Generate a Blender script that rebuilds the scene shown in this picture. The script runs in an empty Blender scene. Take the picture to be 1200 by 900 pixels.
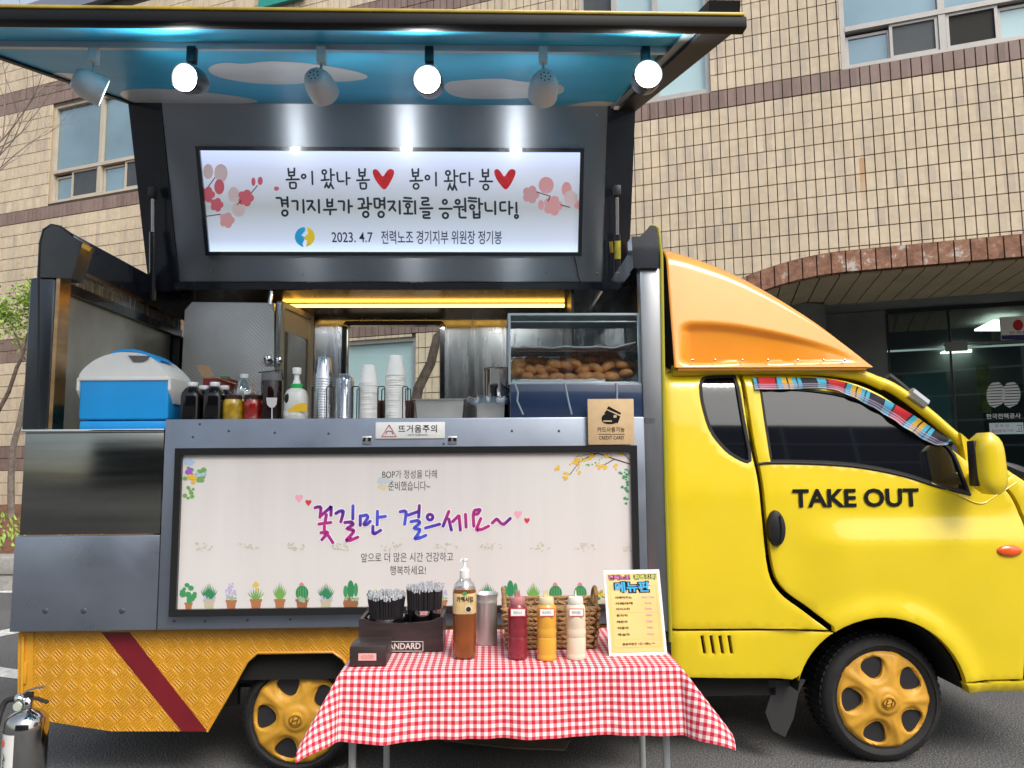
import bpy, bmesh, math, random
from mathutils import Vector, Matrix, geometry, noise
from math import sin, cos, pi, radians, hypot, atan2
random.seed(7)
S = bpy.context.scene
COL = S.collection

# ------------------------------------------------------------------ camera
F = 870.0
YAW, PIT, ROL = radians(1.7), radians(5.8), radians(0.4)
CAM = Vector((0, -3.4, 1.385))
FW = Vector((sin(YAW)*cos(PIT), cos(YAW)*cos(PIT), sin(PIT)))
RT0 = Vector((cos(YAW), -sin(YAW), 0)); UP0 = RT0.cross(FW)
RT = RT0*cos(ROL) - UP0*sin(ROL); UP = UP0*cos(ROL) + RT0*sin(ROL)
cd = bpy.data.cameras.new('camera'); cam = bpy.data.objects.new('camera', cd); COL.objects.link(cam)
cd.sensor_width = 36; cd.lens = 36*F/1200; cd.clip_start = .05; cd.clip_end = 2000
mw = Matrix((RT, UP, -FW)).transposed().to_4x4(); mw.translation = CAM
cam.matrix_world = mw
S.camera = cam

# ------------------------------------------------------------------ world, sun, exposure
SUN_EL, SUN_AZ = radians(48), radians(150)      # azimuth measured clockwise from +Y
W = bpy.data.worlds.new('World'); S.world = W; W.use_nodes = True
nt = W.node_tree; nt.nodes.clear()
sky = nt.nodes.new('ShaderNodeTexSky'); sky.sky_type = 'NISHITA'; sky.sun_disc = False
sky.sun_elevation = SUN_EL; sky.sun_rotation = SUN_AZ; sky.air_density = 1.6; sky.dust_density = 4.0; sky.ozone_density = 1.0
hs = nt.nodes.new('ShaderNodeHueSaturation'); hs.inputs['Saturation'].default_value = .6
bg = nt.nodes.new('ShaderNodeBackground'); bg.inputs[1].default_value = .15
wo = nt.nodes.new('ShaderNodeOutputWorld')
nt.links.new(sky.outputs[0], hs.inputs['Color']); nt.links.new(hs.outputs[0], bg.inputs[0]); nt.links.new(bg.outputs[0], wo.inputs[0])
sl = bpy.data.lights.new('sun', 'SUN'); sl.energy = 1.5; sl.angle = radians(26); sl.color = (1, .95, .87)
sun = bpy.data.objects.new('sun', sl); COL.objects.link(sun)
sd = Vector((sin(SUN_AZ)*cos(SUN_EL), cos(SUN_AZ)*cos(SUN_EL), sin(SUN_EL)))
sun.rotation_euler = (-sd).to_track_quat('-Z', 'Y').to_euler(); sun.location = sd*30
S.view_settings.view_transform = 'Standard'; S.view_settings.look = 'None'
S.view_settings.exposure = 0.5; S.view_settings.gamma = 1

# ------------------------------------------------------------------ where a photographed point lies in the place
def ray(px, py): return FW + RT*((px-600)/F) - UP*((py-450)/F)
def at(px, py, Y=0.0):
    d = ray(px, py); return CAM + d*((Y-CAM.y)/d.y)
def atx(px, py, X):
    d = ray(px, py); return CAM + d*((X-CAM.x)/d.x)
def atz(px, py, Z):
    d = ray(px, py); return CAM + d*((Z-CAM.z)/d.z)
def atp(px, py, p, n):
    d = ray(px, py); return CAM + d*((p-CAM).dot(n)/d.dot(n))

# ------------------------------------------------------------------ materials
MATS = {}
def lin(c):
    return tuple(((x/255)/12.92 if x/255 <= .04045 else ((x/255+.055)/1.055)**2.4) for x in c)
def M(name, col=None, rough=.5, metal=0, coat=0, var=0, scale=6, bump=0, bscale=60, es=0, stretch=None, trans=0, spec=.5, ior=1.45, alpha=1, hue2=None, rvar=0, crough=.04):
    if name in MATS: return MATS[name]
    m = bpy.data.materials.new(name); m.use_nodes = True; MATS[name] = m
    n = m.node_tree.nodes; L = m.node_tree.links; b = n['Principled BSDF']
    b.inputs['Base Color'].default_value = (*col, 1); b.inputs['Roughness'].default_value = rough
    b.inputs['Metallic'].default_value = metal; b.inputs['Coat Weight'].default_value = coat
    b.inputs['Coat Roughness'].default_value = crough
    b.inputs['Specular IOR Level'].default_value = spec; b.inputs['IOR'].default_value = ior
    b.inputs['Transmission Weight'].default_value = trans; b.inputs['Alpha'].default_value = alpha
    if es:
        b.inputs['Emission Color'].default_value = (*col, 1); b.inputs['Emission Strength'].default_value = es
    if var or bump or rvar:
        tc = n.new('ShaderNodeNewGeometry'); mp = n.new('ShaderNodeMapping')
        if stretch: mp.inputs['Scale'].default_value = stretch
        L.new(tc.outputs['Position'], mp.inputs['Vector'])
        def nz(sc, det=5):
            t = n.new('ShaderNodeTexNoise'); t.inputs['Scale'].default_value = sc; t.inputs['Detail'].default_value = det
            L.new(mp.outputs[0], t.inputs['Vector']); return t
        if var:
            t = nz(scale); r = n.new('ShaderNodeValToRGB')
            r.color_ramp.elements[0].position = .3; r.color_ramp.elements[1].position = .7
            c1 = hue2 if hue2 else tuple(max(0, x*(1-var)) for x in col); c2 = tuple(min(1, x*(1+var*.6)) for x in col)
            r.color_ramp.elements[0].color = (*c1, 1); r.color_ramp.elements[1].color = (*c2, 1)
            L.new(t.outputs[0], r.inputs[0]); L.new(r.outputs[0], b.inputs['Base Color'])
            if es: L.new(r.outputs[0], b.inputs['Emission Color'])
        if rvar:
            t = nz(scale*1.7); mr = n.new('ShaderNodeMapRange')
            mr.inputs['From Min'].default_value = .3; mr.inputs['From Max'].default_value = .7
            mr.inputs['To Min'].default_value = max(.02, rough-rvar); mr.inputs['To Max'].default_value = rough+rvar
            L.new(t.outputs[0], mr.inputs['Value']); L.new(mr.outputs[0], b.inputs['Roughness'])
        if bump:
            t = nz(bscale, 4); bp = n.new('ShaderNodeBump'); bp.inputs['Strength'].default_value = bump; bp.inputs['Distance'].default_value = .01
            L.new(t.outputs[0], bp.inputs['Height']); L.new(bp.outputs[0], b.inputs['Normal'])
    return m

yellow = M('cab_yellow_paint', (.72, .545, .010), .38, coat=.8, var=.05, scale=3, rvar=.08, crough=.06, bump=.02, bscale=3)
orange = M('fairing_orange_paint', (.80, .30, .018), .36, coat=1, var=.05, scale=4)
amber = M('wheel_orange_paint', (.60, .31, .03), .55, coat=.1, var=.18, scale=14)
black = M('black_plastic', (.012, .012, .014), .45, var=.3, scale=20)
gloss = M('gloss_black_metal', (.010, .013, .020), .22, coat=.5, var=.4, scale=3, rvar=.1)
rubber = M('rubber', (.018, .018, .019), .75, var=.3, scale=25, bump=.15, bscale=90)
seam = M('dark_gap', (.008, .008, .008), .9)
steel = M('brushed_steel', (.45, .46, .48), .26, metal=1, var=.12, scale=4, stretch=(6, 6, .4), bump=.04, bscale=40, rvar=.05)
steelv = M('steel_sheet_smooth', (.40, .42, .42), .16, metal=1, var=.25, scale=2.5, stretch=(.5, .5, 5), bump=.05, bscale=2.5)
panelgrey = M('grey_steel_panel', (.25, .285, .35), .36, metal=.75, var=.14, scale=3.5, rvar=.10, bump=.05, bscale=7)
greywing = M('dark_grey_steel', (.16, .17, .185), .27, metal=.85, var=.15, scale=1.6, rvar=.05, bump=.03, bscale=3)
chrome = M('chrome', (.7, .7, .7), .08, metal=1)
white = M('white_plastic', (.78, .78, .77), .4, var=.04)
paperw = M('white_paper', (.82, .82, .80), .7, var=.05, scale=30)
glassdark = M('tinted_glass', (.006, .007, .010), .03, spec=.9, coat=1)

# ------------------------------------------------------------------ mesh building
WL = {}
class MB:
    def __init__(s): s.v = []; s.f = []; s.m = []; s.mi = 0; s.uv = None
    def add(s, vs, fs, m=None):
        o = len(s.v); s.v += [Vector(p) for p in vs]
        for f in fs: s.f.append([i+o for i in f]); s.m.append(s.mi if m is None else m)
        return s
    def box(s, lo, hi, m=None):
        x0, y0, z0 = lo; x1, y1, z1 = hi
        return s.add([(x0,y0,z0),(x1,y0,z0),(x1,y1,z0),(x0,y1,z0),(x0,y0,z1),(x1,y0,z1),(x1,y1,z1),(x0,y1,z1)],
                     [(0,3,2,1),(4,5,6,7),(0,1,5,4),(1,2,6,5),(2,3,7,6),(3,0,4,7)], m)
    def rbox(s, lo, hi, r=.005, seg=2, m=None, mat=None):
        bm = bmesh.new(); bmesh.ops.create_cube(bm, size=1)
        c = (Vector(lo)+Vector(hi))/2; d = Vector(hi)-Vector(lo)
        for v in bm.verts: v.co = Vector((v.co.x*d.x, v.co.y*d.y, v.co.z*d.z)) + c
        bmesh.ops.bevel(bm, geom=bm.edges[:], offset=min(r, .45*min(abs(t) for t in d)), segments=seg, affect='EDGES', profile=.5)
        return s.bm(bm, m, mat)
    def bm(s, bm, m=None, mat=None):
        bm.verts.index_update()
        vs = [v.co.copy() for v in bm.verts]
        if mat: vs = [mat @ v for v in vs]
        s.add(vs, [[v.index for v in f.verts] for f in bm.faces], m); bm.free(); return s
    def prism(s, pts, d, m=None):        # pts: 3D polygon, d: extrusion vector
        n = len(pts); d = Vector(d); a = [Vector(p) for p in pts]; b = [p+d for p in a]
        nrm = geometry.normal(a)
        fl = nrm.dot(d) > 0
        fs = [list(range(n))[::-1] if fl else list(range(n)), [n+i for i in range(n)] if fl else [n+i for i in range(n)][::-1]]
        for i in range(n):
            j = (i+1) % n; q = [i, j, n+j, n+i]; fs.append(q if fl else q[::-1])
        return s.add(a+b, fs, m)
    def tube(s, pts, r, seg=8, m=None, cap=True):
        pts = [Vector(p) for p in pts]; n = len(pts); R = r if isinstance(r, (list, tuple)) else [r]*n
        vs = []; fs = []; prev = None
        for i, p in enumerate(pts):
            t = (pts[min(i+1, n-1)] - pts[max(i-1, 0)]).normalized()
            if prev is None:
                a = Vector((0, 0, 1)) if abs(t.z) < .9 else Vector((1, 0, 0)); u = t.cross(a).normalized()
            else: u = (prev - t*prev.dot(t)).normalized()
            prev = u; w = t.cross(u)
            for k in range(seg):
                an = 2*pi*k/seg; vs.append(p + (u*cos(an) + w*sin(an))*R[i])
        for i in range(n-1):
            for k in range(seg):
                k2 = (k+1) % seg; fs.append((i*seg+k, i*seg+k2, (i+1)*seg+k2, (i+1)*seg+k))
        if cap: fs.append(tuple(range(seg))[::-1]); fs.append(tuple((n-1)*seg+k for k in range(seg)))
        return s.add(vs, fs, m)
    def lathe(s, prof, c=(0,0,0), seg=24, m=None, axis='z', sq=None, ms=None):   # prof: (r, h); sq: superellipse power
        c = Vector(c); vs = []; fs = []; mm = []
        for r, h in prof:
            for k in range(seg):
                a = 2*pi*k/seg; x, y = cos(a), sin(a)
                if sq:
                    q = (abs(x)**sq + abs(y)**sq)**(-1/sq); x *= q; y *= q
                p = Vector((x*r, y*r, h))
                if axis == 'y': p = Vector((x*r, h, y*r))
                if axis == 'x': p = Vector((h, x*r, y*r))
                vs.append(c+p)
        fl = axis == 'y'
        for i in range(len(prof)-1):
            for k in range(seg):
                k2 = (k+1) % seg; q = (i*seg+k, i*seg+k2, (i+1)*seg+k2, (i+1)*seg+k)
                fs.append(q[::-1] if fl else q); mm.append(ms[i] if ms else (s.mi if m is None else m))
        o = len(s.v); s.v += vs
        for f, k in zip(fs, mm): s.f.append([i+o for i in f]); s.m.append(k)
        for idx, i in ((0, 0), (len(prof)-1, -1)):
            if prof[idx][0] > 1e-4:
                f = [o+idx*seg+k for k in range(seg)]
                if (i == 0) != fl: f = f[::-1]
                s.f.append(f); s.m.append(mm[0] if i == 0 else mm[-1])
        return s
    def grid(s, P, m=None, flip=False):
        n = len(P); k = len(P[0]); fs = []
        for i in range(n-1):
            for j in range(k-1):
                q = (i*k+j, i*k+j+1, (i+1)*k+j+1, (i+1)*k+j); fs.append(q[::-1] if flip else q)
        return s.add([p for r in P for p in r], fs, m)
    def ball(s, c, r, seg=12, rings=8, m=None):
        if not isinstance(r, (list, tuple)): r = (r, r, r)
        c = Vector(c); vs = [c+Vector((0, 0, -r[2]))]; fs = []
        for i in range(1, rings):
            a = -pi/2 + pi*i/rings
            for k in range(seg): vs.append(c+Vector((cos(a)*cos(2*pi*k/seg)*r[0], cos(a)*sin(2*pi*k/seg)*r[1], sin(a)*r[2])))
        vs.append(c+Vector((0, 0, r[2]))); T = len(vs)-1
        for k in range(seg):
            k2 = (k+1) % seg; fs.append((0, 1+k2, 1+k)); fs.append((T, T-seg+k, T-seg+k2))
            for i in range(rings-2): fs.append((1+i*seg+k, 1+i*seg+k2, 1+(i+1)*seg+k2, 1+(i+1)*seg+k))
        return s.add(vs, fs, m)
    def xf(s, mat, start=0):
        for i in range(start, len(s.v)): s.v[i] = mat @ s.v[i]
        return s
    def build(s, name, mat, parent=None, smooth=True, org=None, ang=38):
        if org is None:
            lo = [min(v[i] for v in s.v) for i in range(3)]; hi = [max(v[i] for v in s.v) for i in range(3)]
            org = Vector(((lo[0]+hi[0])/2, (lo[1]+hi[1])/2, lo[2]))
        org = Vector(org)
        me = bpy.data.meshes.new(name); me.from_pydata([v-org for v in s.v], [], s.f)
        for mt in (mat if isinstance(mat, (list, tuple)) else [mat]): me.materials.append(mt)
        me.polygons.foreach_set('material_index', s.m)
        if s.uv:
            ul = me.uv_layers.new(name='UVMap')
            for lp in me.loops: ul.data[lp.index].uv = s.uv[lp.vertex_index]
        me.update()
        if smooth: me.shade_smooth(); me.set_sharp_from_angle(angle=radians(ang))
        o = bpy.data.objects.new(name, me); COL.objects.link(o); place(o, org, parent); return o
def place(o, org, parent=None):
    WL[o.name] = Vector(org)
    if parent is not None: o.parent = parent; o.location = Vector(org) - WL[parent.name]
    else: o.location = org
def empty(name, loc, label, cat, group=None):
    o = bpy.data.objects.new(name, None); COL.objects.link(o); o.empty_display_size = .1
    place(o, loc); return tag(o, label, cat, group)
def tag(o, label=None, cat=None, group=None, kind=None):
    if label: o['label'] = label
    if cat: o['category'] = cat
    if group: o['group'] = group
    if kind: o['kind'] = kind
    return o
def dup(o, delta, label=None, parent=None):
    def cp(a, par):
        c = a.copy(); COL.objects.link(c); c.parent = par
        for ch in [x for x in a.children]: cp(ch, c)
        return c
    r = cp(o, None); r.location = o.location + Vector(delta); WL[r.name] = r.location.copy()
    if label: r['label'] = label
    return r
XA, YA, ZA = Vector((1,0,0)), Vector((0,1,0)), Vector((0,0,1))
def text(name, body, mat, O, w, h, parent, u=XA, v=ZA, wt=0.0, n=.0012, align=None, shear=0, space=1.0):
    """printed lettering: flat text mesh fitted to w x h metres, lower left corner at O"""
    c = bpy.data.curves.new('t', 'FONT'); c.body = body; c.size = 1; c.offset = wt; c.shear = shear; c.space_character = space
    c.resolution_u = 3; c.align_x = align or 'LEFT'
    t = bpy.data.objects.new('t', c); COL.objects.link(t); bpy.context.view_layer.update()
    me = bpy.data.meshes.new_from_object(t.evaluated_get(bpy.context.evaluated_depsgraph_get()))
    bpy.data.objects.remove(t); bpy.data.curves.remove(c)
    vs = [x.co.copy() for x in me.vertices]; fs = [list(p.vertices) for p in me.polygons]; bpy.data.meshes.remove(me)
    x0 = min(p.x for p in vs); x1 = max(p.x for p in vs); y0 = min(p.y for p in vs); y1 = max(p.y for p in vs)
    k = w/(x1-x0); kh = (h/(y1-y0)) if h else k
    N = u.cross(v).normalized(); mb = MB()
    mb.add([Vector(O) + u*((p.x-x0)*k) + v*((p.y-y0)*kh) + N*n for p in vs], fs)
    return mb.build(name, mat, parent, smooth=False)
def tpx(name, body, mat, x0, y0, x1, y1, Y, parent, **k):
    """lettering on a plane parallel to the truck side, covering the given stretch"""
    a = at(x0, y1, Y); b = at(x1, y1, Y); c = at(x0, y0, Y)
    return text(name, body, mat, a, (b-a).length, (c-a).length, parent, u=(b-a).normalized() if False else XA, **k)
def inpoly(x, y, P):
    c = False; j = len(P)-1
    for i in range(len(P)):
        xi, yi = P[i]; xj, yj = P[j]
        if (yi > y) != (yj > y) and x < (xj-xi)*(y-yi)/(yj-yi)+xi: c = not c
        j = i
    return c
def dens(P, h, closed=True):
    out = []; n = len(P)
    for i in range(n if closed else n-1):
        a = Vector(P[i]); b = Vector(P[(i+1) % n]); k = max(1, int((b-a).length/h+.5))
        for t in range(k): out.append(tuple(a.lerp(b, t/k)))
    if not closed: out.append(tuple(P[-1]))
    return out
def smoothpoly(P, it=2):                # Chaikin
    for _ in range(it):
        Q = []
        for i in range(len(P)):
            a = Vector(P[i]); b = Vector(P[(i+1) % len(P)]); Q += [tuple(a.lerp(b, .25)), tuple(a.lerp(b, .75))]
        P = Q
    return P
def spl(P, n=8):                        # open Catmull-Rom
    P = [Vector(p) for p in P]; out = []
    for i in range(len(P)-1):
        p0 = P[max(i-1, 0)]; p1 = P[i]; p2 = P[i+1]; p3 = P[min(i+2, len(P)-1)]
        for k in range(n):
            t = k/n; out.append(.5*((2*p1)+(p2-p0)*t+(2*p0-5*p1+4*p2-p3)*t*t+(3*p1-p0-3*p2+p3)*t**3))
    out.append(P[-1]); return out
def sheet(mb, outline, holes, yf, h=.03, thick=.03, edge=.0016, ring=.0035, m=None):
    """pressed panel: XZ outline with holes, depth given by yf(x,z), rounded edge and a returned flange"""
    loops = [dens(outline, h*.4)] + [dens(q, h*.4) for q in holes]
    pts = []; isb = []; edges = []
    def area(L): return sum(L[i][0]*L[(i+1) % len(L)][1]-L[(i+1) % len(L)][0]*L[i][1] for i in range(len(L)))
    for li, L in enumerate(loops):
        o = len(pts); n = len(L); sg = 1 if area(L) > 0 else -1
        if li: sg = -sg
        for i, p in enumerate(L): pts.append(Vector(p)); isb.append(True); edges.append((o+i, o+(i+1) % n))
        for i in range(n):
            t = (Vector(L[(i+1) % n])-Vector(L[i-1])); 
            if t.length < 1e-6: continue
            t.normalize(); q = Vector(L[i]) + Vector((-t.y, t.x))*sg*ring
            pts.append(q); isb.append(False)
    nb = len(pts)
    xs = [p[0] for p in loops[0]]; zs = [p[1] for p in loops[0]]
    def inside(x, z): return inpoly(x, z, loops[0]) and not any(inpoly(x, z, q) for q in loops[1:])
    x = min(xs)+h/2; r = 0
    allb = [p for L in loops for p in L]
    while x < max(xs):
        z = min(zs)+h/2+(h/2 if r % 2 else 0)
        while z < max(zs):
            if inside(x, z) and min((x-a)**2+(z-b)**2 for a, b in allb) > (h*.45)**2: pts.append(Vector((x, z))); isb.append(False)
            z += h
        x += h*.87; r += 1
    res = geometry.delaunay_2d_cdt(pts, edges, [], 0, 1e-5)
    vco, vf, orig = res[0], res[2], res[3]
    bset = [any(k < len(isb) and isb[k] for k in (o or [])) for o in orig]
    vs = [Vector((p[0], yf(p[0], p[1]) + (edge if bset[i] else 0), p[1])) for i, p in enumerate(vco)]
    fs = []
    for f in vf:
        c = sum((vco[i] for i in f), Vector((0, 0)))/3
        if inside(c[0], c[1]):
            a, b, d = (vco[i] for i in f)
            cr = (b[0]-a[0])*(d[1]-a[1])-(b[1]-a[1])*(d[0]-a[0])
            fs.append(tuple(f) if cr > 0 else tuple(f)[::-1])
    # flange
    cnt = {}
    for f in fs:
        for i in range(3):
            e = (f[i], f[(i+1) % 3]); cnt[e] = cnt.get(e, 0)+1
    back = {}
    for (a, b) in [e for e in cnt if (e[1], e[0]) not in cnt]:
        for k in (a, b):
            if k not in back: back[k] = len(vs); vs.append(vs[k] + Vector((0, thick, 0)))
        fs.append((b, a, back[a], back[b]))
    return mb.add(vs, fs, m)
def ss(a, b, x):
    t = max(0, min(1, (x-a)/(b-a))); return t*t*(3-2*t)
def thin_glass(name, tint=(.9,.95,.95), refl=.08, rough=.02):
    if name in MATS: return MATS[name]
    m = bpy.data.materials.new(name); m.use_nodes = True; MATS[name] = m
    n = m.node_tree.nodes; L = m.node_tree.links; n.clear()
    o = n.new('ShaderNodeOutputMaterial'); t = n.new('ShaderNodeBsdfTransparent'); g = n.new('ShaderNodeBsdfGlossy'); x = n.new('ShaderNodeMixShader')
    t.inputs[0].default_value = (*tint, 1); g.inputs['Roughness'].default_value = rough; g.inputs[0].default_value = (1, 1, 1, 1)
    f = n.new('ShaderNodeLayerWeight'); f.inputs[0].default_value = .35; mr = n.new('ShaderNodeMapRange')
    mr.inputs['To Min'].default_value = refl; mr.inputs['To Max'].default_value = min(1, refl+.6)
    L.new(f.outputs['Facing'], mr.inputs['Value']); L.new(mr.outputs[0], x.inputs[0]); L.new(t.outputs[0], x.inputs[1]); L.new(g.outputs[0], x.inputs[2]); L.new(x.outputs[0], o.inputs[0])
    return m
# ------------------------------------------------------------------ ground
def asphalt_mat():
    m = M('asphalt', (.075, .075, .08), .85, spec=.3); n = m.node_tree.nodes; L = m.node_tree.links; b = n['Principled BSDF']
    g = n.new('ShaderNodeNewGeometry'); a = n.new('ShaderNodeTexNoise'); a.inputs['Scale'].default_value = 140; a.inputs['Detail'].default_value = 3
    c = n.new('ShaderNodeTexNoise'); c.inputs['Scale'].default_value = 1.3; c.inputs['Detail'].default_value = 7
    v = n.new('ShaderNodeTexVoronoi'); v.inputs['Scale'].default_value = 95
    for t in (a, c, v): L.new(g.outputs['Position'], t.inputs['Vector'])
    r = n.new('ShaderNodeValToRGB'); r.color_ramp.elements[0].position = .38; r.color_ramp.elements[0].color = (.065, .066, .07, 1)
    r.color_ramp.elements[1].position = .64; r.color_ramp.elements[1].color = (.30, .30, .30, 1)
    L.new(a.outputs[0], r.inputs[0])
    mx = n.new('ShaderNodeMix'); mx.data_type = 'RGBA'; mx.blend_type = 'MULTIPLY'; mx.inputs[0].default_value = .62
    L.new(r.outputs[0], mx.inputs[6]); L.new(c.outputs[0], mx.inputs[7]); L.new(mx.outputs[2], b.inputs['Base Color'])
    bp = n.new('ShaderNodeBump'); bp.inputs['Strength'].default_value = .6; bp.inputs['Distance'].default_value = .006
    L.new(v.outputs[0], bp.inputs['Height']); L.new(bp.outputs[0], b.inputs['Normal']); return m
asphalt = asphalt_mat()
mb = MB(); mb.add([(-300,-300,0),(300,-300,0),(300,300,0),(-300,300,0)], [(0,1,2,3)])
tag(mb.build('ground', asphalt, smooth=False), kind='structure')
paint = M('worn_road_paint', (.62, .62, .60), .7, var=.35, scale=18, bump=.1, bscale=80)
for q in ([(-60,688),(60,690),(60,695),(-60,694)], [(-90,755),(60,728),(60,734),(-90,764)], [(-140,762),(60,790),(60,801),(-140,774)]):
    mb = MB(); mb.add([atz(x, y, .004) for x, y in q][::-1], [(0,1,2,3)])
    tag(mb.build('road_marking', paint, smooth=False), kind='structure')

# ------------------------------------------------------------------ tiled building
A22 = radians(22); P0 = Vector((2.54, 5.53, 0)); WX = Vector((cos(A22), -sin(A22), 0)); WN = Vector((-sin(A22), -cos(A22), 0))
def wp(s, z, off=0.0): return P0 + WX*s + WN*off + ZA*z
def atw(px, py, off=0.0):
    p = atp(px, py, P0+WN*off, WN); return (p-P0).dot(WX), p.z
TW, TH, ZB = .107, .2127, 5.72
RUST = (atw(1011, 210)[0], atw(1011, 245)[1], atw(1011, 185)[1])
def tile_mat(name, cols, dark=False):
    m = M(name, (.5, .4, .3), .55, coat=.12); n = m.node_tree.nodes; L = m.node_tree.links; b = n['Principled BSDF']
    g = n.new('ShaderNodeNewGeometry')
    def dot(vec, off, sc):
        d = n.new('ShaderNodeVectorMath'); d.operation = 'DOT_PRODUCT'; d.inputs[1].default_value = vec; L.new(g.outputs['Position'], d.inputs[0])
        a = n.new('ShaderNodeMath'); a.operation = 'MULTIPLY_ADD'; a.inputs[1].default_value = 1/sc; a.inputs[2].default_value = -off/sc; L.new(d.outputs['Value'], a.inputs[0])
        f = n.new('ShaderNodeMath'); f.operation = 'FLOOR'; L.new(a.outputs[0], f.inputs[0]); return f
    fs = dot(WX, P0.dot(WX)-TW*400, TW); fz = dot((0,0,1), ZB-TH*40, TH)
    cx = n.new('ShaderNodeCombineXYZ'); L.new(fs.outputs[0], cx.inputs[0]); L.new(fz.outputs[0], cx.inputs[1])
    wn = n.new('ShaderNodeTexWhiteNoise'); wn.noise_dimensions = '2D'; L.new(cx.outputs[0], wn.inputs['Vector'])
    r = n.new('ShaderNodeValToRGB'); e = r.color_ramp.elements
    e[0].position = 0; e[0].color = (*cols[0], 1); e[1].position = 1; e[1].color = (*cols[-1], 1)
    for i, c in enumerate(cols[1:-1]): k = e.new((i+1)/(len(cols)-1)); k.color = (*c, 1)
    L.new(wn.outputs['Value'], r.inputs[0])
    nz = n.new('ShaderNodeTexNoise'); nz.inputs['Scale'].default_value = .9; nz.inputs['Detail'].default_value = 8; L.new(g.outputs['Position'], nz.inputs['Vector'])
    n2 = n.new('ShaderNodeTexNoise'); n2.inputs['Scale'].default_value = 11; n2.inputs['Detail'].default_value = 4; L.new(g.outputs['Position'], n2.inputs['Vector'])
    ad = n.new('ShaderNodeMath'); ad.operation = 'ADD'; L.new(nz.outputs[0], ad.inputs[0]); L.new(n2.outputs[0], ad.inputs[1])
    mr = n.new('ShaderNodeMapRange'); mr.inputs['From Min'].default_value = .6; mr.inputs['From Max'].default_value = 1.4; mr.inputs['To Min'].default_value = .80; mr.inputs['To Max'].default_value = 1.08
    L.new(ad.outputs[0], mr.inputs['Value'])
    mx = n.new('ShaderNodeMix'); mx.data_type = 'RGBA'; mx.blend_type = 'MULTIPLY'; mx.inputs[0].default_value = 1
    L.new(r.outputs[0], mx.inputs[6]); L.new(mr.outputs[0], mx.inputs[7])
    # rust streak that ran down from a fixing, and faint water stains
    dd = n.new('ShaderNodeVectorMath'); dd.operation = 'DOT_PRODUCT'; dd.inputs[1].default_value = WX; L.new(g.outputs['Position'], dd.inputs[0])
    sx = n.new('ShaderNodeSeparateXYZ'); L.new(g.outputs['Position'], sx.inputs[0])
    def mt_(op, *a):
        t = n.new('ShaderNodeMath'); t.operation = op
        for i, v in enumerate(a):
            if isinstance(v, (int, float)): t.inputs[i].default_value = v
            else: L.new(v, t.inputs[i])
        return t.outputs[0]
    rs, rz0, rz1 = RUST; off = mt_('ABSOLUTE', mt_('SUBTRACT', dd.outputs['Value'], P0.dot(WX)+rs))
    mk = mt_('MULTIPLY', mt_('LESS_THAN', off, .030), mt_('MULTIPLY', mt_('GREATER_THAN', sx.outputs[2], rz0), mt_('LESS_THAN', sx.outputs[2], rz1)))
    mk = mt_('MULTIPLY', mk, mt_('MULTIPLY', mt_('MINIMUM', mt_('MAXIMUM', mt_('MULTIPLY', mt_('SUBTRACT', sx.outputs[2], rz0), 2.2), .15), 1), .62))
    m3 = n.new('ShaderNodeMix'); m3.data_type = 'RGBA'; L.new(mk, m3.inputs[0]); L.new(mx.outputs[2], m3.inputs[6]); m3.inputs[7].default_value = (.42,.17,.03,1)
    wv = n.new('ShaderNodeTexNoise'); wv.inputs['Scale'].default_value = 1.6; wv.inputs['Detail'].default_value = 6; mpv = n.new('ShaderNodeMapping'); mpv.inputs['Scale'].default_value = (2.2,2.2,.28); L.new(g.outputs['Position'], mpv.inputs[0]); L.new(mpv.outputs[0], wv.inputs['Vector'])
    mrv = n.new('ShaderNodeMapRange'); mrv.inputs['From Min'].default_value = .52; mrv.inputs['From Max'].default_value = .75; mrv.inputs['To Max'].default_value = .30; L.new(wv.outputs[0], mrv.inputs['Value'])
    m4 = n.new('ShaderNodeMix'); m4.data_type = 'RGBA'; L.new(mrv.outputs[0], m4.inputs[0]); L.new(m3.outputs[2], m4.inputs[6]); m4.inputs[7].default_value = (.30,.25,.20,1)
    L.new(m4.outputs[2], b.inputs['Base Color'])
    bp = n.new('ShaderNodeBump'); bp.inputs['Strength'].default_value = .12; bp.inputs['Distance'].default_value = .01; L.new(n2.outputs[0], bp.inputs['Height']); L.new(bp.outputs[0], b.inputs['Normal'])
    return m
T = [(.58,.475,.345), (.62,.515,.375), (.66,.55,.405), (.60,.50,.36), (.68,.57,.42), (.52,.435,.345), (.64,.53,.385)]
tilem = tile_mat('cream_wall_tile', T)
brownt = tile_mat('brown_band_tile', [(.20,.135,.115), (.24,.165,.14), (.27,.19,.165), (.21,.145,.13)])
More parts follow.
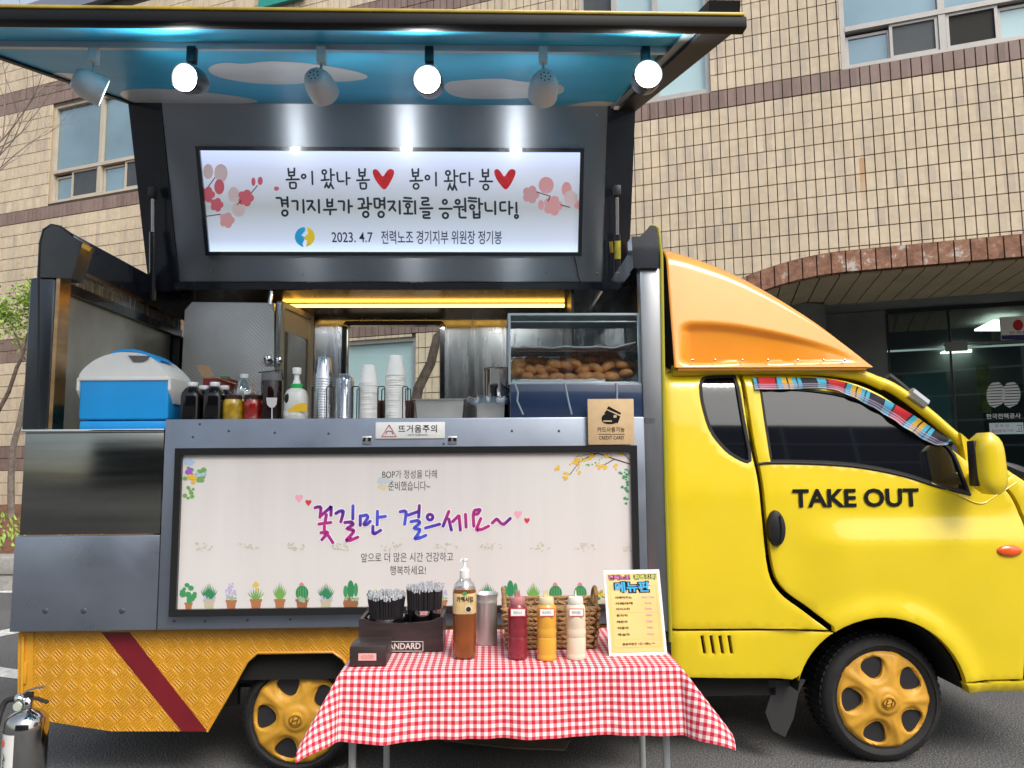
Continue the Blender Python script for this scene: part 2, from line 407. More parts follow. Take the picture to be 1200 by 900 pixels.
def brick_mat():
    m = M('worn_terracotta_brick', (.3, .1, .05), .75, bump=.5, bscale=30); n = m.node_tree.nodes; L = m.node_tree.links; b = n['Principled BSDF']
    g = n.new('ShaderNodeNewGeometry'); a = n.new('ShaderNodeTexNoise'); a.inputs['Scale'].default_value = 9; a.inputs['Detail'].default_value = 8; a.inputs['Roughness'].default_value = .7
    L.new(g.outputs['Position'], a.inputs['Vector'])
    r = n.new('ShaderNodeValToRGB'); e = r.color_ramp.elements; e[0].position = .3; e[0].color = (.13,.06,.04,1); e[1].position = .64; e[1].color = (.50,.46,.43,1)
    k = e.new(.5); k.color = (.27,.135,.085,1); k = e.new(.58); k.color = (.33,.185,.125,1)
    oi = n.new('ShaderNodeObjectInfo'); ad = n.new('ShaderNodeMath'); ad.operation = 'MULTIPLY_ADD'; ad.inputs[1].default_value = .12; L.new(oi.outputs['Random'], ad.inputs[0])
    sb = n.new('ShaderNodeMath'); sb.operation = 'SUBTRACT'; sb.inputs[1].default_value = .05; L.new(a.outputs[0], sb.inputs[0]); L.new(sb.outputs[0], ad.inputs[2])
    L.new(ad.outputs[0], r.inputs[0]); L.new(r.outputs[0], b.inputs['Base Color']); return m
brickm = brick_mat()
grout = M('dark_grout', (.055, .045, .04), .9, var=.3, scale=8)
alu = M('window_aluminium', (.46, .44, .42), .4, metal=.3, var=.08)
alub = M('window_beige_frame', (.50, .44, .36), .5, var=.08)
skyglass = M('building_window_glass', (.20, .31, .37), .06, coat=1, spec=1, var=.3, scale=.8, metal=.35)
palefilm = M('frosted_pane', (.42, .58, .62), .12, coat=.8, var=.15, scale=.7, metal=.1)
screenm = M('insect_screen', (.055, .065, .075), .5, var=.2, coat=.2)
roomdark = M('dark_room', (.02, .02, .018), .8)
teal = M('teal_letter_paint', (.01, .27, .22), .4, coat=.3)

bld = empty('tiled_building', P0, 'large cream tiled building with brown bands behind the yellow truck', 'building')
SMIN, SMAX, ZTOP = -14.0, 6.6, 9.55
def ztop_arch(s): return 3.755 - (.20*((1.75-s)/1.15)**2 if s < 1.75 else 0)
wins = [(-11.27, -7.9, 6.0, 7.84), (-1.43, .262, 5.95, 7.84), (1.775, 5.1, 5.955, 7.84), (-4.3, -2.55, 2.2, 3.36)]
# the pane seen through the truck: found from its place in the photograph
w4a = atw(426, 396); w4b = atw(485, 480)
sa, sb_ = atw(405, 440)[0]-.6, atw(487, 440)[0]
z4 = atw(450, 397)[1]
wins[3] = (sa-.4, sb_, 1.9, z4)
ENT = (.25, SMAX)      # entrance opening
def wallpoly(mb, s0, s1, z0, z1, off): mb.add([wp(s0,z0,off), wp(s1,z0,off), wp(s1,z1,off), wp(s0,z1,off)], [(0,1,2,3)])
# grout backing in strips around openings
bk = MB()
ev = sorted({SMIN, SMAX, *[w[0] for w in wins], *[w[1] for w in wins], ENT[0]})
for a, b in zip(ev, ev[1:]):
    c = (a+b)/2; zs = [(0.0, ZTOP)]
    hol = [(w[2], w[3]) for w in wins if w[0] < c < w[1]]
    if c > ENT[0]: hol.append((-.1, 3.50))
    z = 0.0
    for h0, h1 in sorted(hol):
        if h0 > z: wallpoly(bk, a, b, z, h0, 0)
        z = h1
    wallpoly(bk, a, b, z, ZTOP, 0)
fw_ = bk.build('facade_wall', grout, bld, smooth=False, org=P0)
# tiles
base = MB(); g_ = .007; d_ = .016
def tile_geo(mb, s0, s1, zb0, zb1, z1, m=0, ch=.003, dd=d_):
    """one tile on the wall: chamfered slab; bottom may slope (zb0..zb1)"""
    a = [wp(s0,zb0,.001), wp(s1,zb1,.001), wp(s1,z1,.001), wp(s0,z1,.001)]
    t = [wp(s0+ch,zb0+ch,dd), wp(s1-ch,zb1+ch,dd), wp(s1-ch,z1-ch,dd), wp(s0+ch,z1-ch,dd)]
    mb.add(a+t, [(4,5,6,7),(0,1,5,4),(1,2,6,5),(2,3,7,6),(3,0,4,7)], m)
one = MB(); tile_geo(one, -TW/2+g_/2, TW/2-g_/2, 0, 0, TH-g_)
tproto = None
def is_brown(row):     # row r spans ZB+r*TH .. ZB+(r+1)*TH below the band
    z = ZB + (row+.5)*TH
    return 3.26 < z < 3.50 or 1.34 < z < 1.58 or row == 0 or 7.84 < z < 8.35
stuff = MB(); stuffb = MB(); cands = []
ks = range(int(SMIN/TW), int(SMAX/TW))
for r in range(-27, 18):
    z0 = ZB + r*TH + (.0 if r else 0)
    if r >= 0: z0 += .004
    z1 = z0 + TH - g_
    if r == 0: z1 += .018
    if r > 0: z0 += .018; z1 += .018
    if z1 > ZTOP: continue
    for k in ks:
        s0 = k*TW + .035 + g_/2; s1 = s0 + TW - g_
        parts = [(s0, s1, z0, z1)]; full = True; skip = False
        for (a, b, c, d) in wins:
            if s0 < b and s1 > a and z0 < d and z1 > c:
                full = False
                if s0 >= a-.01 and s1 <= b+.01:
                    if z0 > c-.05 and z1 < d+.03: skip = True
                    elif z0 < c: z1c = c; parts = [(s0, s1, z0, min(z1, c))] if c-z0 > .03 else []
                    else: parts = [(s0, s1, max(z0, d), z1)] if z1-d > .03 else []
                else:
                    if s0 < a: s1 = a-.004
                    if s1 > b: s0 = max(s0, b+.004)
                    parts = [(s0, s1, z0, z1)] if s1-s0 > .02 else []
        if skip: continue
        for (a, b, c, d) in parts:
            if b > ENT[0]:
                za, zb = ztop_arch(a)+.006, ztop_arch(b)+.006
                if d < min(za, zb)+.02 : continue
                if c < max(za, zb): tile_geo(stuff, a, b, max(za, c), max(zb, c), d); continue
            br = is_brown(r)
            c2 = wp((a+b)/2, (c+d)/2) - CAM; dep = c2.dot(FW)
            px = 600+F*c2.dot(RT)/dep; py = 450-F*c2.dot(UP)/dep
            vis = 742 < px < 1215 and -5 < py < 335
            if full and vis: cands.append((dep, a, b, c, d, br, px))
            else: tile_geo(stuffb if br else stuff, a, b, c, c, d)
cands.sort(key=lambda t: t[0])
meshes = {}
def tile_obj(a, c, br):
    k = 'b' if br else 'c'
    if k not in meshes:
        o1 = MB(); tile_geo(o1, 0, TW-g_, 0, 0, TH-g_ + (.018 if br else 0)); me = bpy.data.meshes.new('tile')
        me.from_pydata([v-P0 for v in o1.v], [], o1.f); me.materials.append(brownt if br else tilem); me.update(); meshes[k] = me
    o = bpy.data.objects.new('tile', meshes[k]); COL.objects.link(o); o.parent = fw_
    o.location = WX*a + ZA*c
for i, t in enumerate(cands):
    if i < 300: tile_obj(t[1], t[3], t[5])
    else: tile_geo(stuffb if t[5] else stuff, t[1], t[2], t[3], t[3], t[4])
tag(stuff.build('cream_tiles', tilem, fw_, smooth=False, org=P0), kind='stuff')
tag(stuffb.build('brown_tiles', brownt, fw_, smooth=False, org=P0), kind='stuff')
# parapet coping and teal letter
mb = MB(); o = len(mb.v)
a, b = wp(SMIN-1, ZTOP), wp(SMAX, ZTOP)
mb.prism([a+WN*.12, a-WN*.3, a-WN*.3+ZA*.34, a+WN*.12+ZA*.34], b-a); mb.build('roof_coping', M('grey_coping', (.22,.25,.32), .5, metal=.4), bld, smooth=False)
mb = MB()
s0, z0 = atw(308, 14); s1, z1 = atw(360, 6); z0 -= .0
mb.prism([wp(s0,z0,.05), wp(s1,z0,.05), wp(s1,z0+.16,.05), wp(s0+.18,z0+.16,.05), wp(s0+.18,z0+1.0,.05), wp(s0,z0+1.0,.05)], WN*.06)
mb.prism([wp(s1-.16,z0+.16,.05), wp(s1,z0+.16,.05), wp(s1,z0+1.0,.05), wp(s1-.16,z0+1.0,.05)], WN*.06)
mb.build('sign_letter', teal, bld, smooth=False)
# windows
def bar(mb, s0, s1, z0, z1, off0, off1, m=0):
    mb.prism([wp(s0,z0,off0), wp(s1,z0,off0), wp(s1,z1,off0), wp(s0,z1,off0)], WN*(off1-off0), m)
def pane(s0, s1, z0, z1, off, mat, par, name='pane'):
    mb = MB(); bar(mb, s0, s1, z0, z1, off-.012, off); return mb.build(name, mat, par, smooth=False)
def window(w, mull, zs, mat, panes, low):
    """frame with tall fixed panes over a row of sliding sashes"""
    a, b, c, d = w; f = MB(); t = .055
    bar(f, a, b, c, c+t, -.14, -.03); bar(f, a, b, d-t, d, -.14, -.03)
    bar(f, a, a+t, c+t, d-t, -.14, -.032); bar(f, b-t, b, c+t, d-t, -.14, -.032)
    for m_ in mull: bar(f, m_-.035, m_+.035, c+t, d-t, -.138, -.034)
    bar(f, a+t, b-t, zs-.03, zs+.03, -.136, -.026)
    fo = f.build('window', mat, bld, smooth=False)
    edges = [a+t]+[x for m_ in mull for x in (m_-.035, m_+.035)]+[b-t]
    for i in range(0, len(edges), 2): pane(edges[i], edges[i+1], zs+.03, d-t, -.09, panes[(i//2) % len(panes)], fo)
    for (l0, l1, mt, dz, off) in low:
        q = MB(); u = .032
        for (x0, x1, y0, y1) in ((l0, l1, c+t, c+t+u), (l0, l1, zs-.03-u-dz, zs-.03-dz), (l0, l0+u, c+t+u, zs-.03-u-dz), (l1-u, l1, c+t+u, zs-.03-u-dz)):
            bar(q, x0, x1, y0, y1, off-.03, off+.01)
        q.build('sash', mat, fo, smooth=False)
        pane(l0+u, l1-u, c+t+u, zs-.03-u-dz, off-.01, mt, fo, 'sash_pane')
    # reveal sides
    rv = MB(); bar(rv, a-.004, a+.0, c, d, -.2, -.0); bar(rv, a, b, d, d+.004, -.2, 0); bar(rv, a, b, c-.004, c, -.2, .0); bar(rv, b, b+.004, c, d, -.2, 0)
    rv.build('reveal', M('reveal_plaster', (.42,.33,.22), .7), fo, smooth=False)
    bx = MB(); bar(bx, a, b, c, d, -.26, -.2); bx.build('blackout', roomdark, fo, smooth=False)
s_ = lambda x, y: atw(x, y, -.08)[0]
zz = lambda x, y: atw(x, y, -.08)[1]
zr = zz(1103, 16)
m1 = s_(1103, 30)
window(wins[2], [m1, m1+1.12], zr, alu, [skyglass], [
    (wins[2][0]+.06, s_(1044, 60), skyglass, .04, -.10), (s_(1044, 60)-.01, m1-.04, screenm, 0, -.06),
    (m1+.04, s_(1170, 40), roomdark, 0, -.06), (s_(1170, 40), m1+1.08, palefilm, .03, -.10)])
zl = zz(110, 195)
ml = s_(121, 160)
window(wins[0], [ml, ml+1.17, ml+2.3], zl, alub, [skyglass], [
    (wins[0][0]+.06, s_(86, 215), skyglass, .05, -.10), (s_(86, 215)-.01, ml-.04, screenm, 0, -.06),
    (ml+.05, s_(148, 200), skyglass, .03, -.10), (s_(148, 200), ml+1.1, screenm, 0, -.06)])
window(wins[1], [s_(720, 10), s_(768, 20)], 6.0, alu, [screenm, palefilm, palefilm], [])
window(wins[3], [], 1.94, alu, [palefilm], [])
# entrance: brick lintel, soffit, glass front
nb = 0; s = .30
while s < SMAX-.1:
    w = .156; za, zb = ztop_arch(s), ztop_arch(s+w); H = .245
    mb = MB(); e = random.uniform(0, .012); q = .007
    mb.prism([wp(s+q,za-H,-.08), wp(s+w-q,zb-H,-.08), wp(s+w-q,zb-.004,-.08), wp(s+q,za-.004,-.08)], WN*(.125+e))
    mb.build('brick', brickm, fw_, smooth=False); s += w
gb = MB(); s = .3
while s < SMAX-.1:
    gb.prism([wp(s,ztop_arch(s)-.24,-.09), wp(s+.156,ztop_arch(s+.156)-.24,-.09), wp(s+.156,ztop_arch(s+.156)-.006,-.09), wp(s,ztop_arch(s)-.006,-.09)], WN*.118); s += .156
gb.build('mortar', grout, fw_, smooth=False)
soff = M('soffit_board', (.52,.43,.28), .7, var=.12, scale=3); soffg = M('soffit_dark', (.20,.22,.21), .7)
ent = MB(); ZS = 3.49
ent.add([wp(-.6,ZS+.03,-.08), wp(SMAX,ZS+.03,-.08), wp(SMAX+1,ZS+.03,-7), wp(-.6,ZS+.03,-7)], [(3,2,1,0)])
ent.build('soffit_backing', seam, fw_, smooth=False)
gd = (atz(850, 470, ZS) - CAM); gd.z = 0; gd.normalize()       # run of the boards, towards the door
bd = gd
def soffz(s): return min(ZS, ztop_arch(s)-.262)
k = 0; s = .32
while s < SMAX-.1:
    w = .22; mb = MB(); p, q = wp(s+.008, soffz(s), -.082), wp(s+w-.008, soffz(s+w), -.082); L_ = 1.75/abs(bd.dot(WN)); 
    mb.prism([p, q, q+bd*L_, p+bd*L_], ZA*.02)
    mb.build('soffit_board', soff, fw_, smooth=False); s += w
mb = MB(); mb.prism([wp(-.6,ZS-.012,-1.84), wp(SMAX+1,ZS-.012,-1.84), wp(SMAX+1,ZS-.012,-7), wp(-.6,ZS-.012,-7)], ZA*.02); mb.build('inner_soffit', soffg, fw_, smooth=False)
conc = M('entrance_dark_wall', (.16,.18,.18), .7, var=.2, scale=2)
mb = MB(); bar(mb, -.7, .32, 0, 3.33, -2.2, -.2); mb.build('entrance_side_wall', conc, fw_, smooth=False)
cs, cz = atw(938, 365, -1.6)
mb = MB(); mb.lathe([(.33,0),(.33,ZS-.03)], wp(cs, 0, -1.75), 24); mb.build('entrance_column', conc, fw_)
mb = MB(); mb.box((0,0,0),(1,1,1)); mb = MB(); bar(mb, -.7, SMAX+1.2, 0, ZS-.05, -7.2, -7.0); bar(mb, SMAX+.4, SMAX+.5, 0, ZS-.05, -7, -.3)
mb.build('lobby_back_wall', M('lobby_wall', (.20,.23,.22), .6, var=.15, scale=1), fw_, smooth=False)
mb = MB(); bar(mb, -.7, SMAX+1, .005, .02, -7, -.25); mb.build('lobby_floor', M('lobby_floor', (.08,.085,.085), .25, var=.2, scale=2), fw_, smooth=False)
OG = -2.4; gs0 = atw(1041, 400, OG)[0]; GT = 3.40
glassm = thin_glass('entrance_glass', (.62,.72,.70), .10)
door = MB(); fr = MB(); ft = .02
for x in (gs0, atw(1113, 400, OG)[0], atw(1113, 400, OG)[0]+1.05, atw(1113, 400, OG)[0]+2.1): bar(fr, x-.012, x+.012, .02, GT, OG-.02, OG+.02)
bar(fr, gs0, SMAX+1, GT, GT+.06, OG-.03, OG+.03)
fo = fr.build('glass_front', M('dark_frame', (.03,.035,.035), .4, metal=.5), fw_, smooth=False)
ge = [gs0, atw(1113, 400, OG)[0], atw(1113, 400, OG)[0]+1.05, atw(1113, 400, OG)[0]+2.1, SMAX+1]
fw2 = empty('x', P0, None, None) if False else None
for a, b in zip(ge, ge[1:]):
    mb = MB(); bar(mb, a+.013, b-.013, .03, GT-.005, OG-.006, OG+.004); o = mb.build('glass_panel', glassm, bld, smooth=False)
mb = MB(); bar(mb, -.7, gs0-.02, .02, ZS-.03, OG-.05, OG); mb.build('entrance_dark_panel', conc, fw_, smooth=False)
a = atw(1108, 412, OG); b = atw(1133, 400, OG)
mb = MB(); bar(mb, a[0], b[0], a[1], b[1], OG-.02, OG+.03); bar(mb, a[0]-.02, b[0]+3, b[1]-.05, b[1]-.03, OG-.012, OG+.012); mb.build('door_patch_fitting', M('brushed_fitting', (.25,.26,.26), .45, metal=.6), bld, smooth=False)
lampw = M('ceiling_panel_light', (1, .97, .88), es=4.0)
for (x0, x1, ya, yb, o0, o1) in ((1142, 1180, 377, 388, -3.2, -3.9), (1090, 1125, 411, 419, -4.8, -5.6)):
    p = atz(x0, yb, 3.36); q = atz(x1+14, yb, 3.36); r = atz(x1+14, ya, 3.36)
    u = (q-p); L2 = atz(x0+22, ya, 3.36)
    mb = MB(); mb.prism([p, q, r, L2], ZA*.03); mb.build('ceiling_light', lampw, bld, smooth=False)
# things in the lobby
def wallsign(name, x0, y0, x1, y1, off, mat, label, cat, thick=.01, parent=None):
    a = atw(x0, y1, off); b = atw(x1, y0, off); mb = MB(); bar(mb, a[0], b[0], a[1], b[1], off, off+thick)
    o = mb.build(name, mat, parent, smooth=False)
    if label: tag(o, label, cat)
    return o, a, b
ps = M('pale_blue_poster', (.22,.42,.50), .5, var=.1, scale=2)
pl = [atp(x, y, P0+WN*(-2.9), WN) for x, y in ((1058,440),(1108,436),(1117,500),(1117,560),(1058,560))]
mb = MB(); mb.prism(pl, -WN*.02); tag(mb.build('notice_board', ps, smooth=False), 'pale blue notice board standing behind the entrance glass above the cab roof', 'notice board')
o, a, b = wallsign('hanging_sign', 1173, 370, 1214, 399, -2.2, white, 'white hanging sign with red and navy emblem under the entrance soffit', 'sign', .06)
red = M('print_red', (.55,.02,.025), .5); navy = M('print_navy', (.02,.03,.12), .5); ink = M('print_black', (.010,.010,.011), .8, spec=.15)
def wtext(nm, body, mat, x0, y0, x1, y1, off, parent, **k):
    a = atw(x0, y1, off); b = atw(x1, y0, off)
    return text(nm, body, mat, wp(a[0], a[1], off), b[0]-a[0], b[1]-a[1], parent, u=WX, **k)
def flat(poly, fn, N, mat, name, parent, lift=.001):
    mb = MB(); mb.add([fn(*p)+N*lift for p in poly], [tuple(range(len(poly)))])
    if mb.v and geometry.normal(mb.v).dot(N) < 0: mb.f = [f[::-1] for f in mb.f]
    return mb.build(name, mat, parent, smooth=False)
def circ(cx, cy, rx, ry, n=20, a0=0, a1=360): return [(cx+rx*cos(radians(a0+(a1-a0)*i/n)), cy+ry*sin(radians(a0+(a1-a0)*i/n))) for i in range(n)]
fo2 = -2.2+.06
wpt = lambda x, y: wp(*atw(x, y, fo2), fo2)
flat(circ(1193, 381, 6, 6.5), wpt, WN, red, 'emblem', o, .002)
wtext('lettering', '한국전력', ink, 1183, 387, 1211, 392, fo2, o)
flat([(1174,393),(1213,392),(1213,398),(1174,398)], wpt, WN, navy, 'sign_band', o, .002)
# emblem and lettering on the glass door
ofd = OG+.006; wpd = lambda x, y: wp(*atw(x, y, ofd), ofd)
dec = M('door_decal_white', (.62,.64,.64), .6)
decal = MB()
for (cx, r) in ((1166, 12), (1184, 13)):
    for i in range(9):
        t0 = -1+2*i/9; t1 = t0+.16; 
        decal.add([wpd(cx-10*math.sqrt(max(0,1-t0*t0)), 463-16*t0*.95)+WN*.002, wpd(cx+12*math.sqrt(max(0,1-t0*t0)), 462-16*t0*.95)+WN*.002, wpd(cx+12*math.sqrt(max(0,1-t1*t1)), 462-16*t1*.95)+WN*.002, wpd(cx-10*math.sqrt(max(0,1-t1*t1)), 463-16*t1*.95)+WN*.002], [(0,1,2,3)])
decal.build('door_emblem', dec, fo, smooth=False)
wtext('door_lettering', '한국전력공사', dec, 1156, 484, 1196, 491, ofd, fo, wt=.02)
o, a, b = wallsign('door_notice', 1160, 495, 1199, 509, OG+.01, M('pale_cyan_paper', (.55,.70,.72), .6), 'pale paper notice with handwriting taped on the entrance door under the emblem', 'notice', .003)
mag = M('print_magenta_ink', (.45,.03,.15), .6)
wtext('lettering', '외 부 인', mag, 1166, 497, 1182, 501, OG+.013, o); wtext('lettering', '출입통제구역', mag, 1162, 503, 1187, 507, OG+.013, o); wtext('lettering', '고', mag, 1191, 498, 1198, 506, OG+.013, o)
o, a, b = wallsign('strip_poster', 1147, 428, 1158, 484, -2.75, M('yellow_green_print', (.42,.40,.10), .6, var=.5, scale=9), 'narrow yellow strip poster inside the entrance beside the door emblem', 'poster', .01)
wallsign('wall_panel', 1160, 450, 1215, 600, -3.2, M('dark_teal_panel', (.03,.045,.045), .4), 'dark freestanding panel inside the lobby behind the entrance door', 'panel', .05)

# ------------------------------------------------------------------ planter with kerb, soil, hedge shrub
soil = M('bare_soil', (.16,.075,.04), .95, var=.5, scale=9, bump=.8, bscale=25)
kerbm = M('granite_kerb', (.30,.29,.28), .8, var=.18, scale=30, bump=.3, bscale=60)
kb = empty('planter_kerb', (-6,5.05,0), 'grey granite planter kerb beside the road left of the truck', 'kerb')
x = -13.0
while x < -2:
    mb = MB(); mb.rbox((x+.004,5.02,0), (x+.99,5.34,.17), .012, 1); mb.build('kerb_stone', kerbm, kb, smooth=False)
    mb = MB(); mb.rbox((x+.004,5.0,.175), (x+.99,5.36,.36), .02, 2); mb.build('cap_stone', kerbm, kb); x += 1.0
P = []
for i in range(60):
    X = -14+i*.21; row = []
    yb = P0.y + WX.y*((X-P0.x)/WX.x)
    for j in range(25):
        y = 5.34 + (yb-5.34)*j/24; row.append(Vector((X, y, .33+.33*j/24+.05*noise.noise((X*1.5,y*1.5,0))+.02*noise.noise((X*6,y*6,3)))))
    P.append(row)
mb = MB(); mb.grid(P, flip=True); tag(mb.build('planter_soil', soil), kind='structure')
bark = M('tree_bark', (.10,.075,.06), .9, var=.5, scale=14, bump=.7, bscale=30)
barkg = M('grey_bark', (.20,.17,.15), .9, var=.4, scale=14, bump=.6, bscale=40)
leafy = M('fresh_leaf', (.24,.40,.05), .55, var=.5, scale=7)
leafd = M('small_leaf', (.10,.15,.03), .6, var=.5, scale=9)
def tree(base, seed, trunk, nlev, length, r0, leafn, leafs, mats, label, cat='tree', name='tree', spread=.6, leafz=0, first=None, up=.35, lmin=2):
    rd = random.Random(seed); root = empty(name, base, label, cat); wd = MB(); lf = MB()
    tips = []
    def br(p, d, L, r, lev):
        n = 4; pts = [p]; rs = [r]; 
        for i in range(n):
            d = (d + Vector((rd.uniform(-1,1), rd.uniform(-1,1), rd.uniform(-.6,1)))*.22 + Vector((0,0,up*.25))).normalized()
            p = p + d*L/n; pts.append(p); rs.append(r*(1-.45*(i+1)/n))
        wd.tube(pts, rs, 7 if lev == 0 else (5 if lev < 3 else 3), cap=lev == 0)
        if lev >= lmin:
            for q in pts[1:]: tips.append((q, d))
        if lev < nlev:
            for k in range(rd.choice((2,3)) if lev else 3):
                a = rd.uniform(0, 2*pi); nd = (d + Vector((cos(a), sin(a), rd.uniform(-.1,.5)))*spread*rd.uniform(.7,1.4)).normalized()
                q = pts[-1] if k == 0 else pts[rd.choice((2,3,4))]
                br(q, nd, L*rd.uniform(.6,.85), rs[-1]*.8, lev+1)
    if first:
        wd.tube(first, [r0*(1-.05*i) for i in range(len(first))], 9); br(first[-1], (first[-1]-first[-2]).normalized(), length, r0*.75, 1)
    else: br(Vector(base), Vector((rd.uniform(-.1,.1), rd.uniform(-.1,.1), 1)), trunk, r0, 0)
    for q, d in tips:
        for k in range(leafn):
            c = q + Vector((rd.gauss(0,1), rd.gauss(0,1), rd.gauss(0,1)))*.07*(1+leafs*8)
            if c.z < leafz and rd.random() < .75: continue
            u = Vector((rd.uniform(-1,1), rd.uniform(-1,1), rd.uniform(-1,1))).normalized(); w = u.cross(Vector((rd.uniform(-1,1), .3, rd.uniform(-1,1)))).normalized()
            l = leafs*rd.uniform(.6,1.3); lf.add([c-u*l, c+w*l*.45, c+u*l, c-w*l*.45], [(0,1,2,3)])
    wd.build('trunk', mats[0], root, org=base)
    if lf.f: tag(lf.build('foliage', mats[1], root, smooth=False, org=base), kind='stuff')
    return root
# young tree seen through the serving window of the truck
b1 = at(478, 520, 3.3); b0 = Vector((b1.x-.12, 3.3, 0))
f1 = [b0, b0+Vector((.02,0,.9)), b1, at(490,455,3.3), at(505,425,3.3), at(512,395,3.3), at(545,368,3.3), at(575,335,3.3)]
tree(tuple(b0), 5, 2, 4, .8, .055, 4, .03, (bark, leafy), 'young tree with rough brown forked trunk behind the serving hatch window', spread=.7, first=f1)
tb = at(512, 398, 3.3); mb = MB()
# slim tree and leafy shrub in the planter
t0 = at(14, 600, 8.2); t0.z = .50
f2 = [t0, at(13,560,t0.y), at(15,525,t0.y), at(22,500,t0.y), at(28,470,t0.y)]
tree(tuple(t0), 11, 2, 4, .62, .05, 5, .03, (barkg, leafd), 'slim grey planter tree with thin sprouting twigs left of the truck', spread=.75, first=f2, leafz=1.3)
sh = at(10, 600, 6.6); sh = Vector((sh.x-.5, sh.y, .42))
f3 = [sh, at(-30,560,sh.y), at(-12,500,sh.y), at(10,460,sh.y), at(20,430,sh.y)]
tree(tuple(sh), 23, 2, 5, .45, .03, 9, .030, (bark, leafy), 'leafy shrub with fresh green leaves beside the black truck post', 'shrub', 'shrub', spread=.8, first=f3, leafz=1.5)
tree((-7.9,6.5,.4), 31, 3.4, 6, 1.9, .15, 0, .03, (barkg, leafd), 'tall bare tree with thin spreading twigs at the left edge', spread=.62, up=.2)
tree((-12.6,3.4,0), 37, 3.4, 6, 2.4, .18, 0, .03, (barkg, leafd), 'bare tree standing across the car park beyond the left edge', spread=.62, up=.2)
gc = MB(); rd = random.Random(3)
for i in range(900):
    x = rd.uniform(-9.5,-5); y = rd.uniform(5.7,8.4); z = .33+.33*(y-5.34)/5
    h = rd.uniform(.03,.12); a = rd.uniform(0,pi); gc.add([(x,y,z-.02),(x+.03*cos(a),y+.03*sin(a),z+h*.5),(x+.05*cos(a+1),y+.05*sin(a+1),z+h)], [(0,1,2)])
tag(gc.build('ground_cover', leafy, smooth=False), kind='stuff')

# ------------------------------------------------------------------ office block across the road (behind the photographer, seen in reflections)
ob = empty('office_block', (2,-25,0), 'dark glass office block across the road seen only in reflections', 'building')
og = M('curtain_wall_glass', (.022,.026,.034), .35, spec=.25, var=.6, scale=.2); of = M('curtain_wall_mullion', (.30,.33,.36), .5)
Rz = Matrix.Translation((2,-25,0)) @ Matrix.Rotation(radians(-4), 4, 'Z')
mb = MB(); mb.box((-17,-8,0), (19,0,9.7)); mb.xf(Rz); mb.build('curtain_wall', og, ob, smooth=False)
mb = MB()
for i in range(13): x = -17+i*3.0; mb.box((x-.05,0,0), (x+.05,.08,9.7))
for j in range(8): z = .6+j*1.28; mb.box((-17,0,z), (19,.07,z+.07))
mb.xf(Rz); tag(mb.build('mullion_grid', of, ob, smooth=False), kind='stuff')
# ------------------------------------------------------------------ food truck
TR = empty('food_truck', (-.1, .8, 0), 'yellow food truck with raised canopy wing and open serving hatch', 'truck')
YP = -.06
X0, X1 = -2.05, .80
def zat(y, px=600, Y=YP): return at(px, y, Y).z
def xat(x, py=500, Y=YP): return at(x, py, Y).x
# ---- cab body, depth as a function of place on the side
AC = at(1034, 824, 0); AX, AZ = AC.x, AC.z; AR = 98*3.4/F*1.0
zc1, zc2 = at(1050, 603, 0).z, at(1050, 636, 0).z
xh = at(925, 610, 0).x
XR = at(776, 600, 0).x
zseam = at(880, 738, 0).z
def cabY(x, z):
    y = 0.0
    if z > 1.22: y += .095*(z-1.22) + .06*(z-1.22)**2
    fade = ss(xh-.02, xh+.30, x)
    y += .036*fade*(1-max(0, min(1, (z-zc2)/(zc1-zc2))))*-1 + .022*fade*0
    y += -.004*fade*math.exp(-((z-zc1-.02)/.02)**2)*0
    y += .03*ss(zc2-.05, .35, z)*0 + .035*max(0, (zc2-z))**1.5*1.6
    r = hypot(x-AX, z-AZ)
    y -= .022*(1-ss(AR+.01, AR+.11, r))*ss(AR*.6, AR, r)*1.0
    y += .035*(1-ss(0, .07, x-XR))**2          # rounded rear corner of the cab
    if z > 1.715: y += .05*((z-1.715)/.085)**2
    if z < .38: y += .03*ss(.38, .30, z)
    if x > 2.55: y += .30*((x-2.55)/.35)**2*.5
    return y
def C(*pts, Y=0.0):
    return [(lambda p: (p.x, p.z))(at(x, y, Y)) for x, y in pts]
def arc(a0, a1, n=14, r=AR): return [(AX+r*cos(radians(a0+(a1-a0)*i/n)), AZ+r*sin(radians(a0+(a1-a0)*i/n))) for i in range(n+1)]
def Cs(pts, n=4): return [(p.x, p.z) for p in spl([at(x, y, 0) for x, y in pts], n)]
fuel = Cs([(787,795),(781,770),(778,738)], 2)
# rear quarter (with its window)
seamL = [(876,436),(884,520),(891,560),(896,610),(904,668),(918,694),(945,714),(972,735)]
qo = Cs([(779,738),(777,640),(777,540),(778,450),(784,436),(800,432)], 3) + Cs([(800,432),(840,431),(874,432)], 2)[1:] + Cs([(873,437),(881,520),(888,560),(893,610),(900,668),(914,695),(941,716),(968,737)], 4) 
qwin = Cs([(826,444),(834,438),(866,437),(870,441),(876,490),(882,540),(862,536),(846,522),(833,502),(825,470),(824,450)], 3)
mb = MB(); sheet(mb, qo, [qwin], cabY, h=.035); mb.build('cab_quarter_panel', yellow, TR, ang=50)
aL = math.degrees(atan2(C((968,739))[0][1]-AZ, C((968,739))[0][0]-AX)); 
so = C((779,741)) + C((968,740)) + arc(aL-1, 172, 10)[1:] 
pl0 = C((943,796))[0]
so = C((779,741), (966,740)) + [p for p in arc(aL-2, 165, 8)] + C((938,792),(930,797),(860,797),(795,796),(784,786),(780,760))
slots = []
for i in range(4):
    x0 = 822+i*10.6
    slots.append(C((x0,746),(x0+4,746),(x0+8,768),(x0+4,768)))
mb = MB(); sheet(mb, so, slots, lambda x, z: cabY(x, z)+.004, h=.03); mb.build('cab_sill_panel', yellow, TR, ang=50)
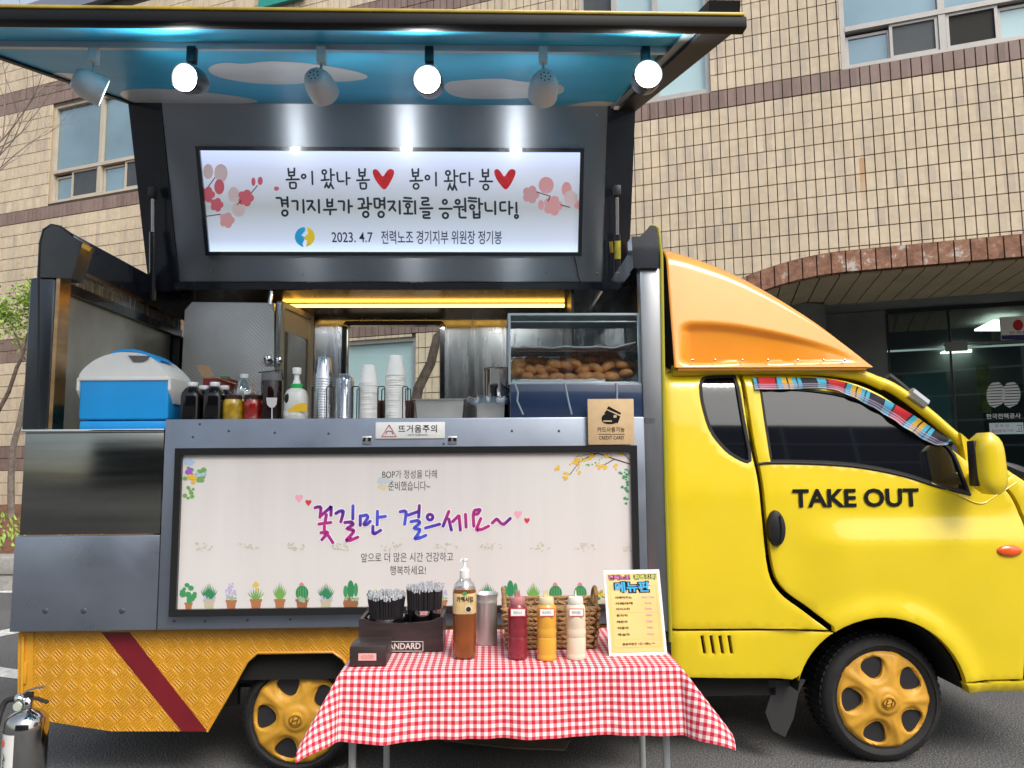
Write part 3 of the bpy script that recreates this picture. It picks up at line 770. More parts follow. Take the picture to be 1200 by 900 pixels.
mb = MB(); mb.box((C((815,742))[0][0], .05, C((815,775))[0][1]), (C((865,742))[0][0], .06, C((865,742))[0][1])); mb.build('vent_shadow_plate', seam, TR)
# door
dtop = [(878,440),(884,435),(920,434),(960,438),(1000,445),(1040,462),(1075,490),(1105,515),(1135,540),(1152,552),(1170,566)]
dfront = [(1170,566),(1183,580),(1193,600),(1198,622),(1199,650),(1199,690)]
do = Cs(dtop, 3) + Cs(dfront, 3)[1:]
aF = 3
do += Cs([(1199,690),(1198,760),(1197,795)], 2)[1:] + [C((1128,797))[0]] + arc(12, aL-3, 16) + Cs([(974,733),(948,712),(921,692),(907,667),(899,610),(894,560),(887,520),(880,455)], 4)
wbot = [(905,541),(960,542),(1010,546),(1060,556),(1100,569),(1137,578)]
wtop = [(1137,578),(1130,555),(1117,524),(1085,503),(1050,480),(1000,462),(960,455),(925,453),(896,455)]
dwin = Cs(wbot, 3) + Cs(wtop, 3)[1:] + Cs([(896,455),(899,490),(904,536)], 2)[1:]
mb = MB(); sheet(mb, do, [dwin], cabY, h=.033); door = mb.build('cab_door', yellow, TR, ang=50)
# dark gasket bands round the glass
def band(mb, loop, w, yf, lift, th=.01):
    n = len(loop); A = sum(loop[i][0]*loop[(i+1) % n][1]-loop[(i+1) % n][0]*loop[i][1] for i in range(n)); sg = 1 if A > 0 else -1
    o = []
    for i in range(n):
        t = (Vector(loop[(i+1) % n])-Vector(loop[i-1])).normalized(); q = Vector(loop[i])+Vector((-t.y, t.x))*sg*w; o.append(q)
    vs = [Vector((p[0], yf(*p)+lift, p[1])) for p in loop] + [Vector((q.x, yf(q.x, q.y)+lift, q.y)) for q in o] + [Vector((q.x, yf(q.x, q.y)+lift+th, q.y)) for q in o]
    fs = []
    for i in range(n):
        j = (i+1) % n
        for a, b in ((0, n), (n, 2*n)):
            f = (a+i, a+j, b+j, b+i); fs.append(f if sg > 0 else f[::-1])
    mb.add(vs, fs)
mb = MB(); band(mb, qwin, .014, cabY, -.002, .014); mb.build('quarter_window_gasket', rubber, TR)
mb = MB(); band(mb, dwin, .010, cabY, -.001, .014); mb.build('gasket', rubber, door)
def glass(loop, name, par, d=.011):
    mb = MB(); sheet(mb, loop, [], lambda x, z: cabY(x, z)+d, h=.035, thick=.004, edge=0); return mb.build(name, glassdark, par, ang=60)
glass(qwin, 'quarter_window', TR); glass(dwin, 'door_window', door)
# dark moulding under the side glass
pts = [at(x, y, 0) for x, y in [(888,543)]+wbot]; pts = spl(pts, 5)
mb = MB(); mb.tube([Vector((p.x, cabY(p.x, p.z)-.001, p.z-.006)) for p in pts], .007, 6); mb.build('moulding', rubber, door)
# handle
mb = MB(); hc = at(909, 619, 0)
pr = [(r, h) for r, h in ((0,-.034),(.035,-.033),(.052,-.026),(.057,-.012),(.058,.004))]
mb.lathe([(r, h) for r, h in pr], (hc.x-.002, 0, hc.z), 24, axis='y'); 
for i, v in enumerate(mb.v): mb.v[i] = Vector((hc.x + (v.x-hc.x)*(.72), v.y, hc.z+(v.z-hc.z)*1.42))
mb.build('handle', black, door)
mb = MB(); x = hc.x+.008; mb.tube([(x, -.036, hc.z+.06), (x+.006, -.037, hc.z), (x, -.035, hc.z-.06)], .003, 6); mb.build('handle_groove', seam, door)
# lettering
o = text('lettering', 'TAKE OUT', ink, Vector((at(929,595,0).x, -.0035, at(929,595,0).z)), at(1077,585,0).x-at(929,585,0).x, (at(929,573,0)-at(929,595,0)).z, door, wt=.03)
# orange side marker lamp
ic = at(1180, 645, -.02); mb = MB(); mb.ball((ic.x, cabY(ic.x, ic.z)-.002, ic.z), (.060,.014,.027), 16, 8)
mb.build('side_marker', M('amber_lens', (.75,.10,.01), .15, coat=1), door)
# front of the cab beyond the door edge, roof, windscreen
NX = at(1262, 700, 0).x
fo_ = Cs([(1175,566),(1188,580),(1198,600),(1203,622),(1203,690),(1202,793)], 3) + C((1256,793),(1262,740),(1258,660),(1240,605),(1213,572),(1190,556))
mb = MB(); sheet(mb, fo_, [], cabY, h=.035); mb.build('front_corner_panel', yellow, TR, ang=50)
bo = C((1128,800),(1262,796),(1266,850),(1250,862),(1180,858),(1150,812),(1128,809))
bo = C((1127,799),(1262,796),(1264,806),(1250,810),(1135,812))
mb = MB(); sheet(mb, bo, [], lambda x, z: cabY(x, z)-.004, h=.03, thick=.05); mb.build('bumper', yellow, TR, ang=50)
prof = [(at(x, y, .12)) for x, y in ((780,434),(800,427),(900,426),(980,429),(1020,434),(1045,447),(1075,470),(1110,503),(1150,536),(1180,556),(1205,573),(1230,596),(1250,640),(1258,700),(1262,790))]
prof = spl(prof, 3); YC = .87
def sect(p, front):
    row = []
    for k in range(25):
        t = k/24; y0 = cabY(p.x, min(p.z, 1.79))+.03; y = y0 + (1.74-2*y0)*t
        bow = 1-(2*t-1)**2; row.append(Vector((p.x+.10*bow*front, y, p.z+.045*bow*(1-front)-.02*(1-bow)**6)))
    return row
rows = [sect(p, ss(1.9, 2.5, p.x)) for p in prof]
i1 = next(i for i, p in enumerate(prof) if p.x > at(1040,445,.12).x); i2 = next(i for i, p in enumerate(prof) if p.x > at(1205,573,.12).x)
mb = MB(); mb.grid(rows[:i1+1], flip=True); mb.build('cab_roof', yellow, TR, ang=60)
mb = MB(); mb.grid(rows[i1:i2+1], flip=True); mb.build('windscreen', glassdark, TR, ang=60)
mb = MB(); mb.grid(rows[i2:], flip=True); mb.build('front_panel', yellow, TR, ang=60)
# A pillar strip following the door top, dark deflector and clip
pil = [(1010,437),(1040,448),(1062,461),(1090,484),(1120,512),(1150,538),(1176,557),(1200,576)]
pa = spl([at(x, y, .05) for x, y in pil], 5)
mb = MB(); mb.tube([Vector((p.x, cabY(p.x, min(p.z,1.75))+.03, p.z)) for p in pa], .026, 10); mb.build('windscreen_pillar', yellow, TR)
pil2 = [(790,431),(880,429),(960,430),(1010,436),(1040,448)]
pa2 = spl([at(x, y, .06) for x, y in pil2], 5); mb = MB(); mb.tube([Vector((p.x, .10, p.z-.01)) for p in pa2], .028, 10); mb.build('roof_rail', yellow, TR)
db = MB(); mb = db; pa3 = spl([at(x, y, .2) for x, y in ((1040,441),(1052,450),(1066,462))], 4); mb.tube([p for p in pa3], .022, 8); mb.build('deflector', black, TR)
pa3 = [at(x, y, .06) for x, y in ((1066,460),(1084,474))]; mb = MB(); mb.tube(pa3, .030, 8); mb.build('reflective_clip', M('clear_grey_clip', (.45,.45,.46), .2, metal=.6), TR)
mb = MB(); mb.tube([at(x, y, .25) for x, y in ((1176,545),(1190,552),(1203,556))], [.02,.035,.03], 8); mb.build('wiper_cowl', black, TR)
# far side, rear wall and floor of the cab
far = MB(); outl = C((779,740),(778,445),(800,430),(1020,432),(1100,495),(1200,572),(1245,615),(1262,700),(1262,795),(1130,797)) + arc(12, 168, 12) + C((795,796))
far.prism([Vector((x, 1.70, z)) for x, z in outl], (0, .03, 0)); far.build('cab_far_side', yellow, TR)
mb = MB(); mb.box((XR+.0,.06,.3), (XR+.03,1.68,1.76)); mb.build('cab_rear_wall', black, TR)
mb = MB(); mb.box((XR+.03,.10,.30), (AX-AR-.06,1.66,.42)); mb.box((AX+AR+.05,.10,.32), (NX-.05,1.66,.42)); mb.box((AX-AR-.06,.10,AZ+AR+.02), (AX+AR+.06,1.66,AZ+AR+.06)); mb.build('cab_floor', seam, TR)
mb = MB(); mb.box((-1.9,.35,.30), (2.5,.50,.46)); mb.box((-1.9,1.2,.30), (2.5,1.35,.46)); mb.build('chassis_rail', rubber, TR)
# wheel arch liner
mb = MB(); P = []
for a, b in arc(8, 172, 20, AR-.004): P.append([Vector((a, .01, b)), Vector((AX+(a-AX)*1.02, .38, AZ+(b-AZ)*1.02))])
mb.grid(P); mb.build('wheel_arch_liner', seam, TR)
mb = MB(); mb.box((AX-AR-.1,.38,.25), (AX+AR+.1,.4,AZ+AR)); mb.build('wheel_arch_wall', seam, TR)
# mud flap
fl = [at(x, y, .1) for x, y in ((900,797),(944,797),(936,812),(930,842),(920,864),(905,856),(897,835),(903,815))]
mb = MB(); mb.prism(fl, (0,.02,0)); mb.build('mud_flap', M('mud_flap_rubber', (.03,.03,.032), .55), TR)
# door mirror
mb = MB(); c = at(1157, 543, -.16)
vs = []
P = []
for i in range(13):
    t = i/12; z = c.z+.135-.27*t; w = .060*(1-.72*abs(2*t-1)**5)+ .006*t; xoff = .012*(t-.5)
    row = []
    for k in range(17):
        a = 2*pi*k/16; ca, sa_ = cos(a), sin(a); q = (abs(ca)**3+abs(sa_)**3)**(-1/3)
        row.append(Vector((c.x+xoff+w*ca*q, c.y+.065*sa_*q*(1-.35*abs(2*t-1)**6), z)))
    P.append(row)
mb.grid(P, flip=False)
for row, fl_ in ((P[0], 0), (P[-1], 1)):
    f = [Vector(p) for p in row[:-1]]; mb.add(f, [tuple(range(16)) if fl_ == 0 else tuple(range(16))[::-1]])
mir = mb.build('door_mirror', yellow, TR, ang=50)
mb = MB(); mb.rbox((c.x-.069,c.y-.020,c.z-.10), (c.x-.054,c.y+.03,c.z+.10), .004); mb.build('mirror_rim', black, mir)
mb = MB(); mb.prism([at(x, y, .07) for x, y in ((1118,508),(1142,528),(1152,600),(1133,584))], (0,-.05,0)); mb.tube([at(1140,560,.03), at(1152,556,-.12)], .03, 8); mb.build('mirror_foot', yellow, mir)
mb = MB(); mb.tube([Vector((p.x, cabY(p.x, p.z)-.002, p.z)) for p in spl([at(x, y, 0) for x, y in ((1092,566),(1128,583),(1150,590),(1168,580),(1192,565))], 6)], .003, 5); mb.build('body_crease', yellow, door)
# plaid cloth inside the top of the door window
def plaid():
    m = M('plaid_cloth', (.1,.1,.1), .85); n = m.node_tree.nodes; L = m.node_tree.links; b = n['Principled BSDF']
    u = n.new('ShaderNodeUVMap'); sp = n.new('ShaderNodeSeparateXYZ'); L.new(u.outputs[0], sp.inputs[0])
    mp = n.new('ShaderNodeMath'); mp.operation = 'PINGPONG'; mp.inputs[1].default_value = 1e9
    fr = n.new('ShaderNodeMath'); fr.operation = 'FRACT'; L.new(sp.outputs[0], fr.inputs[0])
    r = n.new('ShaderNodeValToRGB'); r.color_ramp.interpolation = 'CONSTANT'; e = r.color_ramp.elements
    cols = [(0,(.05,.30,.45)),(.06,(.02,.02,.03)),(.09,(.42,.012,.02)),(.33,(.03,.02,.03)),(.36,(.05,.32,.48)),(.43,(.5,.30,.02)),(.50,(.03,.02,.02)),(.52,(.5,.30,.02)),(.58,(.05,.32,.48)),(.64,(.02,.02,.03)),(.66,(.05,.32,.48)),(.71,(.012,.014,.02)),(.93,(.05,.30,.45))]
    e[0].position = 0; e[0].color = (*cols[0][1], 1); e[1].position = .06; e[1].color = (*cols[1][1], 1)
    for p, c in cols[2:]: k = e.new(p); k.color = (*c, 1)
    L.new(fr.outputs[0], r.inputs[0])
    r2 = n.new('ShaderNodeValToRGB'); r2.color_ramp.interpolation = 'CONSTANT'; e = r2.color_ramp.elements
    e[0].position = 0; e[0].color = (.45,.5,.6,1); e[1].position = .12; e[1].color = (.04,.04,.07,1)
    for p, c in ((.18,(.35,.33,.5)),(.30,(.04,.03,.06)),(.36,(.42,.36,.5)),(.44,(.1,.05,.08)),(.5,(0,0,0))): k = e.new(p); k.color = (*c, 1)
    L.new(sp.outputs[1], r2.inputs[0])
    gt = n.new('ShaderNodeMath'); gt.operation = 'LESS_THAN'; gt.inputs[1].default_value = .5; L.new(sp.outputs[1], gt.inputs[0])
    ml = n.new('ShaderNodeMath'); ml.operation = 'MULTIPLY'; ml.inputs[1].default_value = .5; L.new(gt.outputs[0], ml.inputs[0])
    mx = n.new('ShaderNodeMix'); mx.data_type = 'RGBA'; L.new(ml.outputs[0], mx.inputs[0]); L.new(r.outputs[0], mx.inputs[6]); L.new(r2.outputs[0], mx.inputs[7]); L.new(mx.outputs[2], b.inputs['Base Color'])
    return m
topc = spl([at(x, y, 0) for x, y in ((888,440),(930,440),(975,442),(1010,451),(1045,468),(1080,490),(1105,508),(1118,517))], 8)
botc = spl([at(x, y, 0) for x, y in ((889,455),(930,455),(975,454),(1005,465),(1038,483),(1066,503),(1095,520),(1112,521))], 8)
mb = MB(); mb.uv = []; P = []; acc = 0
for i, (a, b) in enumerate(zip(topc, botc)):
    if i: acc += (topc[i]-topc[i-1]).length
    row = []
    for k in range(7):
        p = a.lerp(b, k/6); row.append(Vector((p.x, cabY(p.x, p.z)-.013-.006*sin(i*1.1)*(k/6)-.004*sin(i*.37+k), p.z))); mb.uv.append((acc/.335+.02, 1-k/6))
    P.append(row)
mb.grid(P, flip=True); mb.build('plaid_valance', plaid(), door)
# wheels
def wheel(cx, cz, R, rim_r, y0, w, nm='wheel', pxs=1):
    wd = MB(); prof = [(rim_r*.98,.02),(rim_r*1.04,.006),(rim_r*1.12,.0),(R*.86,-.006),(R*.94,.004),(R*.985,.02),(R,.04),(R,w-.04),(R*.97,w-.01),(R*.85,w),(rim_r*.9,w)]
    wd.lathe(prof, (cx,y0,cz), 64, axis='y')
    for q in range(54):
        a = 2*pi*q/54; 
        for yy in (.03, .10, .16):
            s = len(wd.v); wd.box((-.009,yy,R-.006),(.009,yy+.045,R+.004)); wd.xf(Matrix.Translation((cx,y0,cz)) @ Matrix.Rotation(a,4,'Y'), s)
    w_o = wd.build('wheel', rubber, TR, org=(cx,y0,cz-R))
    # wheel cover with five openings
    holes = []
    for k in range(5):
        a0 = pi/2+.30+k*2*pi/5; L_ = []
        for i in range(36):
            a = 2*pi*i/36; ca, sa_ = cos(a), sin(a); q = (abs(ca)**2.6+abs(sa_)**2.6)**(-1/2.6)
            u = .215*ca*q; v = (.225+.42*u)*sa_*q; r_ = .672+u
            L_.append((cx+rim_r*(r_*cos(a0)-v*sin(a0)), cz+rim_r*(r_*sin(a0)+v*cos(a0))))
        holes.append(L_)
    def cvy(x, z):
        r = hypot(x-cx, z-cz)/rim_r; a = atan2(z-cz, x-cx); k = round((a-pi/2-.30)/(2*pi/5)); d = abs(a-pi/2-.30-k*2*pi/5)
        hv = hypot((r*cos(d)-.665)/.22, r*sin(d)/.225)
        y = -.030*(1-r*r)-.010*ss(.30,.22,r)+.013*ss(1.35,.98,hv)+.010*ss(.93,1,r)
        y -= .007*ss(.16,.0,abs(d-.628))*ss(.25,.6,r)
        return y0+.004+y*rim_r/.2
    cv = MB(); sheet(cv, [(cx+rim_r*cos(2*pi*i/72), cz+rim_r*sin(2*pi*i/72)) for i in range(72)], holes, cvy, h=.009, thick=.028, edge=.001, ring=.003)
    cv.build('wheel_cover', amber, w_o, ang=45)
    rm = MB(); rm.lathe([(rim_r*1.0,.012),(rim_r*1.02,.03),(rim_r*.85,.05),(rim_r*.8,.10),(.001,.10)], (cx,y0,cz), 40, axis='y'); rm.lathe([(.001,.03),(rim_r*.35,.03),(rim_r*.4,.09)], (cx,y0,cz), 24, axis='y')
    rm.build('rim', M('dark_steel_rim', (.05,.05,.055), .4, metal=.6), w_o)
    hb = MB(); hb.lathe([(.001,-.052),(rim_r*.13,-.050),(rim_r*.16,-.044),(rim_r*.17,-.03)], (cx,y0+.005,cz), 24, axis='y'); hb.build('hub_cap', amber, w_o)
    em = MB(); r = rim_r*.10
    for sx in (-1, 1): em.tube([(cx+sx*r*.55-r*.2,y0-.048,cz-r*.6),(cx+sx*r*.55+r*.2,y0-.048,cz+r*.6)], r*.13, 5)
    em.tube([(cx-r*.5,y0-.048,cz-r*.12),(cx+r*.5,y0-.048,cz+r*.12)], r*.12, 5)
    em.tube([(cx+1.25*r*cos(2*pi*i/18), y0-.047, cz+.95*r*sin(2*pi*i/18)) for i in range(19)], r*.09, 5, cap=False)
    em.build('emblem', M('worn_emblem', (.25,.12,.02), .4, metal=.5), w_o)
    return w_o
fc = at(1036, 820, .07); rc = at(349, 840, .07)
wheel(fc.x, fc.z, fc.z, .216, .07, .20); wheel(rc.x, rc.z, rc.z, .205, .07, .20)
# ---- serving body: skirt of checker plate
def checker():
    m = M('checker_plate_orange', (.60,.28,.015), .38, coat=.4, var=.12, scale=5); n = m.node_tree.nodes; L = m.node_tree.links; b = n['Principled BSDF']
    g = n.new('ShaderNodeNewGeometry'); sp = n.new('ShaderNodeSeparateXYZ'); L.new(g.outputs['Position'], sp.inputs[0])
    def mth(op, a, b_=None, c=None):
        t = n.new('ShaderNodeMath'); t.operation = op
        for i, v in enumerate((a, b_, c)):
            if v is None: continue
            if isinstance(v, (int, float)): t.inputs[i].default_value = v
            else: L.new(v, t.inputs[i])
        return t.outputs[0]
    cell = .046; k = 1/(cell*1.0)
    u = mth('MULTIPLY', mth('ADD', sp.outputs[0], sp.outputs[2]), .7071*k); v = mth('MULTIPLY', mth('SUBTRACT', sp.outputs[0], sp.outputs[2]), .7071*k)
    fu, fv = mth('FRACT', mth('ADD', u, 50)), mth('FRACT', mth('ADD', v, 50))
    ch = mth('MODULO', mth('ADD', mth('FLOOR', mth('ADD', u, 50)), mth('FLOOR', mth('ADD', v, 50))), 2)
    sel = mth('ADD', mth('MULTIPLY', fu, ch), mth('MULTIPLY', fv, mth('SUBTRACT', 1, ch)))
    oth = mth('ADD', mth('MULTIPLY', fv, ch), mth('MULTIPLY', fu, mth('SUBTRACT', 1, ch)))
    st = mth('SINE', mth('MULTIPLY', sel, 2*pi*4)); ms = mth('LESS_THAN', mth('ABSOLUTE', mth('SUBTRACT', oth, .5)), .40); m2 = mth('LESS_THAN', mth('ABSOLUTE', mth('SUBTRACT', sel, .5)), .44)
    h = mth('MULTIPLY', mth('MULTIPLY', mth('MAXIMUM', st, 0), ms), m2)
    bp = n.new('ShaderNodeBump'); bp.inputs['Strength'].default_value = .9; bp.inputs['Distance'].default_value = .0022; L.new(h, bp.inputs['Height']); L.new(bp.outputs[0], b.inputs['Normal'])
    return m
check = checker(); YS = -.01
mb = MB()
xr = at(392, 764, YS).x
sk = C((23,736),(21,838),(60,846),(130,857),(243,857),(275,802),(290,775),(302,765),(390,764),(402,772),(420,800),(440,857),(772,852),(772,732), Y=YS)
mb.prism([Vector((x, YS, z)) for x, z in sk], (0,.03,0)); mb.build('skirt', check, TR, smooth=False)
mb = MB(); mb.prism([at(x, y, YS) for x, y in ((22,741),(21,838),(30,840),(38,842),(40,741))], (0,-.004,0)); mb.tube([at(27,745,YS-.01), at(25,835,YS-.01)], .008, 6)
mb.rbox(at(25,802,YS-.012), at(33,775,YS-.003), .003); mb.build('skirt_corner_post', M('plain_orange_steel', (.62,.30,.02), .4, coat=.4, var=.1), TR)
mb = MB(); mb.prism([at(x, y, YS) for x, y in ((119,741),(152,741),(243,857),(213,857))], (0,-.0015,0)); mb.build('red_stripe', M('dark_red_tape', (.17,.008,.015), .35, coat=.3, var=.15), TR)
sq = [at(x, y, YS) for x, y in ((243,857),(275,802),(290,775),(302,765),(390,764),(402,772),(420,800))]
mb = MB(); mb.tube([p+Vector((0,-.002,0)) for p in sq], .006, 6); mb.build('arch_trim', M('plain_orange_steel'), TR) if False else mb.build('arch_trim', MATS['plain_orange_steel'], TR)
mb = MB(); mb.box((X0+.02,.04,.42), (X1-.03,1.62,.62)); mb.build('load_bed', seam, TR)
mb = MB(); mb.box((X0+.02,.35,.25), (X0+.06,1.5,.42)); mb.build('rear_crossbar', rubber, TR)
mb = MB(); mb.box((rc.x-.42,.26,.24), (rc.x-.33,.30,.42)); mb.box((rc.x-.5,.2,.36), (rc.x+.5,.24,.42)); mb.build('suspension_bracket', M('plain_orange_steel2', (.05,.05,.045), .6), TR)
# ---- lower panels
def slab(name, px, Y, th, mat, r=.004, parent=TR, **k):      # px: x0,y0,x1,y1 (upright rectangle on the side plane)
    x0, y0, x1, y1 = px; a = at((x0+x1)/2, y1, Y); b = at((x0+x1)/2, y0, Y); l = at(x0, (y0+y1)/2, Y); r_ = at(x1, (y0+y1)/2, Y)
    mb = MB(); mb.rbox((l.x, Y, a.z), (r_.x, Y+th, b.z), r, 2); return mb.build(name, mat, parent, **k)
zt, zm, zb = zat(504, 110), zat(627, 110), zat(739, 100)
xs0, xs1, xs2, xs3 = X0, xat(188.5, 600), xat(190.5, 600), xat(757, 600)
mb = MB(); mb.rbox((xs0, YP, zm+.003), (xs1, YP+.03, zt), .003); bxp = mb.build('dark_steel_panel', M('reflection_toned_steel', (.25,.255,.235), .17, metal=1, var=.35, scale=1.6, stretch=(.4,.4,6), bump=.05, bscale=2.5, rvar=.05), TR)  # dark greenish banded reflection put into the steel's base colour
mb = MB(); mb.rbox((xs0-.012, YP-.012, zt-.010), (xs1+.004, YP+.04, zt+.004), .003); mb.build('panel_lip', chrome, TR)
mb = MB(); mb.rbox((xs0-.012, YP-.010, zb), (xs1+.004, YP+.03, zm-.002), .004); pnl = mb.build('lower_grey_panel', panelgrey, TR)
dent = M('scuffed_steel', (.10,.11,.13), .5, metal=.7)
zc = zat(490, 470)
mb = MB(); mb.rbox((xs2, YP-.012, zb), (xs3, YP+.02, zc), .006); main = mb.build('counter_front_panel', panelgrey, TR)
mb = MB(); mb.box((X0+.02, YP+.03, zt-.03), (xs1+.02, .46, zt-.012)); mb.box((xs1+.02, YP+.02, zc-.03), (X1-.05, .52, zc-.004)); mb.build('counter_top', steel, TR, smooth=False)
for px, py in ((52,632),(68,640),(230,0),(0,0)):
    pass
rv = MB()
for x, y in ((268,505),(322,507),(520,520),(385,508),(600,505),(655,505),(234,497),(226,512)): p = at(x, y, YP-.012); rv = MB(); rv.lathe([(.001,-.003),(.005,-.002),(.006,0)], p, 8, axis='y'); rv.build('rivet', dent, TR)
for x, y in ((290,727),(340,726),(240,728),(204,728)): p = at(x, y, YP-.012); rv = MB(); rv.lathe([(.001,-.003),(.005,-.002),(.006,0)], p, 8, axis='y'); rv.build('rivet', dent, TR)
for x, y in ((53,716),(98,716),(143,716)): p = at(x, y, YP-.010); rv = MB(); rv.lathe([(.001,-.002),(.010,-.002),(.013,0)], p, 12, axis='y'); rv.build('rivet', dent, TR)
# gas catches on the counter edge
for x in (430, 530):
    p = at(x, 516, YP-.012); mb = MB(); mb.rbox((p.x-.020,p.y-.004,p.z-.018), (p.x+.020,p.y,p.z+.018), .002); mb.tube([(p.x,p.y-.01,p.z-.012),(p.x,p.y-.012,p.z+.012)], .005, 6); mb.build('latch', chrome, TR)
# right post, yellow green trim and gap
mb = MB(); xa, xb = xat(757.5, 420)+.002, xat(775, 420)
zpt = zat(313, 757)
mb.rbox((xs3+.003, YP+.02, .62), (X1, YP+.10, zpt), .008); mb.build('front_post', M('post_steel', (.24,.25,.27), .35, metal=.8, var=.25, scale=2, stretch=(2,2,.6), rvar=.08), TR)
mb = MB(); ztp = zat(264, 765)
pp = [at(x, y, YP) for x, y in ((740,277),(750,277),(757,270),(762,264),(769,265),(772,280),(772,314),(742,314))]
mb.prism(pp, (0,.10,0)); mb.build('post_cap', gloss, TR)
mb = MB(); mb.tube([at(764,264,YP+.02), at(771,268,YP+.02), at(775,300,YP+.02), at(777,420,YP+.02), at(781,600,YP+.02), at(786,752,YP+.02)], .009, 8); mb.build('edge_trim', M('olive_edge_trim', (.32,.30,.02), .5), TR)
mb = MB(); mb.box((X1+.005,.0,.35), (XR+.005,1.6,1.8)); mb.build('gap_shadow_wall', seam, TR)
# side wall of the box on the right: mirror steel
ZR = atx(50, 268, X0).z
mb = MB(); mb.box((X1-.03, YP+.10, zc), (X1, 1.62, 2.30)); mb.build('right_side_wall', steelv, TR, smooth=False)
mb = MB(); mb.box((X1-.10, YP+.10, 2.30), (X1+.0, 1.62, ZR-.04)); mb.build('right_top_beam', gloss, TR, smooth=False)
# ---- left side wall seen from inside
def onX(pts, X): return [atx(x, y, X) for x, y in pts]
XL = X0+.05
mb = MB(); mb.rbox((X0-.02, YP, zt), (X0+.095, YP+.09, zat(325, 70)), .012, 3); mb.build('rear_post', M('dark_post_steel', (.075,.085,.10), .3, metal=.8, var=.4, scale=2, stretch=(3,3,.6), rvar=.08), TR)
mb = MB(); pr = [at(x, y, YP-.005) for x, y in ((47,325),(48,285),(52,270),(60,264),(70,266),(80,274),(97,284),(86,318),(84,326))]
mb.prism(pr, (0,.10,0)); mb.build('rear_post_cap', gloss, TR)
mb = MB(); mb.tube([at(x, y, YP+.01) for x, y in ((46,505),(47,400),(47,320),(49,285),(53,270),(61,265),(70,267),(84,277))], .012, 8); mb.build('rubber_edge', black, TR)
xe = X0+.095
mb = MB(); mb.box((xe+.001, YP+.003, zt), (xe+.018, YP+.09, zat(318, 90))); mb.build('bronze_edge', M('bronze_reflective', (.50,.33,.18), .2, metal=1, var=.4, scale=4, stretch=(1,1,4)), TR, smooth=False)
zb1, zb2, zb3 = 2.20, 2.12, 2.06
q = atx(95, 318, xe); zb1 = q.z; zb2 = atx(97, 338, xe).z; zb3 = atx(98, 350, xe).z
YB = 1.52
mb = MB(); mb.box((X0, YP+.095, zb1), (xe, YB, ZR)); mb.build('rear_top_beam', gloss, TR, smooth=False)
mb = MB(); mb.box((X0, YP+.095, zb1-.018), (xe+.012, YB-.1, zb1-.001)); mb.build('bronze_trim', MATS['bronze_reflective'], TR, smooth=False)
mb = MB(); mb.box((X0, YP+.095, zb2), (xe-.01, YB-.2, zb1-.02)); mb.build('rear_steel_rail', steel, TR, smooth=False)
mb = MB(); mb.box((X0, YP+.095, zb3), (xe, YB-.2, zb2-.001)); mb.build('rear_window_frame', gloss, TR, smooth=False)
ins = M('crumpled_foil_panel', (.52,.50,.43), .42, metal=.6, var=.3, scale=3, bump=.35, bscale=5, rvar=.1)
mb = MB(); mb.box((X0+.01, YP+.095, zt), (xe-.03, 1.22, zb3-.001)); mb.build('foil_panel', ins, TR, smooth=False)
mb = MB(); mb.box((X0, 1.24, .7), (xe+.02, YB+.05, zb3-.001)); mb.build('rear_corner_column', gloss, TR, smooth=False)
mb = MB(); mb.box((X0+.0,1.0,zb3-.30), (X0+.001,1.01,zb3-.29))
# ---- interior
YI = 1.0
YW = 1.50
# embossed door panel
def perf():
    m = M('embossed_steel', (.52,.52,.51), .30, metal=.9, var=.2, scale=2.5); n = m.node_tree.nodes; L = m.node_tree.links; b = n['Principled BSDF']
    g = n.new('ShaderNodeNewGeometry'); v = n.new('ShaderNodeTexVoronoi'); v.inputs['Scale'].default_value = 62; v.inputs['Randomness'].default_value = 0
    mp = n.new('ShaderNodeMapping'); mp.inputs['Rotation'].default_value = (0, radians(45), 0); L.new(g.outputs['Position'], mp.inputs[0]); L.new(mp.outputs[0], v.inputs['Vector'])
    bp = n.new('ShaderNodeBump'); bp.inputs['Strength'].default_value = .8; bp.inputs['Distance'].default_value = .004; L.new(v.outputs['Distance'], bp.inputs['Height']); L.new(bp.outputs[0], b.inputs['Normal']); return m
pf = perf()
a = at(215, 354, YI); b = at(325, 500, YI)
mb = MB(); o1 = [(a.x, b.z), (at(323,450,YI).x, b.z), (at(321,360,YI).x, at(300,355,YI).z), (a.x+.05, a.z), (a.x+.01, a.z-.05)]
mb.prism([Vector((x, YI, z)) for x, z in o1], (0,.03,0)); ed = mb.build('embossed_door', pf, TR, smooth=False)
mb = MB(); mb.box((at(323,450,YI).x, YI-.004, b.z), (at(326,450,YI).x+.006, YI+.03, at(300,355,YI).z)); mb.build('door_edge', steel, ed, smooth=False)
mb = MB(); k1 = at(314, 422, YI-.02); k2 = at(327, 423, YI-.02); mb.lathe([(.001,-.02),(.022,-.016),(.024,0),(.01,.02)], k1, 14, axis='y'); mb.lathe([(.001,-.02),(.020,-.016),(.022,0),(.01,.02)], k2, 14, axis='y'); mb.build('door_knob', chrome, ed)
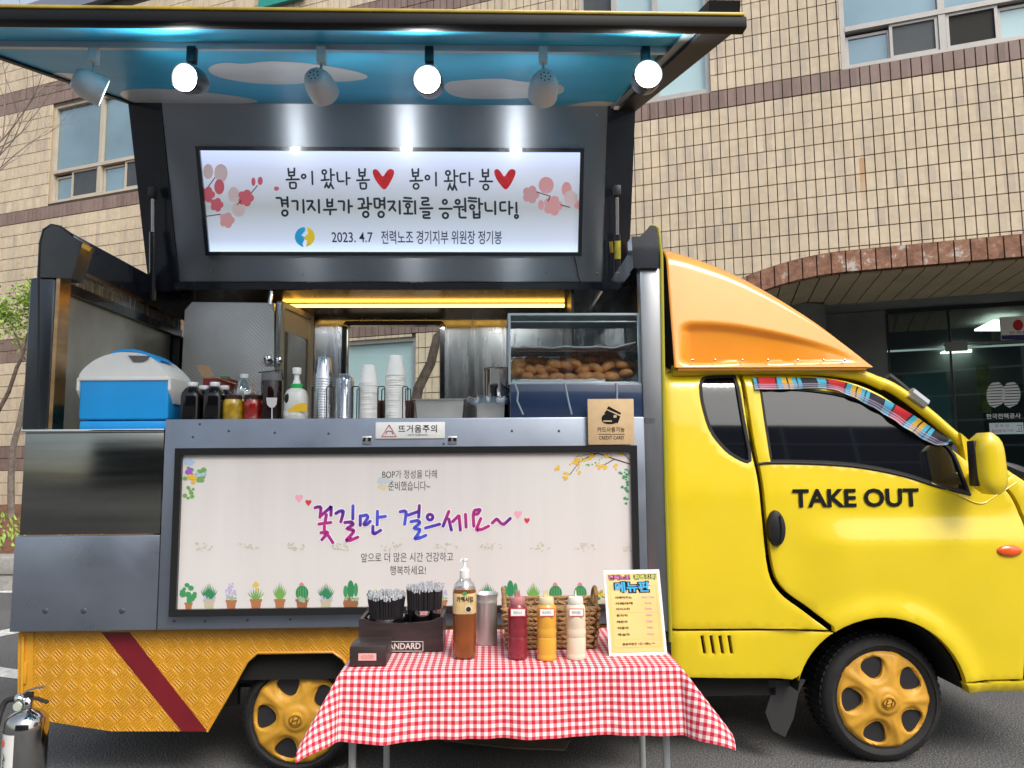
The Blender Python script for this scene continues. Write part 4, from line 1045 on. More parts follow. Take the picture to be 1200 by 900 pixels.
# beige cabinet door standing ajar
A = at(328, 354, YI); Bq = at(365, 376, 1.44); zlow = at(330,500,YI).z
beige = M('beige_cabinet_frame', (.42,.36,.25), .45, var=.1)
cu = (Vector((Bq.x, 1.44, 0))-Vector((A.x, YI, 0))); Lc = cu.length; cu.normalize(); cn = Vector((cu.y, -cu.x, 0)); ztc = at(332,353,YI).z
def cab_box(mb, s0, s1, z0, z1, d0, d1): 
    mb.prism([Vector((A.x,YI,0))+cu*s0+ZA*z0+cn*d0, Vector((A.x,YI,0))+cu*s1+ZA*z0+cn*d0, Vector((A.x,YI,0))+cu*s1+ZA*z1+cn*d0, Vector((A.x,YI,0))+cu*s0+ZA*z1+cn*d0], cn*(d1-d0))
mb = MB(); cab_box(mb, 0, .03, zlow, ztc, -.02, .02); cab_box(mb, Lc-.05, Lc, zlow, ztc, -.02, .018); cab_box(mb, .03, Lc-.05, ztc-.035, ztc, -.02, .019); 
cabd = mb.build('cabinet_door', beige, TR, smooth=False)
zmid = ztc-.17
mb = MB(); cab_box(mb, .03, Lc-.05, zmid, ztc-.035, -.01, .005); mb.build('door_board', M('pale_beige_board', (.50,.43,.31), .6), cabd, smooth=False)
mb = MB(); cab_box(mb, .03, Lc-.05, zlow, zmid, -.01, .002); mb.build('door_glass', M('smoky_door_glass', (.11,.12,.105), .1, coat=.8, var=.3, scale=2), cabd, smooth=False)
# back wall with window
warmst = M('brushed_steel_warm', (.42,.42,.41), .24, metal=1, var=.2, scale=3, stretch=(5,5,.4), bump=.05, bscale=20, rvar=.06)
wa = at(403, 377, YW); wb = at(521, 490, YW); zwb = 1.55
mb = MB(); lx = at(366, 400, YW).x-.05
mb.box((X0+.1, YW, 1.0), (wa.x+.008, YW+.03, ZR)); mb.box((wb.x-.008, YW, 1.0), (X1-.03, YW+.03, ZR)); mb.box((wa.x+.008, YW, wa.z-.008), (wb.x-.008, YW+.03, ZR)); mb.box((wa.x+.008, YW, 1.0), (wb.x-.008, YW+.03, zwb)); mb.build('back_wall', warmst, TR, smooth=False)
fr = MB(); W0, W1, Z0, Z1 = wa.x, wb.x, zwb, wa.z; t = .030
def rr_(x0, x1, z0, z1, r, n=5):
    o = []
    for cx, cz, a0 in ((x1-r,z1-r,0),(x0+r,z1-r,90),(x0+r,z0+r,180),(x1-r,z0+r,270)):
        for i in range(n+1): a = radians(a0+90*i/n); o.append((cx+r*cos(a), cz+r*sin(a)))
    return o
lo_, li_ = rr_(W0,W1,Z0,Z1,.03), rr_(W0+t,W1-t,Z0+t,Z1-t,.03)
n = len(lo_); vs = [Vector((x, YW-.03, z)) for x, z in lo_]+[Vector((x, YW-.035, z)) for x, z in li_]+[Vector((x, YW+.03, z)) for x, z in li_]+[Vector((x, YW+.0, z)) for x, z in lo_]
fs = []
for i in range(n):
    j = (i+1) % n; fs += [(i,j,n+j,n+i), (n+i,n+j,2*n+j,2*n+i), (3*n+i,3*n+j,j,i)]
fr.add(vs, fs); wf = fr.build('service_window', gloss, TR)
mb = MB(); mb.box((W0+t-.003, YW+.0, Z0+t-.003), (W1-t+.003, YW+.006, Z1-t+.003)); mb.build('window_pane', thin_glass('clear_window_glass', (.93,.96,.96), .04), wf, smooth=False)
mb = MB(); x_ = at(406.5, 440, YW-.04).x; mb.tube([(x_, YW-.05, wa.z-.06), (x_, YW-.05, zwb)], .006, 6); mb.build('window_handle_rod', chrome, wf)
# steel cheek left of window, hood and ceiling
mb = MB(); p0 = at(366,375,1.46); p1 = at(402,375,1.46); mb.box((p0.x, 1.455, 1.2), (p1.x-.006, 1.47, p0.z-.02)); mb.build('steel_cheek_panel', steel, TR, smooth=False)
ceil = M('warm_ceiling_sheet', (.42,.34,.24), .22, metal=.9, var=.2, scale=2, stretch=(.6,4,1), bump=.04, bscale=4)
mb = MB(); xl = at(285, 345, YW-.3).x; xr2 = at(664, 345, 1.2).x
zc_ = at(500, 341, 1.0).z
mb.add([Vector((xl,.98,zc_)), Vector((xr2,.98,zc_)), Vector((xr2,1.22,at(500,355,1.22).z)), Vector((xl,1.22,at(500,355,1.22).z))], [(3,2,1,0)])
zl_ = at(500,360,1.24).z
mb.add([Vector((xl,1.24,zl_)), Vector((xr2,1.24,zl_)), Vector((xr2,YW,Z1+.012)), Vector((xl,YW,Z1+.012))], [(3,2,1,0)])
mb.build('ceiling_sheet', ceil, TR, smooth=False)
led = M('warm_led_strip', (1, .56, .09), es=5.0)
mb = MB(); mb.rbox((at(330,358,1.2).x,1.215,at(500,359.5,1.21).z), (at(662,358,1.2).x,1.232,at(500,356,1.21).z), .003); mb.build('light_strip', led, TR)
mb = MB(); mb.box((X0+.1,.95,ZR-.02), (X1-.1,YW,ZR)); mb.build('box_roof', gloss, TR, smooth=False)
mb = MB(); mb.box((xr2+.002,.96,1.9), (xr2+.015,1.48,zc_+.05)); mb.build('ceiling_end_plate', black, TR, smooth=False)
# inner worktop
mb = MB(); mb.box((X0+.11,.9,1.30), (X1-.04,YW-.001,1.42)); mb.build('inner_worktop', steel, TR, smooth=False)
mb = MB(); mb.box((X0+.1,.0,.62), (X1-.03,1.55,.66)); mb.build('cabin_floor', seam, TR, smooth=False)
mb = MB(); mb.tube([at(x, y, YI-.06) for x, y in ((317,335),(318,345),(316,356))], .012, 6); mb.build('hinge_rod', steel, TR)
# ------------------------------------------------------------------ roof fairing
zf0 = at(880, 431, .05).z
tp = [(p.x, p.z) for p in spl([at(x, y-13*sin(pi*(x-776)/246)**.8 if 776 < x < 1022 else y, .24-.20*(x-776)/246) for x, y in ((776,287),(800,297),(850,321),(900,350),(950,381),(985,405),(1005,419),(1016,427),(1022,430.5))], 6)]
nS = 40; P = []
xf0, xf1 = at(796, 400, .05).x, at(1008, 425, .05).x
eu = [(p.x, p.z) for p in spl([at(x, y, .06) for x, y in ((792,386),(806,378),(850,379),(900,387),(950,399),(985,411),(1010,425))], 6)]
def interp(T, x):
    if x <= T[0][0]: return T[0][1]
    for (a, b), (c, d) in zip(T, T[1:]):
        if x <= c: return b+(d-b)*(x-a)/(c-a)
    return T[-1][1]
zlo = at(880, 421, .06).z
xs = [tp[0][0]+(tp[-1][0]-tp[0][0])*i/90 for i in range(91)]
for x in xs:
    zt_ = interp(tp, x); row = []; H = zt_-zf0
    half = [(0,0)] + [(0, .88*j/nS) for j in range(1, nS)]      # flat flank, then the rounded shoulder
    sec = []
    for j in range(nS+1):                # flank leaning inwards
        v = j/nS*.80; sec.append((.03+.10*v*H/.55, v*H))
    y0s = sec[-1][0]
    for j in range(1, 13):               # shoulder
        a = pi/2*j/12; sec.append((y0s+ .22*H/.55*(1-cos(a)) + .02*j/12, H*(.80+.20*sin(a))))
    ys_ = sec[-1][0]
    for j in range(1, 9): sec.append((ys_+(.87-ys_)*j/8, H*(1+.03*sin(pi/2*j/8))))
    for k, (yy, zz2) in enumerate(sec):
        z = zf0+zz2; y = yy
        if zz2 < .8*H:
            u = interp(eu, x)
            d1 = ss(u+.004, u-.035, z)*ss(zf0+.020, zf0+.036, z)*ss(xf0-.01, xf0+.07, x)*ss(xf1+.03, xf1-.45, x)
            yr = .03+.10*(u-zf0)/.55+.022+.16*max(0,u-z)*(1-.6*ss(xf0,xf1,x)); y = y*(1-d1)+yr*d1
        row.append(Vector((x, y, z)))
    row += [Vector((x, 1.74-p.y, p.z)) for p in row[:-1][::-1]]
    P.append(row)
mb = MB(); mb.grid(P); mb.build('roof_fairing', orange, TR, ang=60)
mb = MB(); r0 = P[0]; 
mb.add([v+Vector((.004,0,0)) for v in r0], [tuple(range(len(r0)))[::-1]]); mb.build('fairing_back', seam, TR, smooth=False)
mb = MB(); mb.tube([Vector((v.x-.002, v.y+.004, v.z)) for v in r0[:nS+12]], .007, 6); mb.build('fairing_rim', orange, TR)
mb = MB(); mb.tube([Vector((x, .045, zf0-.005)) for x in (xs[0]+.01, xs[-1]-.03)], .010, 6); mb.build('fairing_foot', orange, TR)
for x in (812, 838, 870, 900, 935, 965, 990):
    mb = MB(); p = at(x, 422, .02); mb.ball(p, (.006,.004,.006), 8, 5); mb.build('fairing_screw', chrome, TR)

# ------------------------------------------------------------------ raised wing: roof flap with light box
YT, YH = .60, .92
zT = at(450, 129, YT).z; zH = at(450, 330, YH).z
wt0, wt1 = at(152, 122, YT).x, at(744, 128, YT).x
HB = Vector((0, YH, zH)); HT = Vector((0, YT, zT)); HV = (HT-HB).normalized(); HN = Vector((1,0,0)).cross(HV)   # normal towards the camera
if HN.y > 0: HN = -HN
LH = (HT-HB).length
def fp(px, py, lift=0.0): return atp(px, py, HB+HN*lift, HN) 
def slabp(pts, N, th, name, mat, parent, **k):
    mb = MB(); mb.prism(pts, -N*th); return mb.build(name, mat, parent, **k)
gw = M('wing_steel_sheet', (.36,.385,.42), .30, metal=1, var=.12, scale=1.2)
_b = gw.node_tree.nodes['Principled BSDF']; _b.inputs['Anisotropic'].default_value = .93
_t = gw.node_tree.nodes.new('ShaderNodeCombineXYZ'); _t.inputs[1].default_value = -.31; _t.inputs[2].default_value = .95; gw.node_tree.links.new(_t.outputs[0], _b.inputs['Tangent'])
xg0, xg1 = fp(192,150).x, fp(711,150).x
def Hq(x0, x1, t0, t1, lift=0): return [HB+XA*x0+HV*t0*LH+HN*lift, HB+XA*x1+HV*t0*LH+HN*lift, HB+XA*x1+HV*t1*LH+HN*lift, HB+XA*x0+HV*t1*LH+HN*lift]
flap = slabp(Hq(xg0, xg1, 0.0, 1.05), HN, .05, 'roof_flap', gw, TR, smooth=False)
slabp(Hq(wt0, xg0-.002, -.06, 1.06, .01), HN, .09, 'flap_side_frame', gloss, TR, smooth=False)
slabp(Hq(xg1+.002, wt1, -.06, 1.06, .01), HN, .09, 'flap_side_frame', gloss, TR, smooth=False)
slabp(Hq(xg0-.05, xg1+.05, -.045, -.003, .03), HN, .12, 'hinge_beam', gloss, TR, smooth=False)
mb = MB()
for x in (241, 330): pass
# upright seams and small screws of the flap
for (x, y) in ((205,137),(205,318),(247,318),(700,135),(700,320),(640,320),(355,322),(512,134),(565,134),(420,320)):
    mb = MB(); mb.ball(fp(x, y, .001), .005, 8, 4); mb.build('screw', chrome, TR)
# light box
LB = [(223,171),(686,174.5),(683.5,300),(234,299)]
A_, B_, C_, D_ = [fp(x, y, .03) for x, y in ((228.5,171),(684.8,174),(684.8,300.5),(228.5,299))]
xl0, xl1 = A_.x, B_.x; v0 = ((C_-HB).dot(HV)+(D_-HB).dot(HV))/2; v1 = ((A_-HB).dot(HV)+(B_-HB).dot(HV))/2
def LQ(x0, x1, a, b, lift): return [HB+XA*x0+HV*a+HN*lift, HB+XA*x1+HV*a+HN*lift, HB+XA*x1+HV*b+HN*lift, HB+XA*x0+HV*b+HN*lift]
t = .022
lbx = MB()
for q in (LQ(xl0,xl1,v0,v0+t,.03), LQ(xl0,xl1,v1-t,v1,.03), LQ(xl0,xl0+t,v0+t,v1-t,.029), LQ(xl1-t,xl1,v0+t,v1-t,.029)): lbx.prism(q, -HN*.028)
lb = lbx.build('light_box', gloss, TR, smooth=False)
def lit_mat():
    m = M('lit_sign_film', (.6,.64,.70), .25, es=.35, coat=.5); n = m.node_tree.nodes; L = m.node_tree.links; b = n['Principled BSDF']
    tc = n.new('ShaderNodeTexCoord'); sp = n.new('ShaderNodeSeparateXYZ'); L.new(tc.outputs['Generated'], sp.inputs[0])
    # the tubes run along the top and bottom of the box
    r = n.new('ShaderNodeValToRGB'); e = r.color_ramp.elements; e[0].position = 0; e[0].color = (.62,.78,1,1); e[1].position = 1; e[1].color = (.55,.66,1,1)
    k = e.new(.12); k.color = (.40,.46,.60,1); k = e.new(.45); k.color = (.22,.24,.25,1); k = e.new(.82); k.color = (.40,.44,.58,1)
    L.new(sp.outputs[2], r.inputs[0]); L.new(r.outputs[0], b.inputs['Emission Color']); b.inputs['Emission Strength'].default_value = .78
    b.inputs['Base Color'].default_value = (.42,.43,.45,1); return m
film = slabp(LQ(xl0+t,xl1-t,v0+t,v1-t,.012), HN, .008, 'light_box_face', lit_mat(), lb, smooth=False)
LF = .0135
def lfp(x, y): return atp(x, y, HB+HN*LF, HN)
def ltext(body, x0, y0, x1, y1, mat, **k):
    a = lfp((x0), y1); b = lfp(x1, y1); c = lfp(x0, y0)
    return text('lettering', body, mat, HB+XA*a.x+HV*((a-HB).dot(HV))+HN*(LF), b.x-a.x, (c-a).dot(HV), lb, u=XA, v=HV, n=.0005, **k)
def lflat(poly, mat, name, lift=0): return flat(poly, lfp, HN, mat, name, lb, .0004+lift)
inkb = M('sign_lettering_ink', (.02,.035,.05), .5)
def brush(strokes, ox, oy, sc, w, fn, N, mat, par, name='lettering', lift=.0006):
    """lettering drawn stroke by stroke, round pen of width w"""
    mb = MB(); k = 0
    for st in strokes:
        if len(st) == 3 and not isinstance(st[0], tuple):
            cx, cy, r = st; P = [(cx+r*cos(2*pi*i/20), cy+r*sin(2*pi*i/20)) for i in range(21)]; caps = False
        else: P = list(st); caps = True
        if caps and len(P) > 2:
            Q = [P[0]]
            for i in range(1, len(P)-1):
                a_, b_, c_ = Vector(P[i-1]), Vector(P[i]), Vector(P[i+1]); Q += [tuple(b_.lerp(a_, .22)), tuple((b_*2+b_.lerp(a_,.22)+b_.lerp(c_,.22))/4), tuple(b_.lerp(c_, .22))]
            P = Q+[P[-1]]
        P = [Vector((ox+x/sc, oy+y/sc)) for x, y in P]; n = len(P); L_, R_ = [], []
        for i in range(n):
            t = (P[min(i+1,n-1)]-P[max(i-1,0)]); 
            if not caps and i in (0, n-1): t = P[1]-P[n-2]
            t.normalize(); q = Vector((-t.y, t.x))*w/2; L_.append(P[i]+q); R_.append(P[i]-q)
        z = lift+k*6e-6; k += 1; o = len(mb.v)
        mb.add([fn(*p)+N*z for p in L_]+[fn(*p)+N*z for p in R_], [(i, i+1, n+i+1, n+i) for i in range(n-1)])
        if caps:
            for e in (P[0], P[-1]):
                z = lift+k*6e-6; k += 1; mb.add([fn(e.x+w/2*cos(2*pi*i/12), e.y+w/2*sin(2*pi*i/12))+N*z for i in range(12)], [tuple(range(12))])
    for i, f in enumerate(mb.f):
        if geometry.normal([mb.v[j] for j in f]).dot(N) < 0: mb.f[i] = f[::-1]
    return mb.build(name, mat, par, smooth=False)
def L2(*a): return [(a[i], a[i+1]) for i in range(0, len(a), 2)]
A7 = [L2(133,95,140,155),L2(188,92,186,155),L2(137,128,187,125),L2(140,157,186,155),L2(160,165,162,190),L2(118,192,228,188),L2(147,218,202,216,202,268,150,268,147,218),(269,163,17),L2(343,120,347,232),
 (450,125,18),L2(455,158,455,195),L2(425,197,490,192),L2(507,98,510,200),L2(510,150,538,150),L2(472,218,456,260),L2(472,235,486,262),L2(508,218,492,262),L2(508,232,530,270),
 L2(563,130,570,208,622,205),L2(645,125,647,235),L2(647,178,675,178),
 L2(755,98,760,158),L2(808,97,806,158),L2(758,130,806,130),L2(760,160,806,158),L2(787,168,787,195),L2(737,198,845,194),L2(765,222,820,220,818,272,770,272,765,222)]
A8 = [L2(98,100,105,160),L2(152,98,150,160),L2(102,133,150,130),L2(104,162,150,160),L2(127,170,128,195),L2(80,203,188,200),(132,250,23),(232,173,18),L2(306,130,308,245),
 (412,133,19),L2(415,168,415,200),L2(382,205,450,202),L2(467,108,470,215),L2(470,160,500,160),L2(430,228,413,280),L2(432,248,452,283),L2(470,228,455,280),L2(470,242,488,282),
 L2(565,138,520,140,523,215,568,212),L2(600,130,602,245),L2(603,185,635,185),
 L2(715,103,718,163),L2(766,102,766,163),L2(717,135,766,133),L2(718,165,766,163),L2(743,172,743,200),L2(692,207,802,207),(745,257,23)]
B7 = [L2(30,352,72,352,82,425),L2(125,345,130,430),L2(85,372,125,372),L2(88,400,125,402),(104,485,24),L2(168,380,215,378,215,455),L2(265,370,270,482),L2(298,380,352,378,340,405,308,455),L2(332,415,368,460),L2(402,370,405,482),
 L2(475,365,478,425),L2(520,365,520,425),L2(478,395,520,393),L2(478,427,520,425),L2(447,457,555,455),L2(502,460,502,498),L2(575,382,625,382,622,460),L2(664,372,666,482),L2(666,425,695,425),
 L2(750,362,795,360,800,402),L2(783,405,785,440),L2(752,445,822,437),L2(832,350,836,450),L2(836,402,865,405),(815,497,24),L2(890,360,895,438,938,438,938,358,890,360),L2(978,352,980,445),L2(940,380,978,378),L2(940,410,978,410),(950,497,24),
 L2(1010,385,1072,382,1050,425,1022,460),L2(1048,425,1075,465),L2(1112,380,1115,490)]
B8 = [L2(28,350,88,356),L2(20,380,98,385),(60,420,17),L2(60,440,60,485),L2(28,490,100,490),L2(122,380,125,490),L2(182,352,238,352,238,380,187,385,187,412,245,412),L2(168,445,275,443),L2(192,475,248,475,248,500,197,503,197,528,252,528),
 (385,387,18),L2(338,447,445,447),(390,507,23),(497,387,18),L2(465,432,545,430),L2(512,435,512,462),L2(562,357,566,470),L2(540,455,562,455),L2(512,480,515,525,568,525),
 L2(595,352,660,356),L2(592,378,662,385),(625,432,18),L2(685,358,688,450),L2(688,403,715,405),L2(638,470,640,525),L2(690,468,690,525),L2(640,497,690,497),L2(640,527,690,525),L2(740,395,745,465,800,465),L2(826,385,828,495),L2(915,390,870,392,873,465,918,462),L2(950,385,952,495),L2(952,437,980,438),L2(1013,395,1015,480),(1014,515,14)]
brush(A7, 320, 185, 7.5, 2.2, lfp, HN, inkb, lb); brush(A8, 470, 185, 7.5, 2.2, lfp, HN, inkb, lb)
brush(B7, 320, 185, 7.5, 2.5, lfp, HN, inkb, lb); brush(B8, 470, 185, 7.5, 2.5, lfp, HN, inkb, lb)
ltext('2023. 4.7', 389, 272, 437, 284, inkb, wt=.008); ltext('전력노조 경기지부 위원장 정기봉', 447, 270, 588, 286, inkb, wt=.008)
heart = [(16*math.sin(t)**3/16, (13*cos(t)-5*cos(2*t)-2*cos(3*t)-cos(4*t))/14) for t in [2*pi*i/36 for i in range(36)]]
hred = M('heart_red', (.60,.012,.02), .5, es=.25, var=.25, scale=30)
vh = [(-105,-75),(-88,-92),(-66,-90),(-43,-65),(-14,-18),(12,-60),(37,-90),(67,-92),(87,-75),(84,-40),(62,10),(27,70),(0,93),(-28,72),(-73,15),(-98,-35)]
for cx, cy in ((450.4,210.3),(592.8,210.3)): lflat([(cx+x/7.5, cy+y/7.5) for x, y in smoothpoly(vh, 2)], hred, 'printed_heart')
pk = [M('blossom_'+str(i)+'_print', c, .6, es=.22) for i, c in enumerate(((.62,.13,.17),(.62,.33,.35),(.66,.52,.53),(.72,.35,.36)))]
tw = M('twig_print', (.10,.03,.04), .6)
def blossom(cx, cy, r, mat, lift=0, a0=0):
    P = []
    for i in range(40):
        a = 2*pi*i/40; P.append((cx+r*(.86+.28*abs(cos(2.5*a+a0))**.7)*cos(a), cy+r*(.86+.28*abs(cos(2.5*a+a0))**.7)*sin(a)*1.05))
    lflat(P, mat, 'printed_blossom', lift)
def petal(cx, cy, rx, ry, mat, lift=0): lflat(circ(cx, cy, rx, ry, 14), mat, 'printed_petal', lift)
def stroke(x0, y0, x1, y1, w, fn, mat, nm, N, par, lift=.001):
    d = Vector((x1-x0, y1-y0)); d.normalize(); q = (-d.y*w/2, d.x*w/2)
    return flat([(x0+q[0],y0+q[1]),(x1+q[0],y1+q[1]),(x1-q[0],y1-q[1]),(x0-q[0],y0-q[1])], fn, N, mat, nm, par, lift)
petal(244,201,6,9,pk[2]); petal(259,203,8,11,pk[2],.0001); petal(274,228,7,9,pk[2]); petal(280,245,8,9,pk[2])
blossom(243,228,8,pk[0],.0003); petal(257,219,6,9,pk[0],.0003); blossom(254,240,7,pk[0],.0004); blossom(266,258,8,pk[3],.0003); blossom(288,232,8.5,pk[0],.0004); petal(297,213,2.5,5,pk[0]); petal(305,212,3,5,pk[0]); petal(324,221,3,2.6,pk[0])
for s in ((252,208,244,219),(238,254,259,251),(302,217,294,227),(278,240,283,235)): stroke(*s, 1.1, lfp, tw, 'printed_twig', HN, lb, .0012)
blossom(622,228,9,pk[1],.0003); petal(640,217,9,10,pk[3],.0003); blossom(648,241,10,pk[3],.0004); petal(634,240,3.5,6,pk[3]); petal(664,222,6,9,pk[3]); petal(677,240,5,5,pk[3]); petal(669,232,8,9,pk[2],.0002)
for s in ((629,225,645,230),(645,230,642,236),(657,240,668,243)): stroke(*s, 1.1, lfp, tw, 'printed_twig', HN, lb, .0012)
cy_ = M('emblem_cyan', (.02,.33,.62), .5, es=.3); ye_ = M('emblem_yellow', (.75,.55,.03), .5, es=.3)
lflat([(357,266),(358,270),(353,276),(358,278),(353,289)] + circ(357,277.5,11.5,11.5,14,95,265), cy_, 'emblem_half')
lflat([(358.5,289),(360,282),(355,279),(361,274),(359.5,266)] + circ(357.5,277.5,11.5,11.5,14,-78,85), ye_, 'emblem_half')
mb = MB(); mb.tube([fp(673,301,.02), fp(676,312,.02), fp(678,325,.05), fp(683,336,.05)], .003, 5); mb.build('cable', black, TR)

M('wing_frame_black', (.007,.008,.010), .5, var=.3, scale=5, spec=.2)
# ------------------------------------------------------------------ raised wing: painted canopy
q = atx(866, 33, wt1); CF = Vector((0, q.y, q.z)); CBk = Vector((0, YT, zT-.0))
CD = (CF-CBk).normalized(); CL = (CF-CBk).length; CN = CD.cross(XA); 
if CN.z > 0: CN = -CN               # points down, out of the painted side
def cpl(x, y, lift=0.0): return atp(x, y, CBk+CN*lift, CN)
def CQ(x0, x1, t0, t1, lift=0): return [CBk+XA*x0+CD*t0*CL+CN*lift, CBk+XA*x1+CD*t0*CL+CN*lift, CBk+XA*x1+CD*t1*CL+CN*lift, CBk+XA*x0+CD*t1*CL+CN*lift]
skym = M('canopy_sky_blue_paint', (.04,.45,.72), .5, spec=.3, coat=.15, var=.18, scale=2.2, bump=.03, bscale=3, crough=.2)
bw = .105; bl_ = .03
can = slabp(CQ(wt0+bl_, wt1-bw, -.02, .965, -.03), CN, .03, 'canopy', skym, TR, smooth=False)
slabp(CQ(wt0, wt0+bl_-.001, 0, 1.0, -.02), CN, .065, 'canopy_side_beam', MATS['wing_frame_black'], TR, smooth=False)
slabp(CQ(wt1-bw+.001, wt1, 0, 1.0, .0), CN, .085, 'canopy_side_beam', MATS['wing_frame_black'], TR, smooth=False)
lip = M('grey_canopy_lip', (.22,.28,.30), .5, metal=.3)
slabp(CQ(wt1-bw-.035, wt1-bw-.001, 0, .96, -.015), CN, .015, 'canopy_lip', lip, TR, smooth=False)
# front beam: dark channel with a yellow top edge
def beam(x0, x1, y0, y1, name, mat, dy=0.0, r=.006):
    mb = MB(); Yf = CF.y-.045+dy
    mb.rbox((x0, Yf, at(760, y1, Yf).z), (x1, Yf+.045, at(760, y0, Yf).z), r); return mb.build(name, mat, TR)
beam(wt0-.03, wt1+.012, 17, 31, 'canopy_front_beam', MATS['wing_frame_black'])
beam(wt0-.03, wt1+.004, 12.5, 16.6, 'canopy_yellow_edge', M('edge_yellow_paint', (.42,.30,.03), .4, coat=.4, var=.3, scale=9), -.004, .004)
slabp(CQ(wt0+bl_, wt1-bw, .958, .995, -.012), CN, .02, 'canopy_inner_lip', M('deep_blue_lip', (.03,.17,.28), .35, coat=.4), TR, smooth=False)
cloud = M('painted_cloud', (.72,.74,.72), .4, coat=.3, var=.08)
def cl(pts, n=1):
    ring = smoothpoly(pts, 2); flat(ring, lambda x, y: cpl(x, y, -.03), CN, cloud, 'painted_cloud', can, .0015)
cl([(243,78),(262,72),(285,75),(312,71),(340,72),(365,74),(420,83),(436,91),(405,96),(370,94),(345,99),(300,98),(262,92),(246,86)])
cl([(136,106),(170,103),(205,104),(245,108),(290,114),(309,120),(250,123),(190,124),(150,120)])
cl([(520,96),(545,93),(590,91),(612,96),(660,97),(662,110),(630,114),(580,116),(540,115),(522,108)])
cl([(660,124),(690,118),(722,119),(728,127),(700,129),(664,129)])
cl([(60,84),(90,86),(120,92),(125,99),(95,98),(66,92)])
# lamp track
tt = (cpl(500,53,-.03)-CBk).dot(CD)
tk = MB(); tk.prism([CBk+XA*(wt0+.02)+CD*(tt-.018)+CN*-.029, CBk+XA*at(792,53,(cpl(790,53)).y).x+CD*(tt-.018)+CN*-.029, CBk+XA*at(792,53,(cpl(790,53)).y).x+CD*(tt+.018)+CN*-.029, CBk+XA*(wt0+.02)+CD*(tt+.018)+CN*-.029], CN*.022)
tk.build('lamp_track', M('track_grey', (.42,.45,.47), .35, metal=.3), TR, smooth=False)
mb = MB(); mb.tube([cpl(784,55,-.02), cpl(770,68,-.02), cpl(740,100,-.02), cpl(722,122,-.02)], .004, 5); mb.build('cable', black, TR)
mb = MB(); pj_ = cpl(726,124,-.02); mb.rbox((pj_.x-.03,pj_.y-.02,pj_.z-.015), (pj_.x+.03,pj_.y+.02,pj_.z+.01), .003); mb.build('junction_box', white, TR)
lampon = M('lamp_lens_lit', (1,.99,.97), es=9.0)
lgrey = M('lamp_body_grey', (.62,.62,.62), .4, coat=.2)
tpY = cpl(500,56,0).y
def lamp(px, py, dr, body, lit_to_cam, r=.054):
    top = cpl(px, 56, -.01); c = at(px, py, top.y); d = Vector(dr).normalized()
    br = MB(); bx = at(px, 56, top.y); 
    br.rbox((c.x-.016, top.y-.016, at(px,74,top.y).z), (c.x+.016, top.y+.016, top.z+.0), .003)
    sp = br.build('spotlight', black if lit_to_cam else white, TR)
    ar = MB(); ar.tube([(c.x, top.y, at(px,74,top.y).z), (c.x, top.y, c.z+r*.6)], .005, 6); ar.build('lamp_stem', chrome if not lit_to_cam else black, sp)
    rot = Vector((0,0,1)).rotation_difference(d).to_matrix().to_4x4(); T = Matrix.Translation(c) @ rot
    hd = MB(); L = .105
    hd.lathe([(.001,-L*.62),(r*.55,-L*.62),(r*.70,-L*.56),(r*.93,-L*.3),(r,0),(r,L*.38),(r*.93,L*.40),(r*.90,L*.33)], (0,0,0), 32); hd.xf(T); hd.build('lamp_head', body, sp)
    ln = MB(); ln.lathe([(.001,L*.37),(r*.86,L*.36),(r*.87,L*.31)], (0,0,0), 32); ln.xf(T); ln.build('lamp_lens', lampon, sp)
    ld = bpy.data.lights.new('lamp_glow', 'SPOT'); ld.energy = 8 if not lit_to_cam else 12; ld.color = (.95,.98,1); ld.spot_size = radians(176); ld.spot_blend = .7; ld.shadow_soft_size = .04
    lo = bpy.data.objects.new('lamp_glow', ld); COL.objects.link(lo); lo.rotation_euler = d.to_track_quat('-Z','Y').to_euler(); place(lo, c+d*(L*.42), sp)
    if not lit_to_cam:
        for i in range(8):
            a = 2*pi*i/7; h = MB(); rr = r*.32 if i < 7 else 0; h.lathe([(.001,-L*.625),(r*.055,-L*.625),(r*.055,-L*.60)], (rr*cos(a), rr*sin(a), -.0005), 8); h.xf(T); h.build('vent_hole', seam, sp)
    return sp
for px, py, d in ((224,94,(-.22,-1,-.28)),(503,97,(-.10,-1,-.22)),(757,92,(.0,-1,-.12))): lamp(px, py, d, M('lamp_body_dark', (.08,.08,.085), .35, coat=.3), True)
for px, py, d in ((108,102,(.95,.62,-.35)),(376,102,(.20,1,-.22)),(637,104,(-.04,1,-.22))): lamp(px, py, d, lgrey, False, .055)
# gas struts
def strut(x, y0, y1, y2, Yt, Yb, yl=False, sx=0):
    a = at(x, y0, Yt); b = at(x+sx*.5, y1, (Yt+Yb)/2); c = at(x+sx, y2, Yb)
    mb = MB(); mb.tube([b, c], .018, 12); s_o = mb.build('gas_strut', gloss, TR)
    mb = MB(); mb.tube([a, b], .009, 10); mb.build('strut_rod', chrome, s_o)
    mb = MB(); mb.rbox(a-Vector((.02,.02,.05)), a+Vector((.02,.02,.01)), .004); mb.build('strut_bracket', black, s_o)
    if yl: mb = MB(); mb.tube([b.lerp(c,.1), b.lerp(c,.4)], .019, 12); mb.build('strut_label', M('olive_strut_sticker', (.42,.36,.04), .5, var=.4, scale=20), s_o)
strut(179, 222, 272, 352, .66, .80); strut(723, 220, 275, 345, .60, .80, True, 1)
mb = MB(); mb.tube([at(716,285,.72), at(717,300,.74), at(716,330,.8)], .007, 6); mb.build('hose', black, TR)
mb = MB(); mb.tube([at(716,283,.70), at(717,296,.72)], .011, 8); mb.build('hose_coupling', M('brass', (.5,.36,.08), .3, metal=1), TR)

